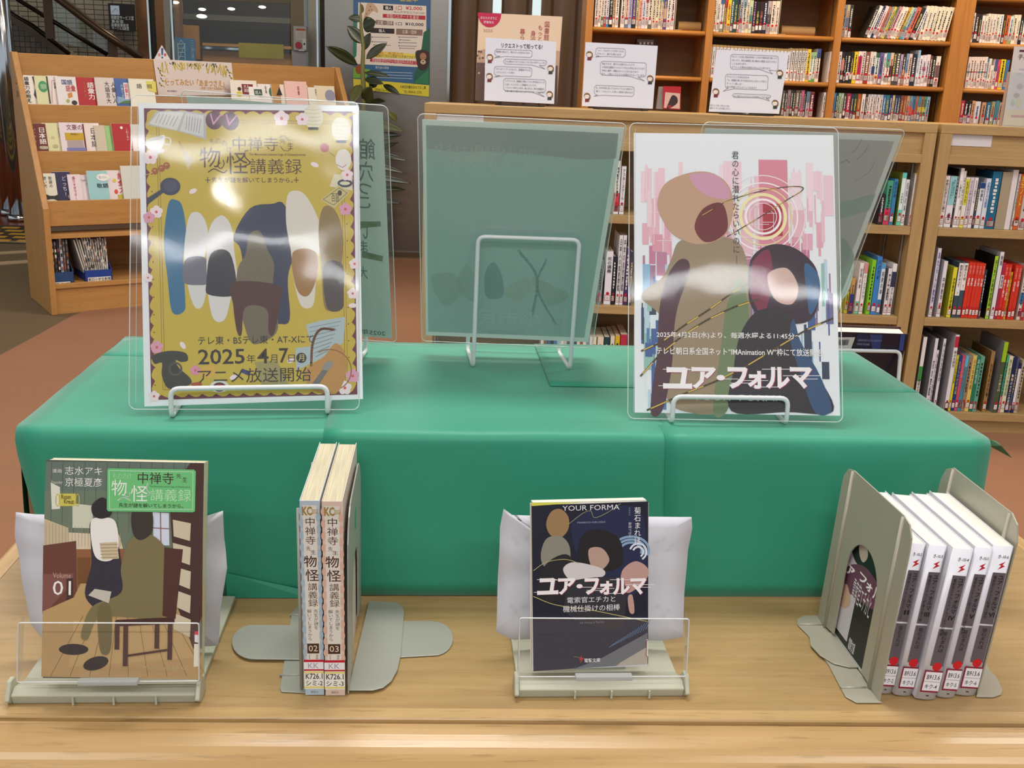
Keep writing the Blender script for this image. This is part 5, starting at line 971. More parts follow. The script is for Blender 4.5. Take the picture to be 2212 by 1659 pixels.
# rear overlapping strip, side flaps, folded hem at the left foot
MB().grid(lambda u, v: (.142 + (XR - .142) * u, 1.143 + (YB - 1.143) * v, BX + .0023 + wav(.142 + .44 * u, 1.143 + (YB - 1.143) * v + 7)), 24, 8).build('rear_strip', green, bxo, smooth=True, solid=.0004)
MB().grid(lambda u, v: (XL + .155 * u * 1.0, 1.246 + .10 * v, BX + .0009 + wav(XL + .155 * u, 1.246 + .10 * v)), 8, 4).build('rear_strip', green, bxo, smooth=True, solid=.0004)
MB().quad((XR, yF + .004, BX), (XR, YB, BX), (XR - .002, YB, TT), (XR - .004, yF + .02, TT)).build('side_flap', green, bxo, solid=.0004)
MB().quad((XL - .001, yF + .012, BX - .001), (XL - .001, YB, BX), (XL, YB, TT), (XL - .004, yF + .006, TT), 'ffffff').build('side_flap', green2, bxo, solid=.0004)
t1, t2, t3 = hy(2139, 950, yF + .01), hy(2153, 953, yF + .02), hy(2186, 989, yF + .005); t4 = hy(2137, 963, yF + .008); t5 = hy(2163, 963, yF + .0)
MB().add([t1, t2, t5, t3, t4], [(0, 1, 2, 4), (2, 3, 4)]).build('corner_flap', mat('green_paper_back', '3c6a48', .6), bxo, solid=.0004)
h1, h2, h3, h4 = hy(488, 1238, yF - .003), hy(665, 1276, yF - .003), hy(665, 1291, yF - .010), hy(488, 1291, yF - .012); h3[2] = h4[2] = TT + .0006; h3[1] = h4[1] = yF - .006
MB().quad(h1, h2, h3, h4).build('folded_hem', green, bxo, solid=.0006)
r1, r2, r3, r4 = A3(XR, 1.31, BX), A3(XR, 1.16, BX - .002), A3(XR + .06, 1.20, BX - .055), A3(XR + .055, 1.31, BX - .03)
MB().add([r1, r2, r3, r4], [(0, 1, 2, 3)]).build('rear_flap', mat('green_paper_edge', '1c7a54', .6), bxo, solid=.0004)

# ================================================================== WIRE EASELS AND LAMINATED POSTERS
wirem = mat('white_enamel', 'd8dee0', .28, spec=.6)
FEET = .0028
def easel(name_lab, fl, fr, lip_h, back, rise, run, base=BX, r=.0026):
    """fl, fr front feet; back = depth vector to the rear foot; rise/run = rear support"""
    z = base + r + .0004; fl, fr = A3(fl[0], fl[1], z), A3(fr[0], fr[1], z); t = thing('wire_easel', name_lab, 'easel', tuple((fl + fr) / 2 - Z * r), 'white wire book easels')
    bk_ = nrm(back)
    lip = [fl + Z * lip_h + bk_ * .002, fr + Z * lip_h + bk_ * .002]
    top = [fr + back + bk_ * run + Z * rise, fl + back + bk_ * run + Z * rise]
    loop = [lip[0], lip[1], fr, fr + back, top[0], top[1], fl + back, fl]
    MB().tube(rounded(loop, .009, 5), r, 10, closed=True).build('wire_loop', wirem, t, smooth=True)
    return t
def laminate(lab, o, u, v, sheet_px=None, film_px=None, flip=False, wh=None, paper='e8eef2', thick=.0009, haze=.04, bstr=.35, seed=0, group='laminated anime posters', behind=False, boost=1.0, bsc=7, rough=.07):
    o = A3(*o) + Z * TT; u = nrm(A3(*u)); v = A3(*v); v = nrm(v - u * (u @ v)); n = np.cross(u, v)
    if n @ (CAM - o) < 0: n = -n
    t = thing('laminated_poster', lab, 'poster', tuple(o), group)
    pts = [hp(x, y, o, n) for x, y in sheet_px]
    MB().prism(pts, -n * .0003).build('paper_sheet', mat('paper_' + paper, paper, .6, trans=.45 if flip else 0), t)
    # film: grid with rounded corners
    F = [hp(x, y, o, n) for x, y in film_px]; Wd = np.linalg.norm(F[1] - F[0]); Ht = np.linalg.norm(F[3] - F[0]); rc = .007
    def fpt(a, b):
        x, y = a * Wd, b * Ht
        cx = min(max(x, rc), Wd - rc); cy = min(max(y, rc), Ht - rc); dx, dy = x - cx, y - cy; L_ = math.hypot(dx, dy)
        if dx and dy:
            m_ = max(abs(dx), abs(dy)); k = m_ / L_ if L_ else 1; x, y = cx + dx * k, cy + dy * k
        a, b = x / Wd, y / Ht
        return (F[0] * (1 - a) * (1 - b) + F[1] * a * (1 - b) + F[2] * a * b + F[3] * (1 - a) * b)
    N_ = 24; xs = [0, .25 * rc / Wd, .5 * rc / Wd, .75 * rc / Wd, rc / Wd] + [i / N_ for i in range(2, N_ - 1)] + [1 - rc / Wd, 1 - .75 * rc / Wd, 1 - .5 * rc / Wd, 1 - .25 * rc / Wd, 1]
    ys = [0, .25 * rc / Ht, .5 * rc / Ht, .75 * rc / Ht, rc / Ht] + [i / N_ for i in range(2, N_ - 1)] + [1 - rc / Ht, 1 - .75 * rc / Ht, 1 - .5 * rc / Ht, 1 - .25 * rc / Ht, 1]
    def lift(a, b): return n * (.0012 + thick * (.6 + .25 * noise.noise(Vector((a * 2.2 + seed, b * 2.6, 0)))))
    nx, ny = len(xs), len(ys)
    for sgn, nm in ((1, 'clear_film'),):
        MB().add([fpt(a, b) + lift(a, b) * sgn + n * .0004 * sgn for b in ys for a in xs], [(j * nx + i, j * nx + i + 1, (j + 1) * nx + i + 1, (j + 1) * nx + i) for j in range(ny - 1) for i in range(nx - 1)]).build(nm, film_mat('film_%s' % seed, haze, bstr=bstr, boost=boost, bscale=bsc, rough=rough), t, smooth=True)
    rim = [fpt(a, ys[0]) for a in xs] + [fpt(1, b) for b in ys[1:]] + [fpt(a, 1) for a in xs[::-1][1:]] + [fpt(0, b) for b in ys[::-1][1:-1]]
    MB().tube([p + n * .0006 for p in rim], .0005, 5, closed=True).build('film_edge', mat('film_rim', 'dce2e0', .15, spec=.8), t, smooth=True)  # pale tube: bright highlight along the film edge put in as colour
    MB().tube([F[0] * .0 + fpt(rc / Wd * .9, b) + n * .0007 for b in ys[4:-4]], .0002, 4).build('weld_line', mat('film_rim'), t)
    ar = Art(o, u, v, lift=.0002, step=.000025, flip=flip); ar.n = n
    return t, ar, n
def sc_o(o, s): o = A3(*o); c = A3(0, 0, .5131); return c + (o - c) * s
# ---- left front poster (mustard)
oL = sc_o((-.2738, .978, .2017), 1.042); uL, vL = (.997, .069, .022), (-.042, .308, .950)
tL, ar, nL = laminate('mustard yellow laminated poster with maroon scalloped border, front left', oL, uL, vL,
    [(299, 222), (774, 228), (784, 862), (312, 878)], [(284, 205), (775, 221), (776, 885), (279, 884)], bstr=.22, seed=1, boost=.32, haze=.03, bsc=5, rough=.06)
mar = '6a2a40'; yel = 'c4ae3c'
ar.poly([(311, 234), (762, 241), (772, 852), (327, 864)], mar)
sc = []                                          # scalloped edge
for i in range(15): x = 318 + 438 * i / 14.4; y = 241 + 7 * i / 14.4; sc += [(x, y + 3), (x + 8, y - 3), (x + 16, y - 4), (x + 24, y - 2)]
for i in range(20): x = 757 + 9 * i / 20; y = 250 + 590 * i / 20; sc += [(x - 4, y + 4), (x + 3, y + 11), (x + 4, y + 18), (x + 1, y + 26)]
for i in range(15): x = 762 - 428 * i / 14.5; y = 846 + 9 * i / 14.5; sc += [(x, y - 2), (x - 8, y + 4), (x - 16, y + 5), (x - 24, y + 2)]
for i in range(20): x = 332 - 15 * i / 20; y = 855 - 600 * i / 20; sc += [(x + 4, y - 2), (x - 3, y - 9), (x - 4, y - 16), (x - 1, y - 24)]
ar.poly(sc, yel)
for dx in (0, 5): ar.line([(338 + dx, 257 + dx), (741 - dx, 263 + dx), (751 - dx, 832), (352 + dx, 842)], .9, '7c4a28', closed=True)
for i in range(16): ar.ell(326 + i * .6, 262 + 38 * i, 1.3, 1.5, '3a2018', 8); ar.ell(746 + i * .55, 268 + 36 * i, 1.3, 1.5, '3a2018', 8)
# lettering
br = '4a2a22'
for ch, x, y in zip('もののけ', (459, 472, 485, 496), (306, 305, 310, 323)): ar.text(ch, x - 6, y - 6, x + 5, y + 6, br)
ar.text('中禅寺', 503, 296, 601, 326, br, -.004); ar.text('先', 604, 299, 617, 311, br); ar.text('生', 621, 308, 634, 322, br)
ar.curve([(604, 297), (614, 293), (622, 302), (634, 303)], 1.3, br); ar.curve([(606, 315), (612, 324), (622, 326), (628, 322)], 1.3, br)
ar.text('物', 431, 318, 476, 362, br); ar.text('怪', 489, 328, 535, 376, br); ar.text('講義録', 540, 343, 652, 376, br, -.004)
ar.curve([(476, 352), (470, 358), (478, 364), (484, 355), (482, 346)], 2, br); ar.curve([(450, 372), (462, 365), (476, 371), (484, 373), (490, 368)], 2.4, br); ar.curve([(526, 360), (540, 352), (530, 340), (529, 328), (536, 325)], 2.4, br)
ar.text('The Mononoke Lecture Logs of Chuzenji-sensei', 538, 331, 660, 338, br, .01); ar.text('先生が謎を解いてしまうから。', 458, 383, 633, 395, br, .01)
for x in (449, 640): ar.line([(x - 5, 389), (x + 5, 389)], 1.6, br); ar.line([(x, 383), (x, 395)], 1.6, br)
# plain stand-in for the picture: tall soft colour shapes in a row
def pillar_(pts, col): ar.blob(pts, col, 5)
pillar_([(590, 440), (604, 436), (616, 445), (646, 500), (640, 540), (622, 600), (626, 690), (600, 700), (560, 700), (535, 640), (520, 540), (504, 512), (540, 450)], '2c3450')
pillar_([(622, 420), (650, 414), (672, 440), (690, 480), (700, 520), (684, 560), (682, 610), (676, 660), (650, 660), (634, 600), (628, 540), (618, 480)], 'd8d4c8')
pillar_([(632, 546), (682, 544), (684, 600), (664, 640), (640, 622)], '9c7440')
pillar_([(696, 452), (714, 446), (732, 470), (742, 520), (738, 570), (742, 640), (736, 670), (716, 672), (700, 660), (694, 580), (688, 500)], '8a7444')
pillar_([(700, 572), (740, 572), (742, 640), (738, 668), (706, 664)], '4c4444')
pillar_([(364, 440), (380, 432), (394, 446), (402, 500), (396, 560), (400, 640), (398, 672), (372, 674), (362, 600), (354, 520)], '2c6c94')
pillar_([(408, 470), (426, 458), (442, 474), (450, 510), (442, 560), (448, 610), (438, 660), (420, 662), (404, 610), (398, 540)], 'd4d4d2')
pillar_([(402, 560), (444, 558), (452, 608), (426, 616), (396, 608)], '6c6c7c')
pillar_([(462, 476), (482, 466), (500, 490), (506, 540), (512, 600), (500, 640), (486, 690), (462, 690), (450, 640), (446, 560), (450, 505)], 'd8d6d4')
pillar_([(456, 548), (496, 546), (512, 620), (500, 640), (450, 636), (446, 610)], '2c2c38')
pillar_([(540, 506), (562, 500), (578, 540), (592, 570), (590, 620), (600, 680), (596, 720), (560, 742), (540, 736), (524, 690), (510, 640), (514, 580), (530, 550)], '6c6450')
pillar_([(504, 610), (600, 616), (606, 650), (592, 720), (580, 716), (576, 668), (530, 664), (522, 722), (512, 716), (504, 660)], '4a2420')
# plain props around the border
ar.poly([(338, 240), (399, 240), (446, 246), (446, 302), (390, 285), (317, 270)], 'b8b8b6'); ar.poly([(344, 242), (397, 243), (382, 282), (322, 267)], 'd6d6d2'); ar.poly([(402, 244), (440, 249), (440, 296), (388, 283)], 'd0d2d0')
for i in range(6): ar.line([(345 + 8 * i, 246 + 1 * i), (336 + 7.5 * i, 266 + 1.5 * i)], .9, '707070'); ar.line([(404 + 6 * i, 250 + 1.5 * i), (402 + 5.5 * i, 280 + 1.5 * i)], .9, '707070')
for cx, cy, r in ((463, 260, 0), (497, 262, .3)): ar.ell(cx, cy, 19, 20, '54283a', rot=r); ar.line([(cx - 8, cy - 14), (cx - 2, cy + 8), (cx + 14, cy - 12)], 3.2, 'c888b4')
ar.ell(336, 328, 21, 6, 'd8d8d4', rot=.2); ar.blob([(315, 308), (340, 296), (356, 293), (352, 316), (338, 326), (322, 322)], 'e6e6e2'); ar.ring(361, 305, 9, 9, 2, 'e6e6e2'); ar.ell(336, 300, 18, 4, 'c8c8c0', rot=.25)
ar.ell(368, 403, 22, 19, '363a50'); ar.ell(369, 402, 15, 13, '444a62'); ar.poly([(356, 414), (350, 408), (318, 428), (316, 440), (322, 440)], '363a50')
for x, y in ((335, 370), (349, 364), (360, 358)): ar.ell(x, y, 7.5, 7.5, 'a05c30'); ar.ell(x - 1, y - 2, 3, 2, 'c88860')
ar.line([(313, 379), (330, 372)], 1.5, 'c8a878'); ar.line([(387, 306), (396, 326)], 2, '90442c'); ar.poly([(396, 326), (403, 328), (418, 346), (406, 366), (400, 350), (393, 340)], 'c8bc94')
def lantern(x, y): ar.ell(x, y, 21, 27, 'e2dec4'); [ar.line([(x - 19, y - 16 + 8 * k), (x, y - 14 + 8 * k), (x + 19, y - 16 + 8 * k)], .9, 'bcb898') for k in range(5)]; ar.rect(x - 11, y + 23, x + 11, y + 29, '2c2c30')
lantern(677, 252); lantern(737, 280); ar.ell(701, 319, 10, 10, 'a82c34'); ar.line([(708, 326), (722, 338)], 1.2, '8a7448'); ar.ell(742, 345, 17, 23, 'e6e0d8'); ar.line([(728, 356), (740, 362), (748, 356)], 1.2, '7c3038')
ar.poly([(722, 376), (760, 380), (762, 412), (712, 403)], 'd8d4b0'); ar.ring(745, 396, 16, 9, 5, '303c58'); ar.poly([(732, 400), (756, 416), (722, 450), (692, 432)], 'c8bc80'); ar.line([(733, 406), (750, 417), (721, 443), (698, 431)], 1, '403c30', closed=True); ar.text('百圓', 716, 418, 732, 436, '403828'); ar.ell(734, 417, 4.5, 6, '403c34')
def blossom(x, y, r, c='ecdce0'):
    for k in range(5): a = k * 1.2566 - 1.57; ar.ell(x + r * .55 * math.cos(a), y + r * .55 * math.sin(a), r * .48, r * .48, c, 12)
    ar.ell(x, y, r * .22, r * .22, 'd05858', 8)
for b in ((608, 256, 17), (653, 258, 14), (325, 340, 16), (338, 458, 14), (322, 470, 13, 'd89cb4'), (746, 452, 14, 'd89cb4'), (750, 378, 13), (339, 750, 14, 'd89cb4'), (320, 600, 10), (766, 570, 12), (762, 634, 12), (422, 800, 11, 'd88ca8'), (762, 812, 15, 'd89cb4'), (745, 838, 15), (333, 856, 12)): blossom(*b)
for (x, y, r) in ((417, 413, .5), (496, 437, 1.2), (680, 356, -.4), (395, 746, -1), (505, 815, .3), (629, 778, .5), (762, 660, 0)): ar.ell(x, y, 9, 5, 'eadce0', rot=r)
ar.blob([(330, 768), (365, 758), (400, 762), (406, 778), (392, 782), (380, 778), (386, 794), (412, 818), (408, 832), (366, 840), (350, 812), (350, 784), (334, 786)], '33352f'); ar.ring(379, 797, 15, 15, 4, '4c4e48'); ar.ell(379, 797, 8, 8, '2a2c28')
ar.poly([(661, 702), (686, 694), (746, 684), (742, 740), (700, 772), (640, 800), (638, 752), (672, 748)], 'a9bcc0')
for k in range(8): ar.line([(668 + 2 * k, 708 + 9 * k), (736 - 4 * k, 694 + 9 * k)], .9, '5a6a70')
ar.blob([(700, 770), (724, 742), (744, 760), (748, 800), (730, 846), (690, 848), (664, 830), (660, 800)], 'b98a48'); ar.ring(712, 800, 48, 46, 2, '8a5a2c', a0=-60, a1=120); ar.poly([(672, 832), (706, 786), (714, 792), (682, 842)], '6a6a68'); ar.ell(708, 790, 13, 8, '8c8c88', rot=.7)
ar.curve([(672, 790), (676, 740), (692, 712), (722, 712)], 5, '7a4a2c')
ar.poly([(550, 782), (598, 778), (628, 838), (568, 840)], '9a935c'); ar.poly([(523, 796), (542, 803), (538, 812), (520, 804)], '2c3c74'); ar.poly([(412, 828), (434, 824), (437, 832), (416, 838)], 'a84a28'); ar.ell(474, 835, 21, 13, 'dadcd6'); ar.ell(474, 836, 14, 10, '30302c'); ar.ell(474, 837, 11, 8, '9c2430')
ar.ell(450, 803, 20, 14, 'd0a848', rot=.3)
ar.text('テレ東・BSテレ東・AT-Xにて', 429, 725, 678, 743, '2c2220'); ar.text('2025', 428, 754, 529, 787, '2c2220', .012); ar.text('年', 533, 766, 552, 784, '2c2220'); ar.text('4', 556, 753, 580, 785, '2c2220', .012); ar.text('月', 583, 766, 599, 784, '2c2220'); ar.text('7', 603, 752, 623, 784, '2c2220', .012); ar.text('日', 623, 766, 637, 782, '2c2220')
ar.ell(651, 773, 11, 11, '2c2624'); ar.text('月', 645, 766, 657, 780, 'e0d080'); ar.text('アニメ放送開始', 428, 795, 673, 826, '2c2220')
ar.done(tL)
easel('white wire easel holding the mustard poster, front left', hz(371, 907, BX), hz(707.5, 900, BX), .029, A3(-.004, .085, 0), .15, -.018)
# ---- right front poster (white, pink and blue)
oR = sc_o((.2107, .9911, .1981), 1.034); uR, vR = (.996, -.081, .028), (.007, .392, .92)
tR, ar, nR = laminate('white laminated poster with pink and blue digital pattern, front right', oR, uR, vR,
    [(1369, 287), (1800, 292), (1815, 898), (1371, 891)], [(1360, 266), (1810, 277), (1820, 912), (1356, 904)], bstr=.16, seed=2, boost=.30, haze=.02, bsc=5, rough=.05)
rb = random.Random(11)
def lerp(c1, c2, t): return ''.join('%02x' % int(int(c1[i:i + 2], 16) * (1 - t) + int(c2[i:i + 2], 16) * t) for i in (0, 2, 4))
for i in range(150):
    x = rb.uniform(1383, 1792); y = rb.uniform(345, 640); w = rb.choice([3, 5, 8, 14, 22]); h = rb.uniform(30, 120); k = min(1, max(0, (y - 350) / 240)); base = lerp('efc4d0', 'b83c58', k * .8) if y < 520 else lerp('b8486c', '40447c', (y - 520) / 120)
    if y + h > 700: h = 700 - y
    ar.rect(x, y, min(x + w, 1800), y + h, lerp(base, 'f0e8ee', .25 + .55 * rb.random() * (1 - k)))
for i in range(90):
    x = rb.choice([rb.uniform(1383, 1440), rb.uniform(1700, 1792)]); y = rb.uniform(560, 850); w = rb.choice([3, 6, 10, 16]); ar.rect(x, y, min(x + w, 1800 + (y - 600) * .03), min(y + rb.uniform(30, 110), 885), rb.choice(['b8d4e4', '86b4d4', '4c7cb4', '3c5c98', 'dceaf0', '90c0b4', '2c3c54']))
ar.rect(1640, 345, 1702, 530, 'd88a9c'); ar.rect(1648, 440, 1690, 510, 'a82838')
for (r, w, c) in ((92, 2, 'f4e8ec'), (76, 3, 'f6eef2'), (64, 2.5, 'ece0a0'), (52, 7, 'f2e8b0'), (40, 5, 'f8f0f2'), (30, 1.6, 'f0dce4')): ar.ring(1648, 468, r, r * .98, w, c)
for i in range(40):
    x = rb.uniform(1383, 1780); y = rb.uniform(430, 640); l = rb.uniform(20, 70)
    if rb.random() < .5: ar.line([(x, y), (min(x + l, 1796), y)], 1, 'f4e8f0')
    else: ar.line([(x, y), (x + 8, y + 8), (x + 8, y + l)], 1, 'f0e4f0')
# two plain soft masses stand in for the figures
ar.blob([(1384, 640), (1430, 600), (1450, 560), (1470, 520), (1540, 512), (1590, 520), (1612, 560), (1622, 640), (1616, 720), (1590, 800), (1560, 888), (1480, 889), (1440, 860), (1420, 780), (1430, 690)], '968468')
ar.blob([(1600, 600), (1618, 700), (1590, 800), (1570, 888), (1540, 889), (1556, 760), (1570, 660)], '6c8058')
ar.blob([(1440, 600), (1470, 560), (1490, 580), (1460, 680), (1450, 800), (1430, 888), (1405, 886), (1420, 760), (1424, 670)], '4a2434')
ar.blob([(1420, 440), (1436, 398), (1480, 376), (1530, 372), (1570, 396), (1584, 440), (1576, 490), (1556, 516), (1510, 528), (1462, 512), (1434, 480)], 'c09c80'); ar.blob([(1520, 450), (1560, 440), (1572, 490), (1552, 516), (1520, 522), (1500, 490)], '6c2028'); ar.blob([(1490, 380), (1540, 376), (1574, 408), (1570, 430), (1520, 420)], 'cc98b0')
ar.blob([(1616, 620), (1622, 560), (1660, 530), (1706, 532), (1744, 556), (1766, 590), (1768, 650), (1752, 690), (1712, 700), (1650, 690), (1622, 660)], '30182c'); ar.blob([(1620, 620), (1626, 566), (1660, 540), (1668, 600), (1650, 680), (1626, 650)], '7c2044'); ar.blob([(1738, 570), (1766, 592), (1770, 640), (1750, 680), (1742, 630)], '2c5c88'); ar.blob([(1660, 590), (1700, 580), (1724, 620), (1712, 656), (1680, 652), (1662, 624)], 'd0b0a4')
ar.blob([(1600, 720), (1640, 670), (1700, 676), (1730, 740), (1760, 800), (1800, 888), (1700, 890), (1580, 888), (1584, 800)], '221c26'); ar.blob([(1714, 690), (1730, 740), (1770, 810), (1796, 884), (1760, 890), (1726, 800), (1706, 730)], '2a4c74')
def cord(pts, w=4):
    ar.curve(pts, w, '4a3c18'); 
    for i in range(len(pts) - 1): a, b = pts[i], pts[i + 1]; ar.line([(a[0] + (b[0] - a[0]) * .1, a[1] + (b[1] - a[1]) * .1), (a[0] + (b[0] - a[0]) * .55, a[1] + (b[1] - a[1]) * .55)], w * .6, 'd8b848')
cord([(1512, 468), (1560, 440), (1600, 425), (1650, 412), (1700, 404), (1730, 404), (1732, 412), (1700, 432), (1640, 470), (1590, 500), (1570, 512)], 2)
cord([(1386, 758), (1430, 738), (1480, 702), (1530, 670), (1580, 634), (1614, 614)]); cord([(1384, 812), (1430, 762), (1480, 722), (1530, 690), (1590, 662), (1640, 646)]); cord([(1398, 886), (1480, 850), (1550, 822), (1610, 792), (1680, 750), (1740, 714), (1798, 688)])
ar.text('君の心に潜れたらいいのに', 1581, 326, 1597, 548, '28282e', 0, True); ar.line([(1591, 553), (1591, 586)], 1.2, '28282e')
ar.text('2025年4月2日(水)より、毎週水曜よる11:45分～', 1418, 718, 1731, 733, 'f2f0ee', .03); ar.text('テレビ朝日系全国ネット“IMAnimation W”枠にて放送開始!', 1418, 752, 1779, 768, 'f2f0ee', .03)
def logo(ar, x0, y0, x1, y1, s=1.0):
    w = (x1 - x0); cs = [('ユ', 0, .20), ('ア', .19, .36), ('・', .355, .42), ('フ', .43, .57), ('ォ', .565, .69), ('ル', .685, .85), ('マ', .845, 1.0)]
    for col, k in (('b03060', 1.5 * s), ('f6f2f4', 0)):
        for ch, a, b in cs:
            yy0 = y0 + (.18 * (y1 - y0) if ch == 'ォ' else 0); pa = (y0 + (y1 - y0) * .36, y0 + (y1 - y0) * .62) if ch == '・' else (yy0, y1)
            ar.text(ch, x0 + w * a + k, pa[0] + k * .6, x0 + w * b - 2 + k, pa[1] + k * .6, col, .04)
    for (a, b, t) in ((0, .18, .1), (-.03, .12, .86), (.12, .3, .12), (.36, .5, .55), (.45, .6, .74), (.54, .7, .62), (.6, .78, .92), (.66, .86, .1), (.8, 1.06, .4), (.88, 1.03, .55)): ar.line([(x0 + w * a, y0 + (y1 - y0) * t), (x0 + w * b, y0 + (y1 - y0) * t)], 1.2 * s, 'f6f2f4')
logo(ar, 1432, 793, 1756, 840)
ar.text('YOUR  FORMA', 1497, 853, 1694, 866, 'd8d8dc', -.004)
ar.done(tR)
easel('white wire easel holding the white poster, front right', hz(1451, 919, BX), hz(1697, 922, BX), .028, A3(.004, .090, 0), .15, .020)
# ---- rear middle poster seen from behind
def soft(paper): return paper
oM = (-.0117, 1.2876, .1963); uM, vM = (.999, -.042, -.007), (-.011, -.41, .912)
tM, ar, nM = laminate('rear middle laminated poster seen from its grey green back', oM, uM, vM, [(912, 258), (1349, 275.5), (1271, 739), (920, 724)], [(902, 245), (1354, 266), (1279, 751), (911, 736)], paper='dce8e4', bstr=.25, seed=3, haze=.12, flip=True)
ar.poly([(920, 270), (1336, 288), (1262, 729), (925, 716)], 'b9d2ce'); ar.poly([(920, 270), (1336, 288), (1331, 342), (1260, 345), (1180, 336), (1040, 326), (980, 328), (922, 320)], 'bccccc')
ar.text('2025年4月5日(土)より', 941, 314, 1165, 336, 'cfe2de', .01); ar.text('第2期放送開始!!', 940, 337, 1162, 363, 'cfe4e0', .02)
for (p, c) in (([(990, 600), (1010, 570), (1030, 610), (1030, 650), (1000, 640)], 'c4dad2'), ([(1048, 590), (1066, 566), (1084, 596), (1086, 640), (1050, 640)], 'a4c2bc'), ([(1090, 630), (1130, 600), (1150, 620), (1120, 650)], 'ccdcd0'), ([(930, 600), (980, 590), (1000, 630), (960, 660)], 'c2d6ce'), ([(1150, 600), (1200, 620), (1230, 640), (1180, 660)], 'c4d8ce')): ar.blob(p, c)
ar.curve([(1120, 540), (1160, 600), (1150, 680)], 6, 'a8c4be'); ar.curve([(1180, 560), (1160, 620), (1200, 700)], 5, 'a8c4be')
ar.text('民市小'[::-1], 1028, 671, 1170, 702, 'dceae6', .03); ar.text('シリーズ', 1035, 704, 1062, 708, 'c8dcd6'); ar.rect(1044, 713, 1134, 722, 'c8dcd8')
ar.done(tM, m=print_mat('print_back', .6, .2, .45))
zc = hy(1020, 512, 1.222)[2]
easel('white wire easel carrying the rear middle poster, its back loop showing', (hz(1015, 797, BX)[0] + .0, hz(1015, 797, BX)[1] + .088, 0), (hz(1224, 803, BX)[0] - .0, hz(1224, 803, BX)[1] + .088, 0), .026, A3(.004, -.088, 0), zc - BX, .014)
# ---- rear left and rear right posters
oRL = (-.2631, 1.2939, .2035); tRL, ar, n_ = laminate('rear left laminated poster mostly hidden, edge with dark mirrored strokes', oRL, (.991, -.129, -.023), (-.026, -.368, .929), [(402, 206), (827, 243), (847, 731), (492, 704)], [(390, 194), (838, 228), (857, 739), (476, 712)], paper='cad8d2', bstr=.3, seed=4, haze=.08, flip=True)
ar.text('館', 776, 299, 811, 345, '8c9c98', .01); ar.text('穴', 776, 348, 806, 392, '8c9c98', .01); ar.text('つ', 775, 396, 803, 420, '8c9c98', .01); ar.text('こ', 775, 425, 800, 450, '8c9c98', .01); ar.text('い', 774, 490, 795, 516, '8c9c98', .01); ar.text('ま', 776, 520, 794, 545, '8c9c98', .01); ar.text('大', 776, 575, 794, 602, '8c9c98', .01)
ar.poly([(778, 478), (822, 478), (823, 489), (778, 493)], '98a888'); ar.poly([(782, 542), (828, 553), (826, 565), (782, 556)], '98a888'); ar.text('KEEP', 797, 482, 812, 488, '7c8c78'); ar.text('KEEP', 795, 548, 812, 556, '7c8c78')
ar.text('2025年', 780, 712, 832, 724, '5c7470', .01); ar.done(tRL, m=print_mat('print_back'))
easel('white wire easel foot showing under the rear left poster', (-.20, 1.305, 0), (-.080, 1.288, 0), .026, A3(-.01, -.088, 0), .14, .014)
oRR = sc_o((.2664, 1.2008, .1999), 1.085); tRR, ar, n_ = laminate('rear right laminated poster with faint drawing, leaning behind the white one', oRR, (.996, .093, .001), (.037, -.403, .915), [(1524, 277), (1948, 292), (1768, 762), (1408, 762)], [(1520, 263), (1956, 280), (1772, 774), (1398, 774)], paper='d8dedc', bstr=.25, seed=5, haze=.10, flip=True)
ar.poly([(1812, 300), (1932, 305), (1850, 520), (1814, 600)], 'c9c9c8'); ar.poly([(1812, 438), (1892, 418), (1878, 454), (1812, 474)], 'b8d0cc'); ar.blob([(1815, 520), (1835, 530), (1845, 560), (1836, 620), (1815, 640)], 'b4c8c2')
for p in ([(1815, 352), (1828, 346), (1836, 352)], [(1840, 330), (1852, 318), (1862, 300)], [(1850, 345), (1866, 330), (1876, 312)], [(1846, 392), (1876, 372), (1890, 348)]): ar.curve(p, 1.6, 'b0b4b4')
ar.done(tRR, m=print_mat('print_back'))
easel('white wire easel hidden under the rear right poster', (.36, 1.318, 0), (.48, 1.328, 0), .026, A3(.008, -.088, 0), .14, .014)

# ---- dark novel in a white easel beyond the right rear corner, standing on the table
pb = A3(.60, 1.42, TT); qtl, qtr = hy(1770, 716, 1.40), hy(1963, 722, 1.40)
nvu = nrm(qtr - qtl); nvv = nrm(A3(0, -.22, 1)); nvn = np.cross(nvu, nvv); nvn = -nvn if nvn @ (CAM - qtl) > 0 else nvn
hh = (qtl[2] - TT - .012) / nvv[2]; ob = qtl - nvv * hh; wv = np.linalg.norm(qtr - qtl)
dn = thing('dark_novel', 'dark blue novel showing barcode back cover beyond the right rear corner', 'book', tuple(ob))
MB().box(ob, nvu * wv, nvv * hh, nvn * .0015).build('cover', mat('novel_dark', '16162a', .3), dn)
MB().box(ob + nvn * .0015 + nvu * .002, nvu * (wv - .006), nvv * (hh - .003), nvn * .022).build('page_block', mat('page_cream', 'e6e0cc', .7), dn)
MB().box(ob + nvn * .0235, nvu * (wv - .002), nvv * hh, nvn * .0015).build('cover', mat('novel_maroon', '3a1420', .3), dn)
ar = Art(ob, nvu, nvv, lift=.0006, step=.0001)
ar.poly([(1790, 728), (1847, 728), (1838, 753), (1790, 753)], 'c8ccc8')
for i in range(14): ar.poly([(1812 + 1.6 * i, 733), (1812.9 + 1.6 * i, 733), (1810.9 + 1.5 * i, 745), (1810 + 1.5 * i, 745)], '202020')
ar.poly([(1878, 722), (1906, 722), (1900, 753), (1884, 753)], '2c3c74'); ar.poly([(1945, 722), (1955, 722), (1950, 757), (1941, 757)], '34488c'); ar.blob([(1850, 724), (1870, 722), (1880, 736), (1870, 750), (1852, 742)], '202850')
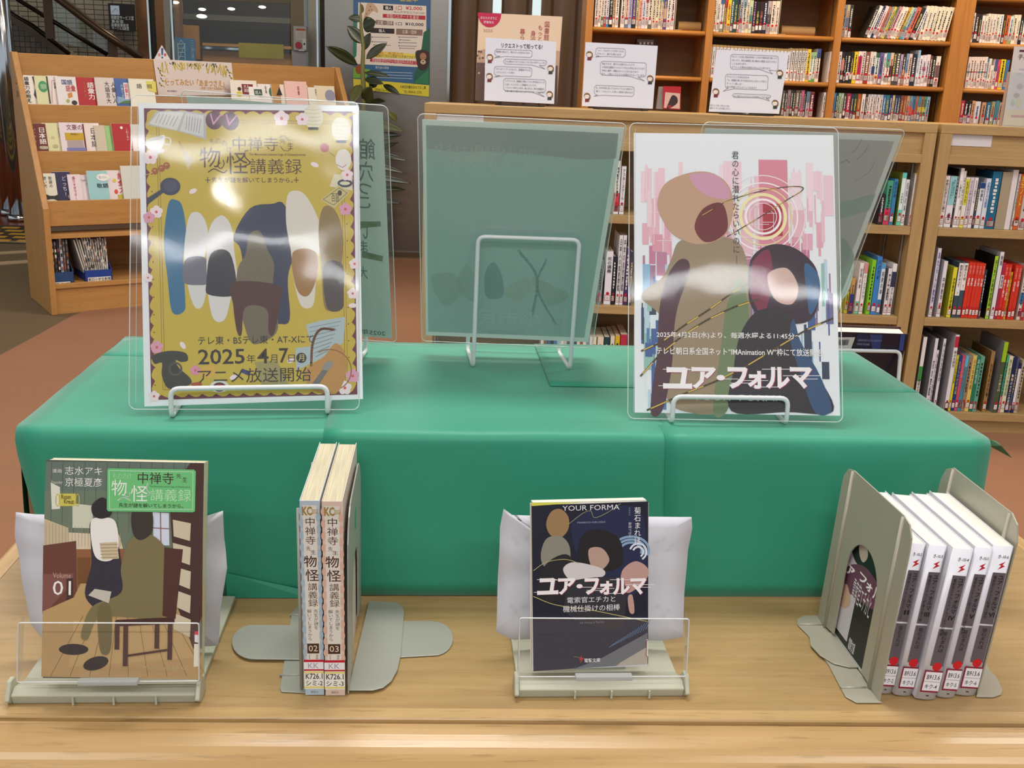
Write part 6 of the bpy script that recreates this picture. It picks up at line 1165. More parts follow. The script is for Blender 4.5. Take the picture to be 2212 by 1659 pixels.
ar.text('ISBN978-4-575-24593-3', 1853, 733, 1904, 737, '8a90a8'); ar.text('C0093 ¥1500E', 1850, 741, 1878, 745, '8a90a8'); ar.done(dn)
ef = hp(1840, 757, ob - nvn * .004, nvn); zt_ = ef[2]; yy = ef[1]
xa, xb = hy(1800, 757, yy)[0], hy(1945, 760, yy)[0]
fb = .03
t = thing('wire_easel', 'white wire easel holding the dark blue novel beyond the box', 'easel', (xb, yy, TT), 'white wire book easels')
zb_ = TT + .003; F0, F1 = A3(xa, yy - fb, zb_), A3(xb - .002, yy - fb, zb_)
MB().tube(rounded([A3(xa, yy, zt_), A3(xb, yy, zt_), F1, F1 + Y * .11, F1 + Y * .11 + Z * .03, F0 + Y * .11 + Z * .03, F0 + Y * .11, F0], .009, 5), .0028, 10, closed=True).build('wire_loop', wirem, t, smooth=True)

# ================================================================== ACRYLIC BOOK STANDS ON THE TABLE
milky = mat('milky_plastic', 'cfcfba', .32, spec=.5, trans=.25); clearp = film_mat('guard_clear', haze=.035, tint=(.96, .97, .97), bstr=.03, rough=.05, boost=1.2)
paperw = mat('wrap_paper', 'dcdde6', .65, trans=.15)
def acrylic(lab, x0, x1, yf, yb, guard, yg, lip):
    """base tray, clear hanging guard at the front, leaning back plate"""
    t = thing('acrylic_stand', lab, 'book stand', ((x0 + x1) / 2, yf, TT), 'acrylic single book stands')
    w = x1 - x0
    MB().prism([(x0, yf, TT), (x0, yf - .003, TT + .009), (x0, yf + .006, TT + .013), (x0, yf + .03, TT + .006), (x0, yb, TT + .005), (x0, yb, TT)], (w, 0, 0)).build('base_tray', milky, t, bevel=.001)
    for x in (x0 - .004, x1): MB().prism([(x, yf, TT), (x, yf - .007, TT + .006), (x, yf - .003, TT + .012), (x, yf + .002, TT + .020), (x, yf + .010, TT + .020), (x, yf + .02, TT + .008), (x, yf + .02, TT)], (.004, 0, 0)).build('end_bracket', milky, t, bevel=.001)
    wb = w - .04 if x0 < -.2 else w * .55
    MB().prism([(x0 + .02, yf + .035, TT + .006), (x0 + .02, yf + .035 + .03, TT + .10), (x0 + .02, yf + .038 + .03, TT + .10), (x0 + .02, yf + .038, TT + .006)], (wb, 0, 0)).build('back_plate', milky, t)
    for i in (.33, .55, .78): MB().box((x0 + w * i, yf - .0045, TT + .0005), (.0016, 0, 0), (0, .0018, 0), (0, 0, .0075)).build('moulded_rib', milky, t)
    G = [hy(x, y, yg) for x, y in guard]
    q = MB().quad(G[3], G[2], G[1] + A3(0, -.004, 0), G[0] + A3(0, -.004, 0)).build('clear_guard', clearp, t)
    rim = [G[0] + A3(0, -.004, 0), G[1] + A3(0, -.004, 0), G[2], G[3]]
    MB().tube(rounded(rim, .002, 3), .0006, 5, closed=True).build('guard_rim', mat('film_rim'), t, smooth=True)
    for (a, b) in ((G[0] + A3(0, -.004, 0), G[3]), (G[1] + A3(0, -.004, 0), G[2])): MB().quad(a, b, b + Y * .012, a + Y * .012).build('guard_side', clearp, t)
    L_ = [hy(x, y, yg - .001) for x, y in lip]
    MB().box(L_[0] + Z * -.004, A3(L_[1][0] - L_[0][0], 0, 0), (0, -.007, 0), (0, 0, .004)).build('guard_lip', mat('lip_clear', 'd0d4d4', .08, spec=.8, trans=.5), t, bevel=.0008)
    return t
acrylic('milky acrylic stand with clear guard holding the schoolroom comic, left', hz(28, 1519, TT)[0], hz(424, 1519, TT)[0], .782, .963, [(44, 1340), (432, 1341), (430, 1471), (37, 1474)], .765, [(172, 1463), (301, 1463)])
acrylic('clear acrylic stand with guard holding the dark blue novel, centre', hz(1120, 1507, TT)[0], hz(1477, 1507, TT)[0], .786, .93, [(1122, 1330), (1486, 1332), (1483, 1461), (1120, 1462)], .762, [(1242, 1453), (1364, 1453)])
def wrap(lab, px, y0, lean, org=None):
    m = MB(); P0 = A3(0, y0, TT); n_ = nrm(A3(0, math.cos(lean), -math.sin(lean)))
    Q = [hp(x, y, P0, n_) for x, y in px]; c = sum(Q) / len(Q); c = c - n_ * .004
    # split every edge and push points in and out for soft crumples
    R = []
    for a, b in zip(Q, Q[1:] + Q[:1]):
        for k in range(6): p = a + (b - a) * k / 6; R.append(p + n_ * noise.noise(Vector(p * 30)) * .005)
    rings = [[c + (p - c) * f + n_ * noise.noise(Vector((c + (p - c) * f) * 22)) * .004 for p in R] for f in (1, .8, .6, .4, .2)]
    vs = [v for r in rings for v in r] + [c]; N_ = len(R)
    fs = [(j * N_ + i, j * N_ + (i + 1) % N_, (j + 1) * N_ + (i + 1) % N_, (j + 1) * N_ + i) for j in range(4) for i in range(N_)] + [(4 * N_ + i, 4 * N_ + (i + 1) % N_, 5 * N_) for i in range(N_)]
    return tag(m.add(vs, fs).build('wrapping_paper', paperw, org=c, solid=.0003, smooth=True), lab, 'paper', 'crumpled white papers behind the stands')
w1 = wrap('crumpled white paper with faint star print behind the schoolroom comic', [(35, 1106), (78, 1110), (200, 1112), (448, 1114), (482, 1103), (483, 1165), (490, 1228), (478, 1310), (470, 1396), (453, 1398), (300, 1400), (100, 1395), (62, 1352), (48, 1240), (36, 1160)], .848, .24)
w2 = wrap('crumpled white paper with blue star print behind the dark novel, centre', [(1088, 1099), (1103, 1112), (1200, 1115), (1350, 1117), (1493, 1116), (1494, 1140), (1486, 1190), (1478, 1300), (1474, 1375), (1430, 1383), (1300, 1385), (1110, 1380), (1072, 1363), (1074, 1300), (1078, 1200), (1080, 1140)], .855, .22)
ar = Art((0, .852, TT), X, nrm(A3(0, math.sin(.22), math.cos(.22))), lift=.0065, step=.00005)
for (x, y) in ((1107, 1155), (1115, 1166), (1135, 1158), (1103, 1304), (1112, 1314), (1131, 1306), (1417, 1166), (1431, 1160), (1444, 1180), (1456, 1171), (1418, 1304), (1432, 1325), (1441, 1315)):
    ar.ring(x, y, 4, 4, .8, 'c0ccd8', 8); ar.line([(x - 5, y), (x + 5, y)], .7, 'c0ccd8'); ar.line([(x, y - 5), (x, y + 5)], .7, 'c0ccd8')
ar.p.v = [(v[0], v[1], v[2]) for v in ar.p.v]
ar.p.build('star_print', ink, w2)

# ---- the two face-out books
def faceout(name, lab, o, u, v, w, h, th, cov, spine, px_quad):
    o = A3(*o) + Z * TT; u = nrm(A3(*u)); v = A3(*v); v = nrm(v - u * (u @ v)); n = np.cross(u, v); n = -n if n @ (CAM - o) > 0 else n
    t = thing(name, lab, 'book', tuple(o), 'face-out books on the acrylic stands')
    C_ = mat(name + '_cover' + cov, cov, .3); S_ = mat(name + '_spine' + spine, spine, .35)
    MB().box(o, u * w, v * h, n * .0006).build('front_cover', C_, t)
    MB().box(o + n * th, u * w, v * h, n * .0006).build('back_cover', S_, t)
    MB().box(o + n * .0006 + u * .0008, u * (w - .0026), v * (h - .0006), n * (th - .0006)).build('page_block', mat('page_cream2', 'ddd4bc', .75, noise_=.12, nscale=900, stretch=(1, .05, 1)), t)
    MB().box(o + u * (w - .0008), u * .0008, v * h, n * (th + .0006)).build('spine', S_, t)
    ar = Art(o, u, v, lift=.0002, step=.00006); ar.n = -n
    return t, ar, o, u, v, n
def bar(p, a): return p + a
t, ar, o, u, v, n = faceout('comic_book', 'comic book with green title plate showing volume 01, left stand', (-.3149, .7799, .0257), (1, -.006, -.008), (.01, .245, .97), .128, .182, .016, '4c5a4c', 'c8cca8', None)
ar.poly([(100, 997), (440, 1000), (439, 1080), (97, 1080)], '56645a'); ar.poly([(97, 1060), (440, 1060), (437, 1240), (94, 1240)], '5c6a58')
for i in range(14): ar.line([(112 + 24 * i, 999), (110 + 24 * i, 1150)], 1, '414c44')
ar.poly([(110, 1042), (130, 1052), (130, 1099), (112, 1100)], 'bcc0b0'); ar.poly([(157, 1087), (200, 1092), (202, 1141), (157, 1140)], 'b0b4a0'); ar.poly([(96, 1120), (148, 1140), (148, 1178), (95, 1178)], 'a89c80'); ar.poly([(148, 1150), (258, 1155), (266, 1185), (148, 1188)], 'b8ac94')
for i in range(24): ar.line([(100 + 7 * i, 1130 + .8 * i), (100 + 7 * i, 1180)], .8, '8c8068')
ar.poly([(148, 1186), (370, 1186), (372, 1280), (148, 1280)], '7c5030'); ar.poly([(168, 1204), (196, 1204), (194, 1262), (168, 1262)], '64401f'); ar.poly([(94, 1178), (165, 1168), (167, 1310), (92, 1325)], '5a3428'); ar.poly([(93, 1240), (160, 1238), (158, 1258), (93, 1330)], '6c443c'); ar.poly([(144, 1250), (158, 1248), (160, 1392), (146, 1392)], '3a2420')
ar.poly([(93, 1320), (160, 1290), (175, 1260), (440, 1260), (436, 1467), (90, 1461)], 'a08458'); ar.poly([(160, 1340), (400, 1330), (420, 1420), (150, 1440)], 'a88c5e')
for i in range(9): ar.line([(180 + 24 * i, 1330), (110 + 42 * i, 1460)], 1, '6a5434')
ar.poly([(330, 1106), (365, 1108), (366, 1178), (332, 1178)], 'b4bcd0'); ar.line([(331, 1140), (365, 1142)], 2, '6c4434'); ar.line([(347, 1106), (348, 1176)], 2, '6c4434')
ar.poly([(366, 1060), (412, 1000), (440, 1000), (437, 1400), (418, 1400), (380, 1300)], '3c2620')
for i in range(5): ar.poly([(374, 1122 + 50 * i), (413, 1130 + 52 * i), (411, 1168 + 52 * i), (376, 1158 + 50 * i)], 'b0a890')
ar.blob([(196, 1128), (218, 1120), (246, 1122), (254, 1160), (264, 1230), (268, 1300), (240, 1330), (186, 1290), (198, 1220), (197, 1170)], '2a2630'); ar.blob([(197, 1128), (222, 1118), (250, 1126), (257, 1180), (240, 1210), (206, 1200)], 'd4d0c4'); ar.blob([(200, 1090), (222, 1074), (240, 1090), (240, 1112), (220, 1120), (202, 1112)], '241e20')
ar.poly([(216, 1172), (254, 1170), (258, 1206), (222, 1208)], 'b0a284'); [ar.line([(218, 1176 + 7 * k), (255, 1175 + 7 * k)], 1, '6c5c48') for k in range(5)]
ar.blob([(288, 1160), (330, 1156), (362, 1190), (366, 1230), (352, 1320), (340, 1336), (240, 1330), (208, 1340), (190, 1380), (176, 1370), (200, 1310), (262, 1280), (262, 1230), (270, 1190)], '6a6240'); ar.blob([(214, 1310), (240, 1310), (240, 1400), (222, 1412), (214, 1380)], '605838'); ar.blob([(286, 1106), (310, 1096), (330, 1110), (328, 1150), (304, 1166), (288, 1150)], '302820')
ar.poly([(356, 1182), (396, 1186), (380, 1336), (352, 1330)], '44261f'); ar.poly([(252, 1338), (378, 1332), (378, 1346), (254, 1352)], '3c221c')
for (x, y0, y1) in ((254, 1340, 1402), (272, 1350, 1438), (340, 1340, 1400), (368, 1345, 1424)): ar.rect(x - 5, y0, x + 5, y1, '3c221c')
ar.line([(272, 1416), (368, 1402)], 5, '3c221c'); ar.poly([(192, 1285), (206, 1271), (242, 1277), (236, 1302)], 'a8a498'); ar.ell(160, 1402, 32, 12, '1a181a'); ar.ell(208, 1432, 28, 14, '1a181a', rot=.3)
ar.poly([(233, 1013), (236, 1011), (420, 1014), (424, 1018), (422, 1104), (418, 1106), (235, 1104), (232, 1100)], '5ca868'); ar.line([(237, 1016), (418, 1019), (417, 1100), (238, 1099)], 1, 'b8e4bc', closed=True)
ar.text('漫画', 113, 1013, 134, 1021, 'e4e4dc'); ar.text('志水アキ', 141, 1008, 221, 1026, 'f0f0e8', -.002); ar.text('Founder', 112, 1038, 136, 1045, 'd8d8d0'); ar.text('京極夏彦', 141, 1032, 221, 1051, 'f0f0e8', -.002)
ar.text('中禅寺', 299, 1020, 376, 1045, '3c2420'); ar.text('先', 382, 1023, 392, 1033, '3c2420'); ar.text('生', 395, 1030, 405, 1041, '3c2420'); ar.text('もののけ', 245, 1021, 285, 1035, 'a8e0ac'); ar.text('物', 242, 1036, 275, 1070, 'ecf4e8'); ar.text('怪', 284, 1048, 320, 1083, 'ecf4e8'); ar.text('講義録', 326, 1056, 414, 1082, 'b8e8bc')
ar.curve([(275, 1062), (270, 1070), (280, 1072), (282, 1064)], 1.6, 'ecf4e8'); ar.curve([(256, 1080), (268, 1074), (282, 1080)], 2, 'ecf4e8'); ar.curve([(316, 1072), (325, 1066), (318, 1056), (320, 1044)], 2, 'ecf4e8')
ar.text('The Mononoke Lecture Logs of Chuzenji-sensei', 325, 1049, 412, 1053, '3a6c44'); ar.text('先生が謎を解いてしまうから。', 258, 1087, 397, 1096, '3c2420', .01)
ar.poly([(129, 1066), (164, 1066), (162, 1093), (130, 1093)], 'b0a848'); ar.text('Rosen', 133, 1068, 154, 1078, '3c3418', .01); ar.text('Kreuz', 139, 1078, 160, 1088, '3c3418', .01); ar.ring(125, 1080, 5, 14, 2, 'a89c48'); ar.ring(168, 1080, 5, 14, 2, 'a89c48')
ar.text('Volume', 115, 1237, 154, 1248, 'c8a898'); ar.text('01', 115, 1254, 154, 1285, 'f4f2ec', .0); ar.text('Magazine Edge KC', 311, 1437, 409, 1449, 'c8b888')
ar.poly([(421, 1363), (431, 1363), (431, 1388), (421, 1386)], 'e8e0dc'); ar.poly([(421, 1363), (431, 1363), (431, 1371), (421, 1370)], 'c03050'); ar.poly([(420, 1390), (432, 1390), (431, 1438), (419, 1440)], 'd8d4b8')
ar.p.c = [tuple(min(.85, x * 1.45) for x in c) for c in ar.p.c]; ar.done(t)
t, ar, o, u, v, n = faceout('novel_book', 'dark navy paperback novel with white title on the centre stand', (.0967, .803, .0159), (.999, .043, .016), (-.025, .223, .974), .105, .148, .013, 'e6e6ea', 'e8e8ec', None)
MB().box(o + v * .1482 + n * .001 + u * .001, u * .102, v * .0022, n * .0125).build('page_top', mat('page_pale', 'e6e4d4', .7), t)
nav = '14162a'
ar.poly([(1148, 1092), (1400, 1083), (1400, 1433), (1152, 1450)], nav); ar.poly([(1148, 1086), (1260, 1085), (1149, 1093)], 'd8dc50')
ar.blob([(1240, 1120), (1300, 1096), (1380, 1100), (1396, 1180), (1390, 1260), (1330, 1300), (1270, 1240), (1240, 1180)], '1c2448'); ar.poly([(1152, 1330), (1398, 1330), (1398, 1433), (1152, 1449)], '16243a')
for r in (42, 34, 26): ar.ring(1362, 1190, r, r * .8, 5, '88a8c8', a0=-20, a1=150)
for r in (20, 13): ar.ring(1378, 1192, r, r, 4, 'dce4f0', a0=-60, a1=160)
ar.blob([(1180, 1128), (1192, 1104), (1212, 1100), (1228, 1118), (1226, 1146), (1206, 1164), (1186, 1152)], '9c7e54'); ar.blob([(1168, 1200), (1180, 1164), (1210, 1158), (1230, 1180), (1226, 1220), (1180, 1226)], '8c8a7c'); ar.blob([(1178, 1220), (1230, 1200), (1240, 1280), (1200, 1300), (1160, 1290)], '1c1c20')
ar.blob([(1248, 1190), (1262, 1152), (1296, 1144), (1336, 1162), (1346, 1200), (1336, 1226), (1290, 1236), (1256, 1226)], '1a1618'); ar.blob([(1272, 1186), (1300, 1184), (1316, 1210), (1296, 1232), (1276, 1220)], 'b89c8c'); ar.blob([(1216, 1230), (1240, 1214), (1300, 1228), (1300, 1246), (1240, 1256)], 'd4d0d0')
ar.blob([(1344, 1232), (1372, 1212), (1398, 1226), (1396, 1250), (1360, 1280), (1342, 1268)], 'c09a90'); ar.blob([(1356, 1290), (1366, 1286), (1370, 1322), (1360, 1322)], 'c09a90'); ar.blob([(1230, 1256), (1340, 1250), (1350, 1320), (1330, 1360), (1230, 1330), (1220, 1290)], '2c2c34')
ar.curve([(1152, 1232), (1180, 1214), (1220, 1208), (1250, 1216)], 1.2, 'c8c07c'); ar.curve([(1228, 1132), (1260, 1108), (1276, 1104), (1284, 1118), (1310, 1108), (1340, 1088)], 1, 'b0a870'); ar.curve([(1152, 1288), (1200, 1306), (1280, 1318), (1340, 1330), (1398, 1342)], 1.4, 'c8c07c')
ar.curve([(1240, 1418), (1300, 1428), (1360, 1424), (1398, 1402)], 1, '8a8c70')
for i in range(14): ar.line([(1316 + 6 * i, 1398 - 3 * i), (1326 + 6 * i, 1390 - 4 * i)], 1.2, '5c80a8')
ar.poly([(1300, 1420), (1398, 1366), (1398, 1433), (1240, 1444)], '6a7078'); ar.poly([(1340, 1430), (1398, 1396), (1398, 1433), (1330, 1438)], 'b8b0a4')
ar.text('YOUR FORMA', 1215, 1091, 1338, 1102, 'f0f0f4', -.004); ar.text('MAREHO KIKUISHI', 1247, 1126, 1307, 1130, '9aa0b8'); ar.text('菊石まれほ', 1369, 1095, 1384, 1175, 'f0f0f4', 0, True); ar.text('野崎つばた', 1357, 1128, 1364, 1162, 'd0d0dc', 0, True); ar.text('イラスト', 1357, 1096, 1362, 1114, 'b0b0c0', 0, True)
logo(ar, 1160, 1248, 1398, 1284, .8)
ar.text('電索官エチカと', 1225, 1288, 1329, 1301, 'e8e8ec'); ar.text('機械仕掛けの相棒', 1216, 1306, 1339, 1320, 'e8e8ec'); ar.text('Electronic Investigator Echika and', 1241, 1334, 1318, 1338, '7c8498'); ar.text('her Amicus in Machina', 1253, 1341, 1305, 1346, '7c8498')
ar.text('電撃文庫', 1262, 1421, 1296, 1430, 'f0f0f4', .01); ar.poly([(1250, 1424), (1256, 1415), (1256, 1421), (1261, 1420), (1253, 1432), (1254, 1425)], 'c02830')
ar.poly([(1396, 1380), (1400, 1380), (1399, 1420), (1395, 1418)], 'e8e0e0'); ar.line([(1400, 1381), (1396, 1384), (1395, 1416), (1399, 1419)], 1.5, '90243a'); ar.done(t)

# ================================================================== BOOKENDS AND UPRIGHT BOOKS
bem = mat('bookend_grey', 'a3a49a', .38, .15, spec=.5, bump=.04, bscale=900); bem2 = mat('bookend_beige_near', 'aaa696', .38, .15, spec=.5, bump=.04, bscale=900)
def tpoly(px, z, h, round_=0): q = [hz(x, y, TT) for x, y in px]; return [A3(p[0], p[1], TT + z) for p in q], A3(0, 0, h)
def arc(cx, cy, rx, ry, a0, a1, n=10): return [(cx + rx * math.cos(RAD(a0 + (a1 - a0) * k / n)), cy + ry * math.sin(RAD(a0 + (a1 - a0) * k / n))) for k in range(n + 1)]
def holed(x, y0, y1, z0, z1, hy0, hy1, hz0, hz1, th, m, parent, name='upright_plate', yaw=0, lean=0, r=.03, both=False):
    """vertical plate in the y-z plane with an arched hole, optionally yawed and leaned about its foot"""
    c, s = math.cos(yaw), math.sin(yaw); ux = A3(c * math.cos(lean), s * math.cos(lean), -math.sin(lean)); uy = A3(-s, c, 0); uz_ = A3(c * math.sin(lean), s * math.sin(lean), math.cos(lean)); O = A3(x, y0, TT)
    out = [(0, z0)] + [(r + r * math.cos(RAD(180 - 90 * k / 6)), z1 - r + r * math.sin(RAD(180 - 90 * k / 6))) for k in range(7)] + [(y1 - y0 - r + r * math.cos(RAD(90 - 90 * k / 6)), z1 - r + r * math.sin(RAD(90 - 90 * k / 6))) for k in range(7)] + [(y1 - y0, z0)]
    cx = (hy0 + hy1) / 2; rr = (hy1 - hy0) / 2; N_ = 15
    def samp(path, n):
        d = [0]; 
        for a, b in zip(path, path[1:]): d.append(d[-1] + math.dist(a, b))
        o = []
        for k in range(n):
            q = d[-1] * k / (n - 1); i = max(j for j in range(len(d)) if d[j] <= q + 1e-9); i = min(i, len(path) - 2); f = (q - d[i]) / max(d[i + 1] - d[i], 1e-9); o.append((path[i][0] + (path[i + 1][0] - path[i][0]) * f, path[i][1] + (path[i + 1][1] - path[i][1]) * f))
        return o
    inn = [(hy0, hz0)] + [(cx + rr * math.cos(RAD(180 - 180 * k / 12)), hz1 - rr + rr * math.sin(RAD(180 - 180 * k / 12))) for k in range(13)] + [(hy1, hz0)]
    n = 40; a = samp(out, n); b = samp(inn, n); W3 = lambda p, t_: O + uy * p[0] + uz_ * p[1] + ux * t_
    vs = [W3(p, 0) for p in a] + [W3(p, 0) for p in b] + [W3(p, th) for p in a] + [W3(p, th) for p in b]; fs = []
    for i in range(n - 1): fs += [(i, i + 1, n + i + 1, n + i), (2 * n + i + 1, 2 * n + i, 3 * n + i, 3 * n + i + 1), (i + 1, i, 2 * n + i, 2 * n + i + 1), (n + i, n + i + 1, 3 * n + i + 1, 3 * n + i)]
    fs += [(0, n, 3 * n, 2 * n), (2 * n - 1, n - 1, 3 * n - 1, 4 * n - 1)]
    MB().add(vs, fs).build(name, m, parent)
    return O, ux, uy, uz_
# left pair around volumes 02 and 03
t = thing('bookend', 'grey metal bookend left of comic 02, tongue foot pointing left', 'bookend', (-.115, .86, TT), 'grey metal bookends around two comics')
q, e_ = tpoly([(668, 1310), (655, 1309), (640, 1314), (630, 1328), (605, 1490), (608, 1497), (668, 1500)], .0006, .001); MB().prism(q, e_).build('foot_plate', bem, t, bevel=.0004)
for (a_, b_) in (((626, 1332), (668, 1332)), ((604, 1462), (668, 1462))): p, r_ = hz(*a_, TT) + Z * .0018, hz(*b_, TT) + Z * .0018; MB().tube([p, r_], .0012, 6).build('pressed_ridge', bem, t, smooth=True)
q, e_ = tpoly([(668, 1357)] + arc(548, 1393, 47, 37, -90, -270, 14) + [(668, 1431)], .0022, .0012); MB().prism(q, e_).build('tongue', bem, t, bevel=.0004)
holed(-.1035, .797, .925, .001, .172, .03, .09, .012, .12, .0012, bem, t, r=.025)
for yy_ in (.798, .905): MB().tube([A3(-.105, yy_, TT + .003), A3(-.105, yy_, TT + .172)], .0016, 6).build('rolled_edge', bem, t, smooth=True)
t = thing('bookend', 'grey metal bookend right of comic 03 with arched opening', 'bookend', (-.04, .87, TT), 'grey metal bookends around two comics')
q, e_ = tpoly([(752, 1498), (797, 1304)] + arc(845, 1330, 28, 24, -90, 0, 6) + [(866, 1420), (858, 1455), (845, 1478)] + [(828, 1492), (805, 1498)], .0024, .001); MB().prism(q, e_).build('foot_plate', bem, t, bevel=.0004)
q, e_ = tpoly([(862, 1344), (930, 1344)] + arc(936, 1382, 43, 37, -90, 75, 12) + [(858, 1423)], .0006, .001); MB().prism(q, e_).build('tongue', bem, t, bevel=.0004)
O, ux, uy, uz_ = holed(-.0648, .792, .945, .001, .168, .045, .115, .012, .10, .0012, bem, t, r=.035)
MB().prism([O + uy * (.08 + .007 * math.cos(k * .5236)) + uz_ * (.132 + .012 * math.sin(k * .5236)) + ux * .0013 for k in range(12)], ux * .0003).build('green_sticker', mat('sticker_green', '3c9a78', .5), t)
def upright(name, lab, x, y, w, h, dp, yaw, lean, cover, pages, group, art, zo=.0, rnd=0, pagecol='d8cca8'):
    yaw, lean = RAD(yaw), RAD(lean); c, s = math.cos(yaw), math.sin(yaw)
    U_ = A3(c * math.cos(lean), s * math.cos(lean), -math.sin(lean)); N_ = A3(-s, c, 0); V_ = A3(c * math.sin(lean), s * math.sin(lean), math.cos(lean))
    o = A3(x, y, TT + .0006 + (w * math.sin(lean) if lean > 0 else 0))
    t = thing(name, lab, 'book', tuple(o), group); cm = mat('cover_' + cover, cover, .28)
    # wrap cover: slightly rounded spine + two boards
    k = 8; prof = [(w * i / k, -.0016 * math.sin(math.pi * i / k)) for i in range(k + 1)]
    m = MB(); vs = [o + U_ * a + N_ * b + V_ * z for z in (0, h) for a, b in prof]; m.add(vs, [(i, i + 1, k + 2 + i, k + 1 + i) for i in range(k)])
    m.build('spine', cm, t, smooth=True, solid=.0005)
    MB().box(o, U_ * .0006, N_ * dp, V_ * h).build('front_cover', cm, t); MB().box(o + U_ * (w - .0006), U_ * .0006, N_ * dp, V_ * h).build('back_cover', cm, t)
    MB().box(o + U_ * .0007 + N_ * .0004, U_ * (w - .0014), N_ * (dp - .003), V_ * (h - .0008)).build('page_block', mat(pages[0], *pages[1:3], **pages[3]), t)
    A = Art(o - N_ * .0017, U_, V_, lift=.0002, step=.00003); A.n = -N_; art(A, w, h); A.done(t); return o, U_, N_, V_
def comic(vol, tint):
    def f(A, w, h):
        A.lbox((.0002, 0, w, h), tint[0]); A.lbox((w * .14, .012, w * .86, h - .004), 'dcdcd2')
        for i in range(26): A.lell(w * (.08 if i % 2 else .92), h * (.2 + .03 * i), w * .13, .004, tint[1], 10)
        A.lbox((w * .16, .03, w * .84, h - .018), 'e0ded4')
        A.ltext('KC', (w * .12, h - .013, w * .62, h - .005), 'a08440', .04); A.ltext('EDGE', (w * .62, h - .0115, w * .92, h - .0075), 'b09858', .02)
        A.ltext('中禅寺', (w * .22, h - .0395, w * .78, h - .0145), '4a2c20', 0, True); A.ltext('先', (w * .28, h - .0445, w * .5, h - .0405), '4a2c20'); A.ltext('生', (w * .5, h - .0478, w * .76, h - .0440), '4a2c20')
        A.ltext('物', (w * .14, h - .0595, w * .80, h - .0490), '4a2c20', .01); A.ltext('怪', (w * .2, h - .0725, w * .88, h - .0615), '4a2c20', .01)
        A.ltext('講義録', (w * .28, h - .0965, w * .80, h - .0740), '5a3c2c', 0, True); A.ltext('先生が謎を', (w * .56, h - .118, w * .80, h - .0985), '4a3428', 0, True); A.ltext('解いてしまうから', (w * .22, h - .1285, w * .46, h - .0985), '4a3428', 0, True)
        def W(z): return z
        A.lbox((w * .18, .0405, w * .80, .0500), '4a3020'); A.ltext(vol, (w * .26, .0425, w * .72, .0482), 'e4dcc8')
        A.ltext('漫画', (w * .6, .0348, w * .75, .0395), '6a5448', 0, True); A.ltext('Founder', (w * .25, .0348, w * .34, .0398), '6a5448', 0, False, True)
        A.lbox((-.0004, .0242, w * 1.01, .0335), 'eeeaee'); A.lbox((-.0004, .0322, w * 1.01, .0345), 'c01c30'); A.lbox((-.0004, .0238, w * 1.01, .0252), 'c01c30'); A.ltext('KK', (w * .2, .0262, w * .75, .0312), '9a9aa8')
        A.lbox((-.0004, .006, w * 1.01, .0236), 'efeee4'); A.lbox((-.0004, .0068, w * 1.01, .0085), 'e8d878'); A.lbox((-.0004, .0215, w * 1.01, .0232), 'e8d878')
        A.ltext('K726.1', (w * .06, .0158, w * .94, .0212), '1c1c24', .01); A.ltext('シミ-%s' % int(vol), (w * .06, .0092, w * .94, .0142), '1c1c24', .01); A.ltext('講談社', (w * .3, .0018, w * .7, .0042), '70604c')
    return f
pg = ('page_yellowed', 'c6bea2', .8, dict(noise_=.55, nscale=1, stretch=(1500, 18, 18)))
GB = 'comic volumes between the grey bookends'
upright('comic_book', 'comic volume 02 with pale blue spine between grey bookends', -.1012, .793, .0162, .181, .142, -.6, -.6, 'd2dae0', pg, GB, comic('02', ('b4c6d2', 'a4bccc')))
upright('comic_book', 'comic volume 03 with peach tinted spine between grey bookends', -.0838, .792, .0168, .181, .142, -.6, -.4, 'e0cfc4', pg, GB, comic('03', ('dcc4b4', 'd8b4a0')))
# right pair around the white paperbacks
t = thing('bookend', 'beige metal bookend with arched opening at left of white paperbacks', 'bookend', (.405, .774, TT), 'beige metal bookends around the paperbacks')
def plate(x, y, yaw, lean, h, dp, t, hole, dirx, lab, thk=.0014):
    c, s = math.cos(yaw), math.sin(yaw); ux = A3(c * math.cos(lean), s * math.cos(lean), -math.sin(lean)); uy = A3(-s, c, 0); uz_ = A3(c * math.sin(lean), s * math.sin(lean), math.cos(lean)); O = A3(x, y, TT)
    if hole: holed(x, y, y + dp, .001, h, dp * .27, dp * .73, .006, .115, thk, bem2, t, yaw=yaw, lean=lean, r=.018)
    else:
        pr = [(0, .001), (0, h - .02), (.006, h - .006), (.018, h), (dp - .018, h), (dp - .006, h - .006), (dp, h - .02), (dp, .001)]
        MB().prism([O + uy * a + uz_ * b for a, b in pr], ux * thk).build('upright_plate', bem2, t)
    for a in (.02, dp - .02): MB().tube([O + uy * a + uz_ * .002 + ux * thk * .5 * 0, O + uy * a + uz_ * (h - .001)], .0022, 8).build('pressed_ridge', bem2, t, smooth=True)
    return O, ux, uy, uz_
PO = plate(.4040, .774, RAD(.4), RAD(2.4), .171, .149, t, True, -1, '')
q, e_ = tpoly([(1905, 1521), (1850, 1521), (1826, 1508), (1815, 1488), (1790, 1440), (1745, 1375), (1722, 1352), (1722, 1340), (1735, 1333), (1765, 1332)], .0006, .0012); MB().prism(q, e_).build('foot_plate', bem2, t, bevel=.0004)
for (a_, b_) in (((1725, 1353), (1785, 1353)), ((1816, 1490), (1870, 1489))): p, r_ = hz(*a_, TT) + Z * .002, hz(*b_, TT) + Z * .002; MB().tube([p, r_], .0013, 6).build('pressed_ridge', bem2, t, smooth=True)
q, e_ = tpoly([(1862, 1448), (1833, 1448), (1800, 1440), (1770, 1422), (1750, 1400), (1748, 1384), (1762, 1374), (1806, 1372)], .0024, .0012); MB().prism(q, e_).build('tongue', bem2, t, bevel=.0004)
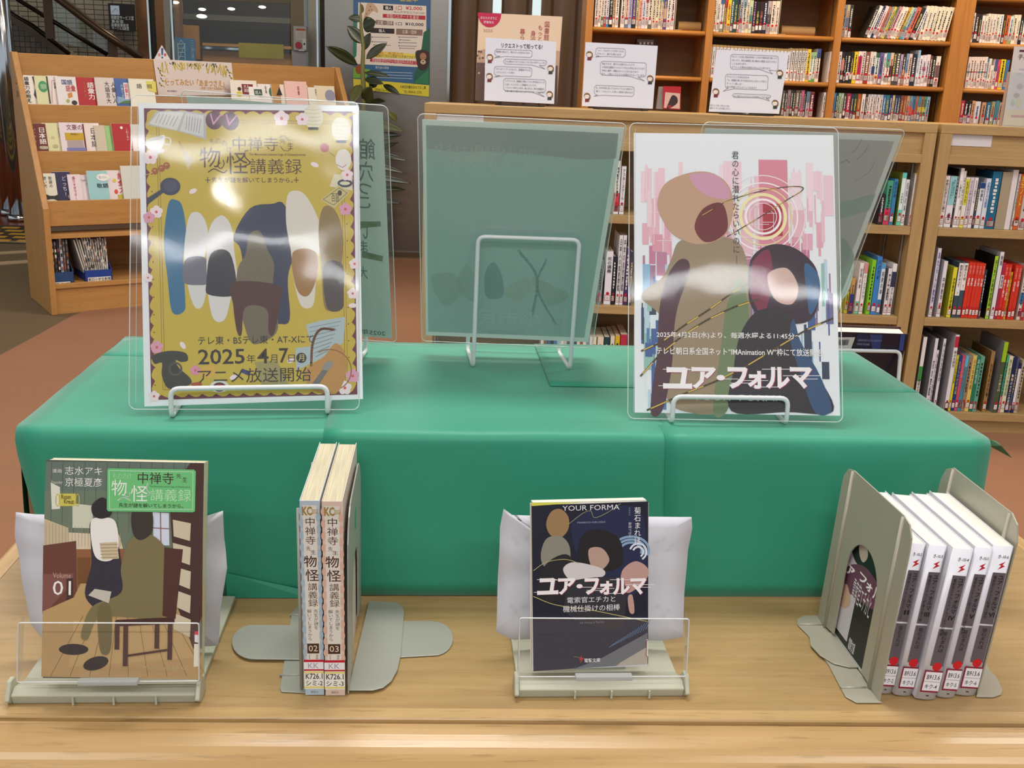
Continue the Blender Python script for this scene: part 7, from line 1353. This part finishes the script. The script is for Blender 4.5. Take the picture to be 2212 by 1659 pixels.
t = thing('bookend', 'beige metal bookend standing right of the white paperbacks', 'bookend', (.502, .785, TT), 'beige metal bookends around the paperbacks')
plate(.5008, .785, RAD(-1.5), RAD(3.9), .171, .148, t, False, 1, '')
q, e_ = tpoly([(2108, 1508), (2145, 1509), (2162, 1503), (2165, 1494), (2152, 1465), (2140, 1455), (2125, 1425)], .0006, .0012); MB().prism(q, e_).build('foot_plate', bem2, t, bevel=.0004)
SUB = {2: '電索官エチカと女王の三つ子', 3: '電索官エチカと群衆の見た夢', 4: '電索官エチカとペテルブルクの悪夢', 5: '電索官エチカと閉ざされた研究都市', 6: '電索官エチカと破滅の盟約'}
ROM = {2: 'II', 3: 'III', 4: 'IV', 5: 'V', 6: 'VI'}
def novel(k):
    def f(A, w, h):
        A.ltext('き-10-%d' % k, (w * .34, h - .0115, w * .86, h - .008), '2a2a30', .01)
        cx = w * .62; zz = h - .018; A.lpoly([(cx + .0026, zz + .0038), (cx - .003, zz + .0006), (cx - .0004, zz - .0002), (cx - .003, zz - .0042), (cx + .0032, zz - .0006), (cx + .0004, zz + .0004)], 'c81c28')
        g = '625c62'; a, b = w * .28, w * .93
        A.lbox((a, .0725, b, h - .025), g); A.lbox((a, .034, b, .0708), g)
        A.ltext('ユア・フォルマ', (w * .58, h - .062, w * .88, h - .027), '14141a', .02, True); A.ltext(ROM[k], (w * .58, h - .068, w * .88, h - .0635), '14141a', .03)
        A.ltext(SUB[k], (w * .34, h - .028 - .0035 * len(SUB[k]), w * .53, h - .028), '1c1a20', .01, True); A.ltext('菊石まれほ', (w * .46, .0475, w * .74, .0685), '1a181e', .01, True)
        A.lell(w * .64, .0335, .0042, .0042, 'd01c28')
        A.lbox((w * .1, .0075, w * 1.0, .0295), '8c1c34'); A.lbox((w * .17, .0092, w * 1.0, .0280), 'f0eef2'); A.lbox((w * .17, .0181, w * 1.0, .0185), '9c7c88'); A.ltext('B913.6', (w * .27, .0205, w * .92, .0252), '1c1c24', .01); A.ltext('キク-%d' % k, (w * .27, .0112, w * .88, .0158), '1c1c24', .01)
        A.lbox((w * .45, .0035, w * .6, .0045), '2a2a30')
    return f
pgw = ('page_white', 'e6e6da', .75, dict(noise_=.05, nscale=1, stretch=(900, 10, 10)))
GN = 'white novel volumes between the beige bookends'
for k, x, y, w, yaw, ln, lab in ((2, .4068, .788, .0152, 0, 3.6, 'second volume, mostly behind the left bookend'), (3, .4226, .7842, .0160, .3, 3.8, 'third volume, grey title strip'), (4, .4393, .7778, .0185, -.4, 4.3, 'fourth volume, thickest and standing furthest forward'), (5, .4612, .7805, .0160, -.2, 4.1, 'fifth volume, grey title strip'), (6, .4797, .7838, .0183, -1.0, 3.8, 'sixth volume, beside the right bookend')):
    o, U_, N_, V_ = upright('novel_book', 'white paperback novel ' + lab, x, y, w, .1475, .124, yaw, ln, 'e4e4ec', pgw, GN, novel(k))
    if k == 2:                                   # dark cover print seen through the arched opening
        def P3(a, b): return o - U_ * (.0006) + N_ * a + V_ * b
        tt_ = bpy.data.objects[[c.name for c in bpy.data.objects if c.name.startswith('novel_book')][-1]]
        A = Art(o - U_ * .0004, -N_, V_, lift=.0003, step=.00004); A.n = -U_
        A.lbox((-.118, .004, -.012, .144), '1c1e20'); A.lbox((-.118, .01, -.07, .140), 'c8c4cc')
        A.blob([(1842, 1180), (1860, 1145), (1885, 1150), (1902, 1190), (1900, 1235), (1876, 1235), (1850, 1215)], '1c2824'); A.blob([(1858, 1172), (1870, 1165), (1876, 1200), (1866, 1215), (1858, 1200)], 'c8b8ac')
        A.blob([(1830, 1225), (1870, 1225), (1905, 1280), (1900, 1320), (1860, 1300), (1828, 1270)], '6a4058'); A.text('ア', 1828, 1220, 1848, 1248, 'f4f2f4', .03); A.text('フ', 1856, 1240, 1874, 1262, 'f4f2f4', .03); A.text('ォ', 1871, 1258, 1886, 1280, 'f4f2f4', .03); A.text('ル', 1886, 1268, 1902, 1302, 'f4f2f4', .03)
        A.blob([(1815, 1280), (1830, 1262), (1838, 1300), (1826, 1314), (1814, 1304)], 'c8a890'); A.text('電索官エチカと', 1838, 1262, 1886, 1322, 'd8d8dc'); A.text('電撃文庫', 1832, 1380, 1848, 1412, 'f0f0f4')
        A.done(tt_, 'cover_print')
bpy.data.objects.remove(_to)
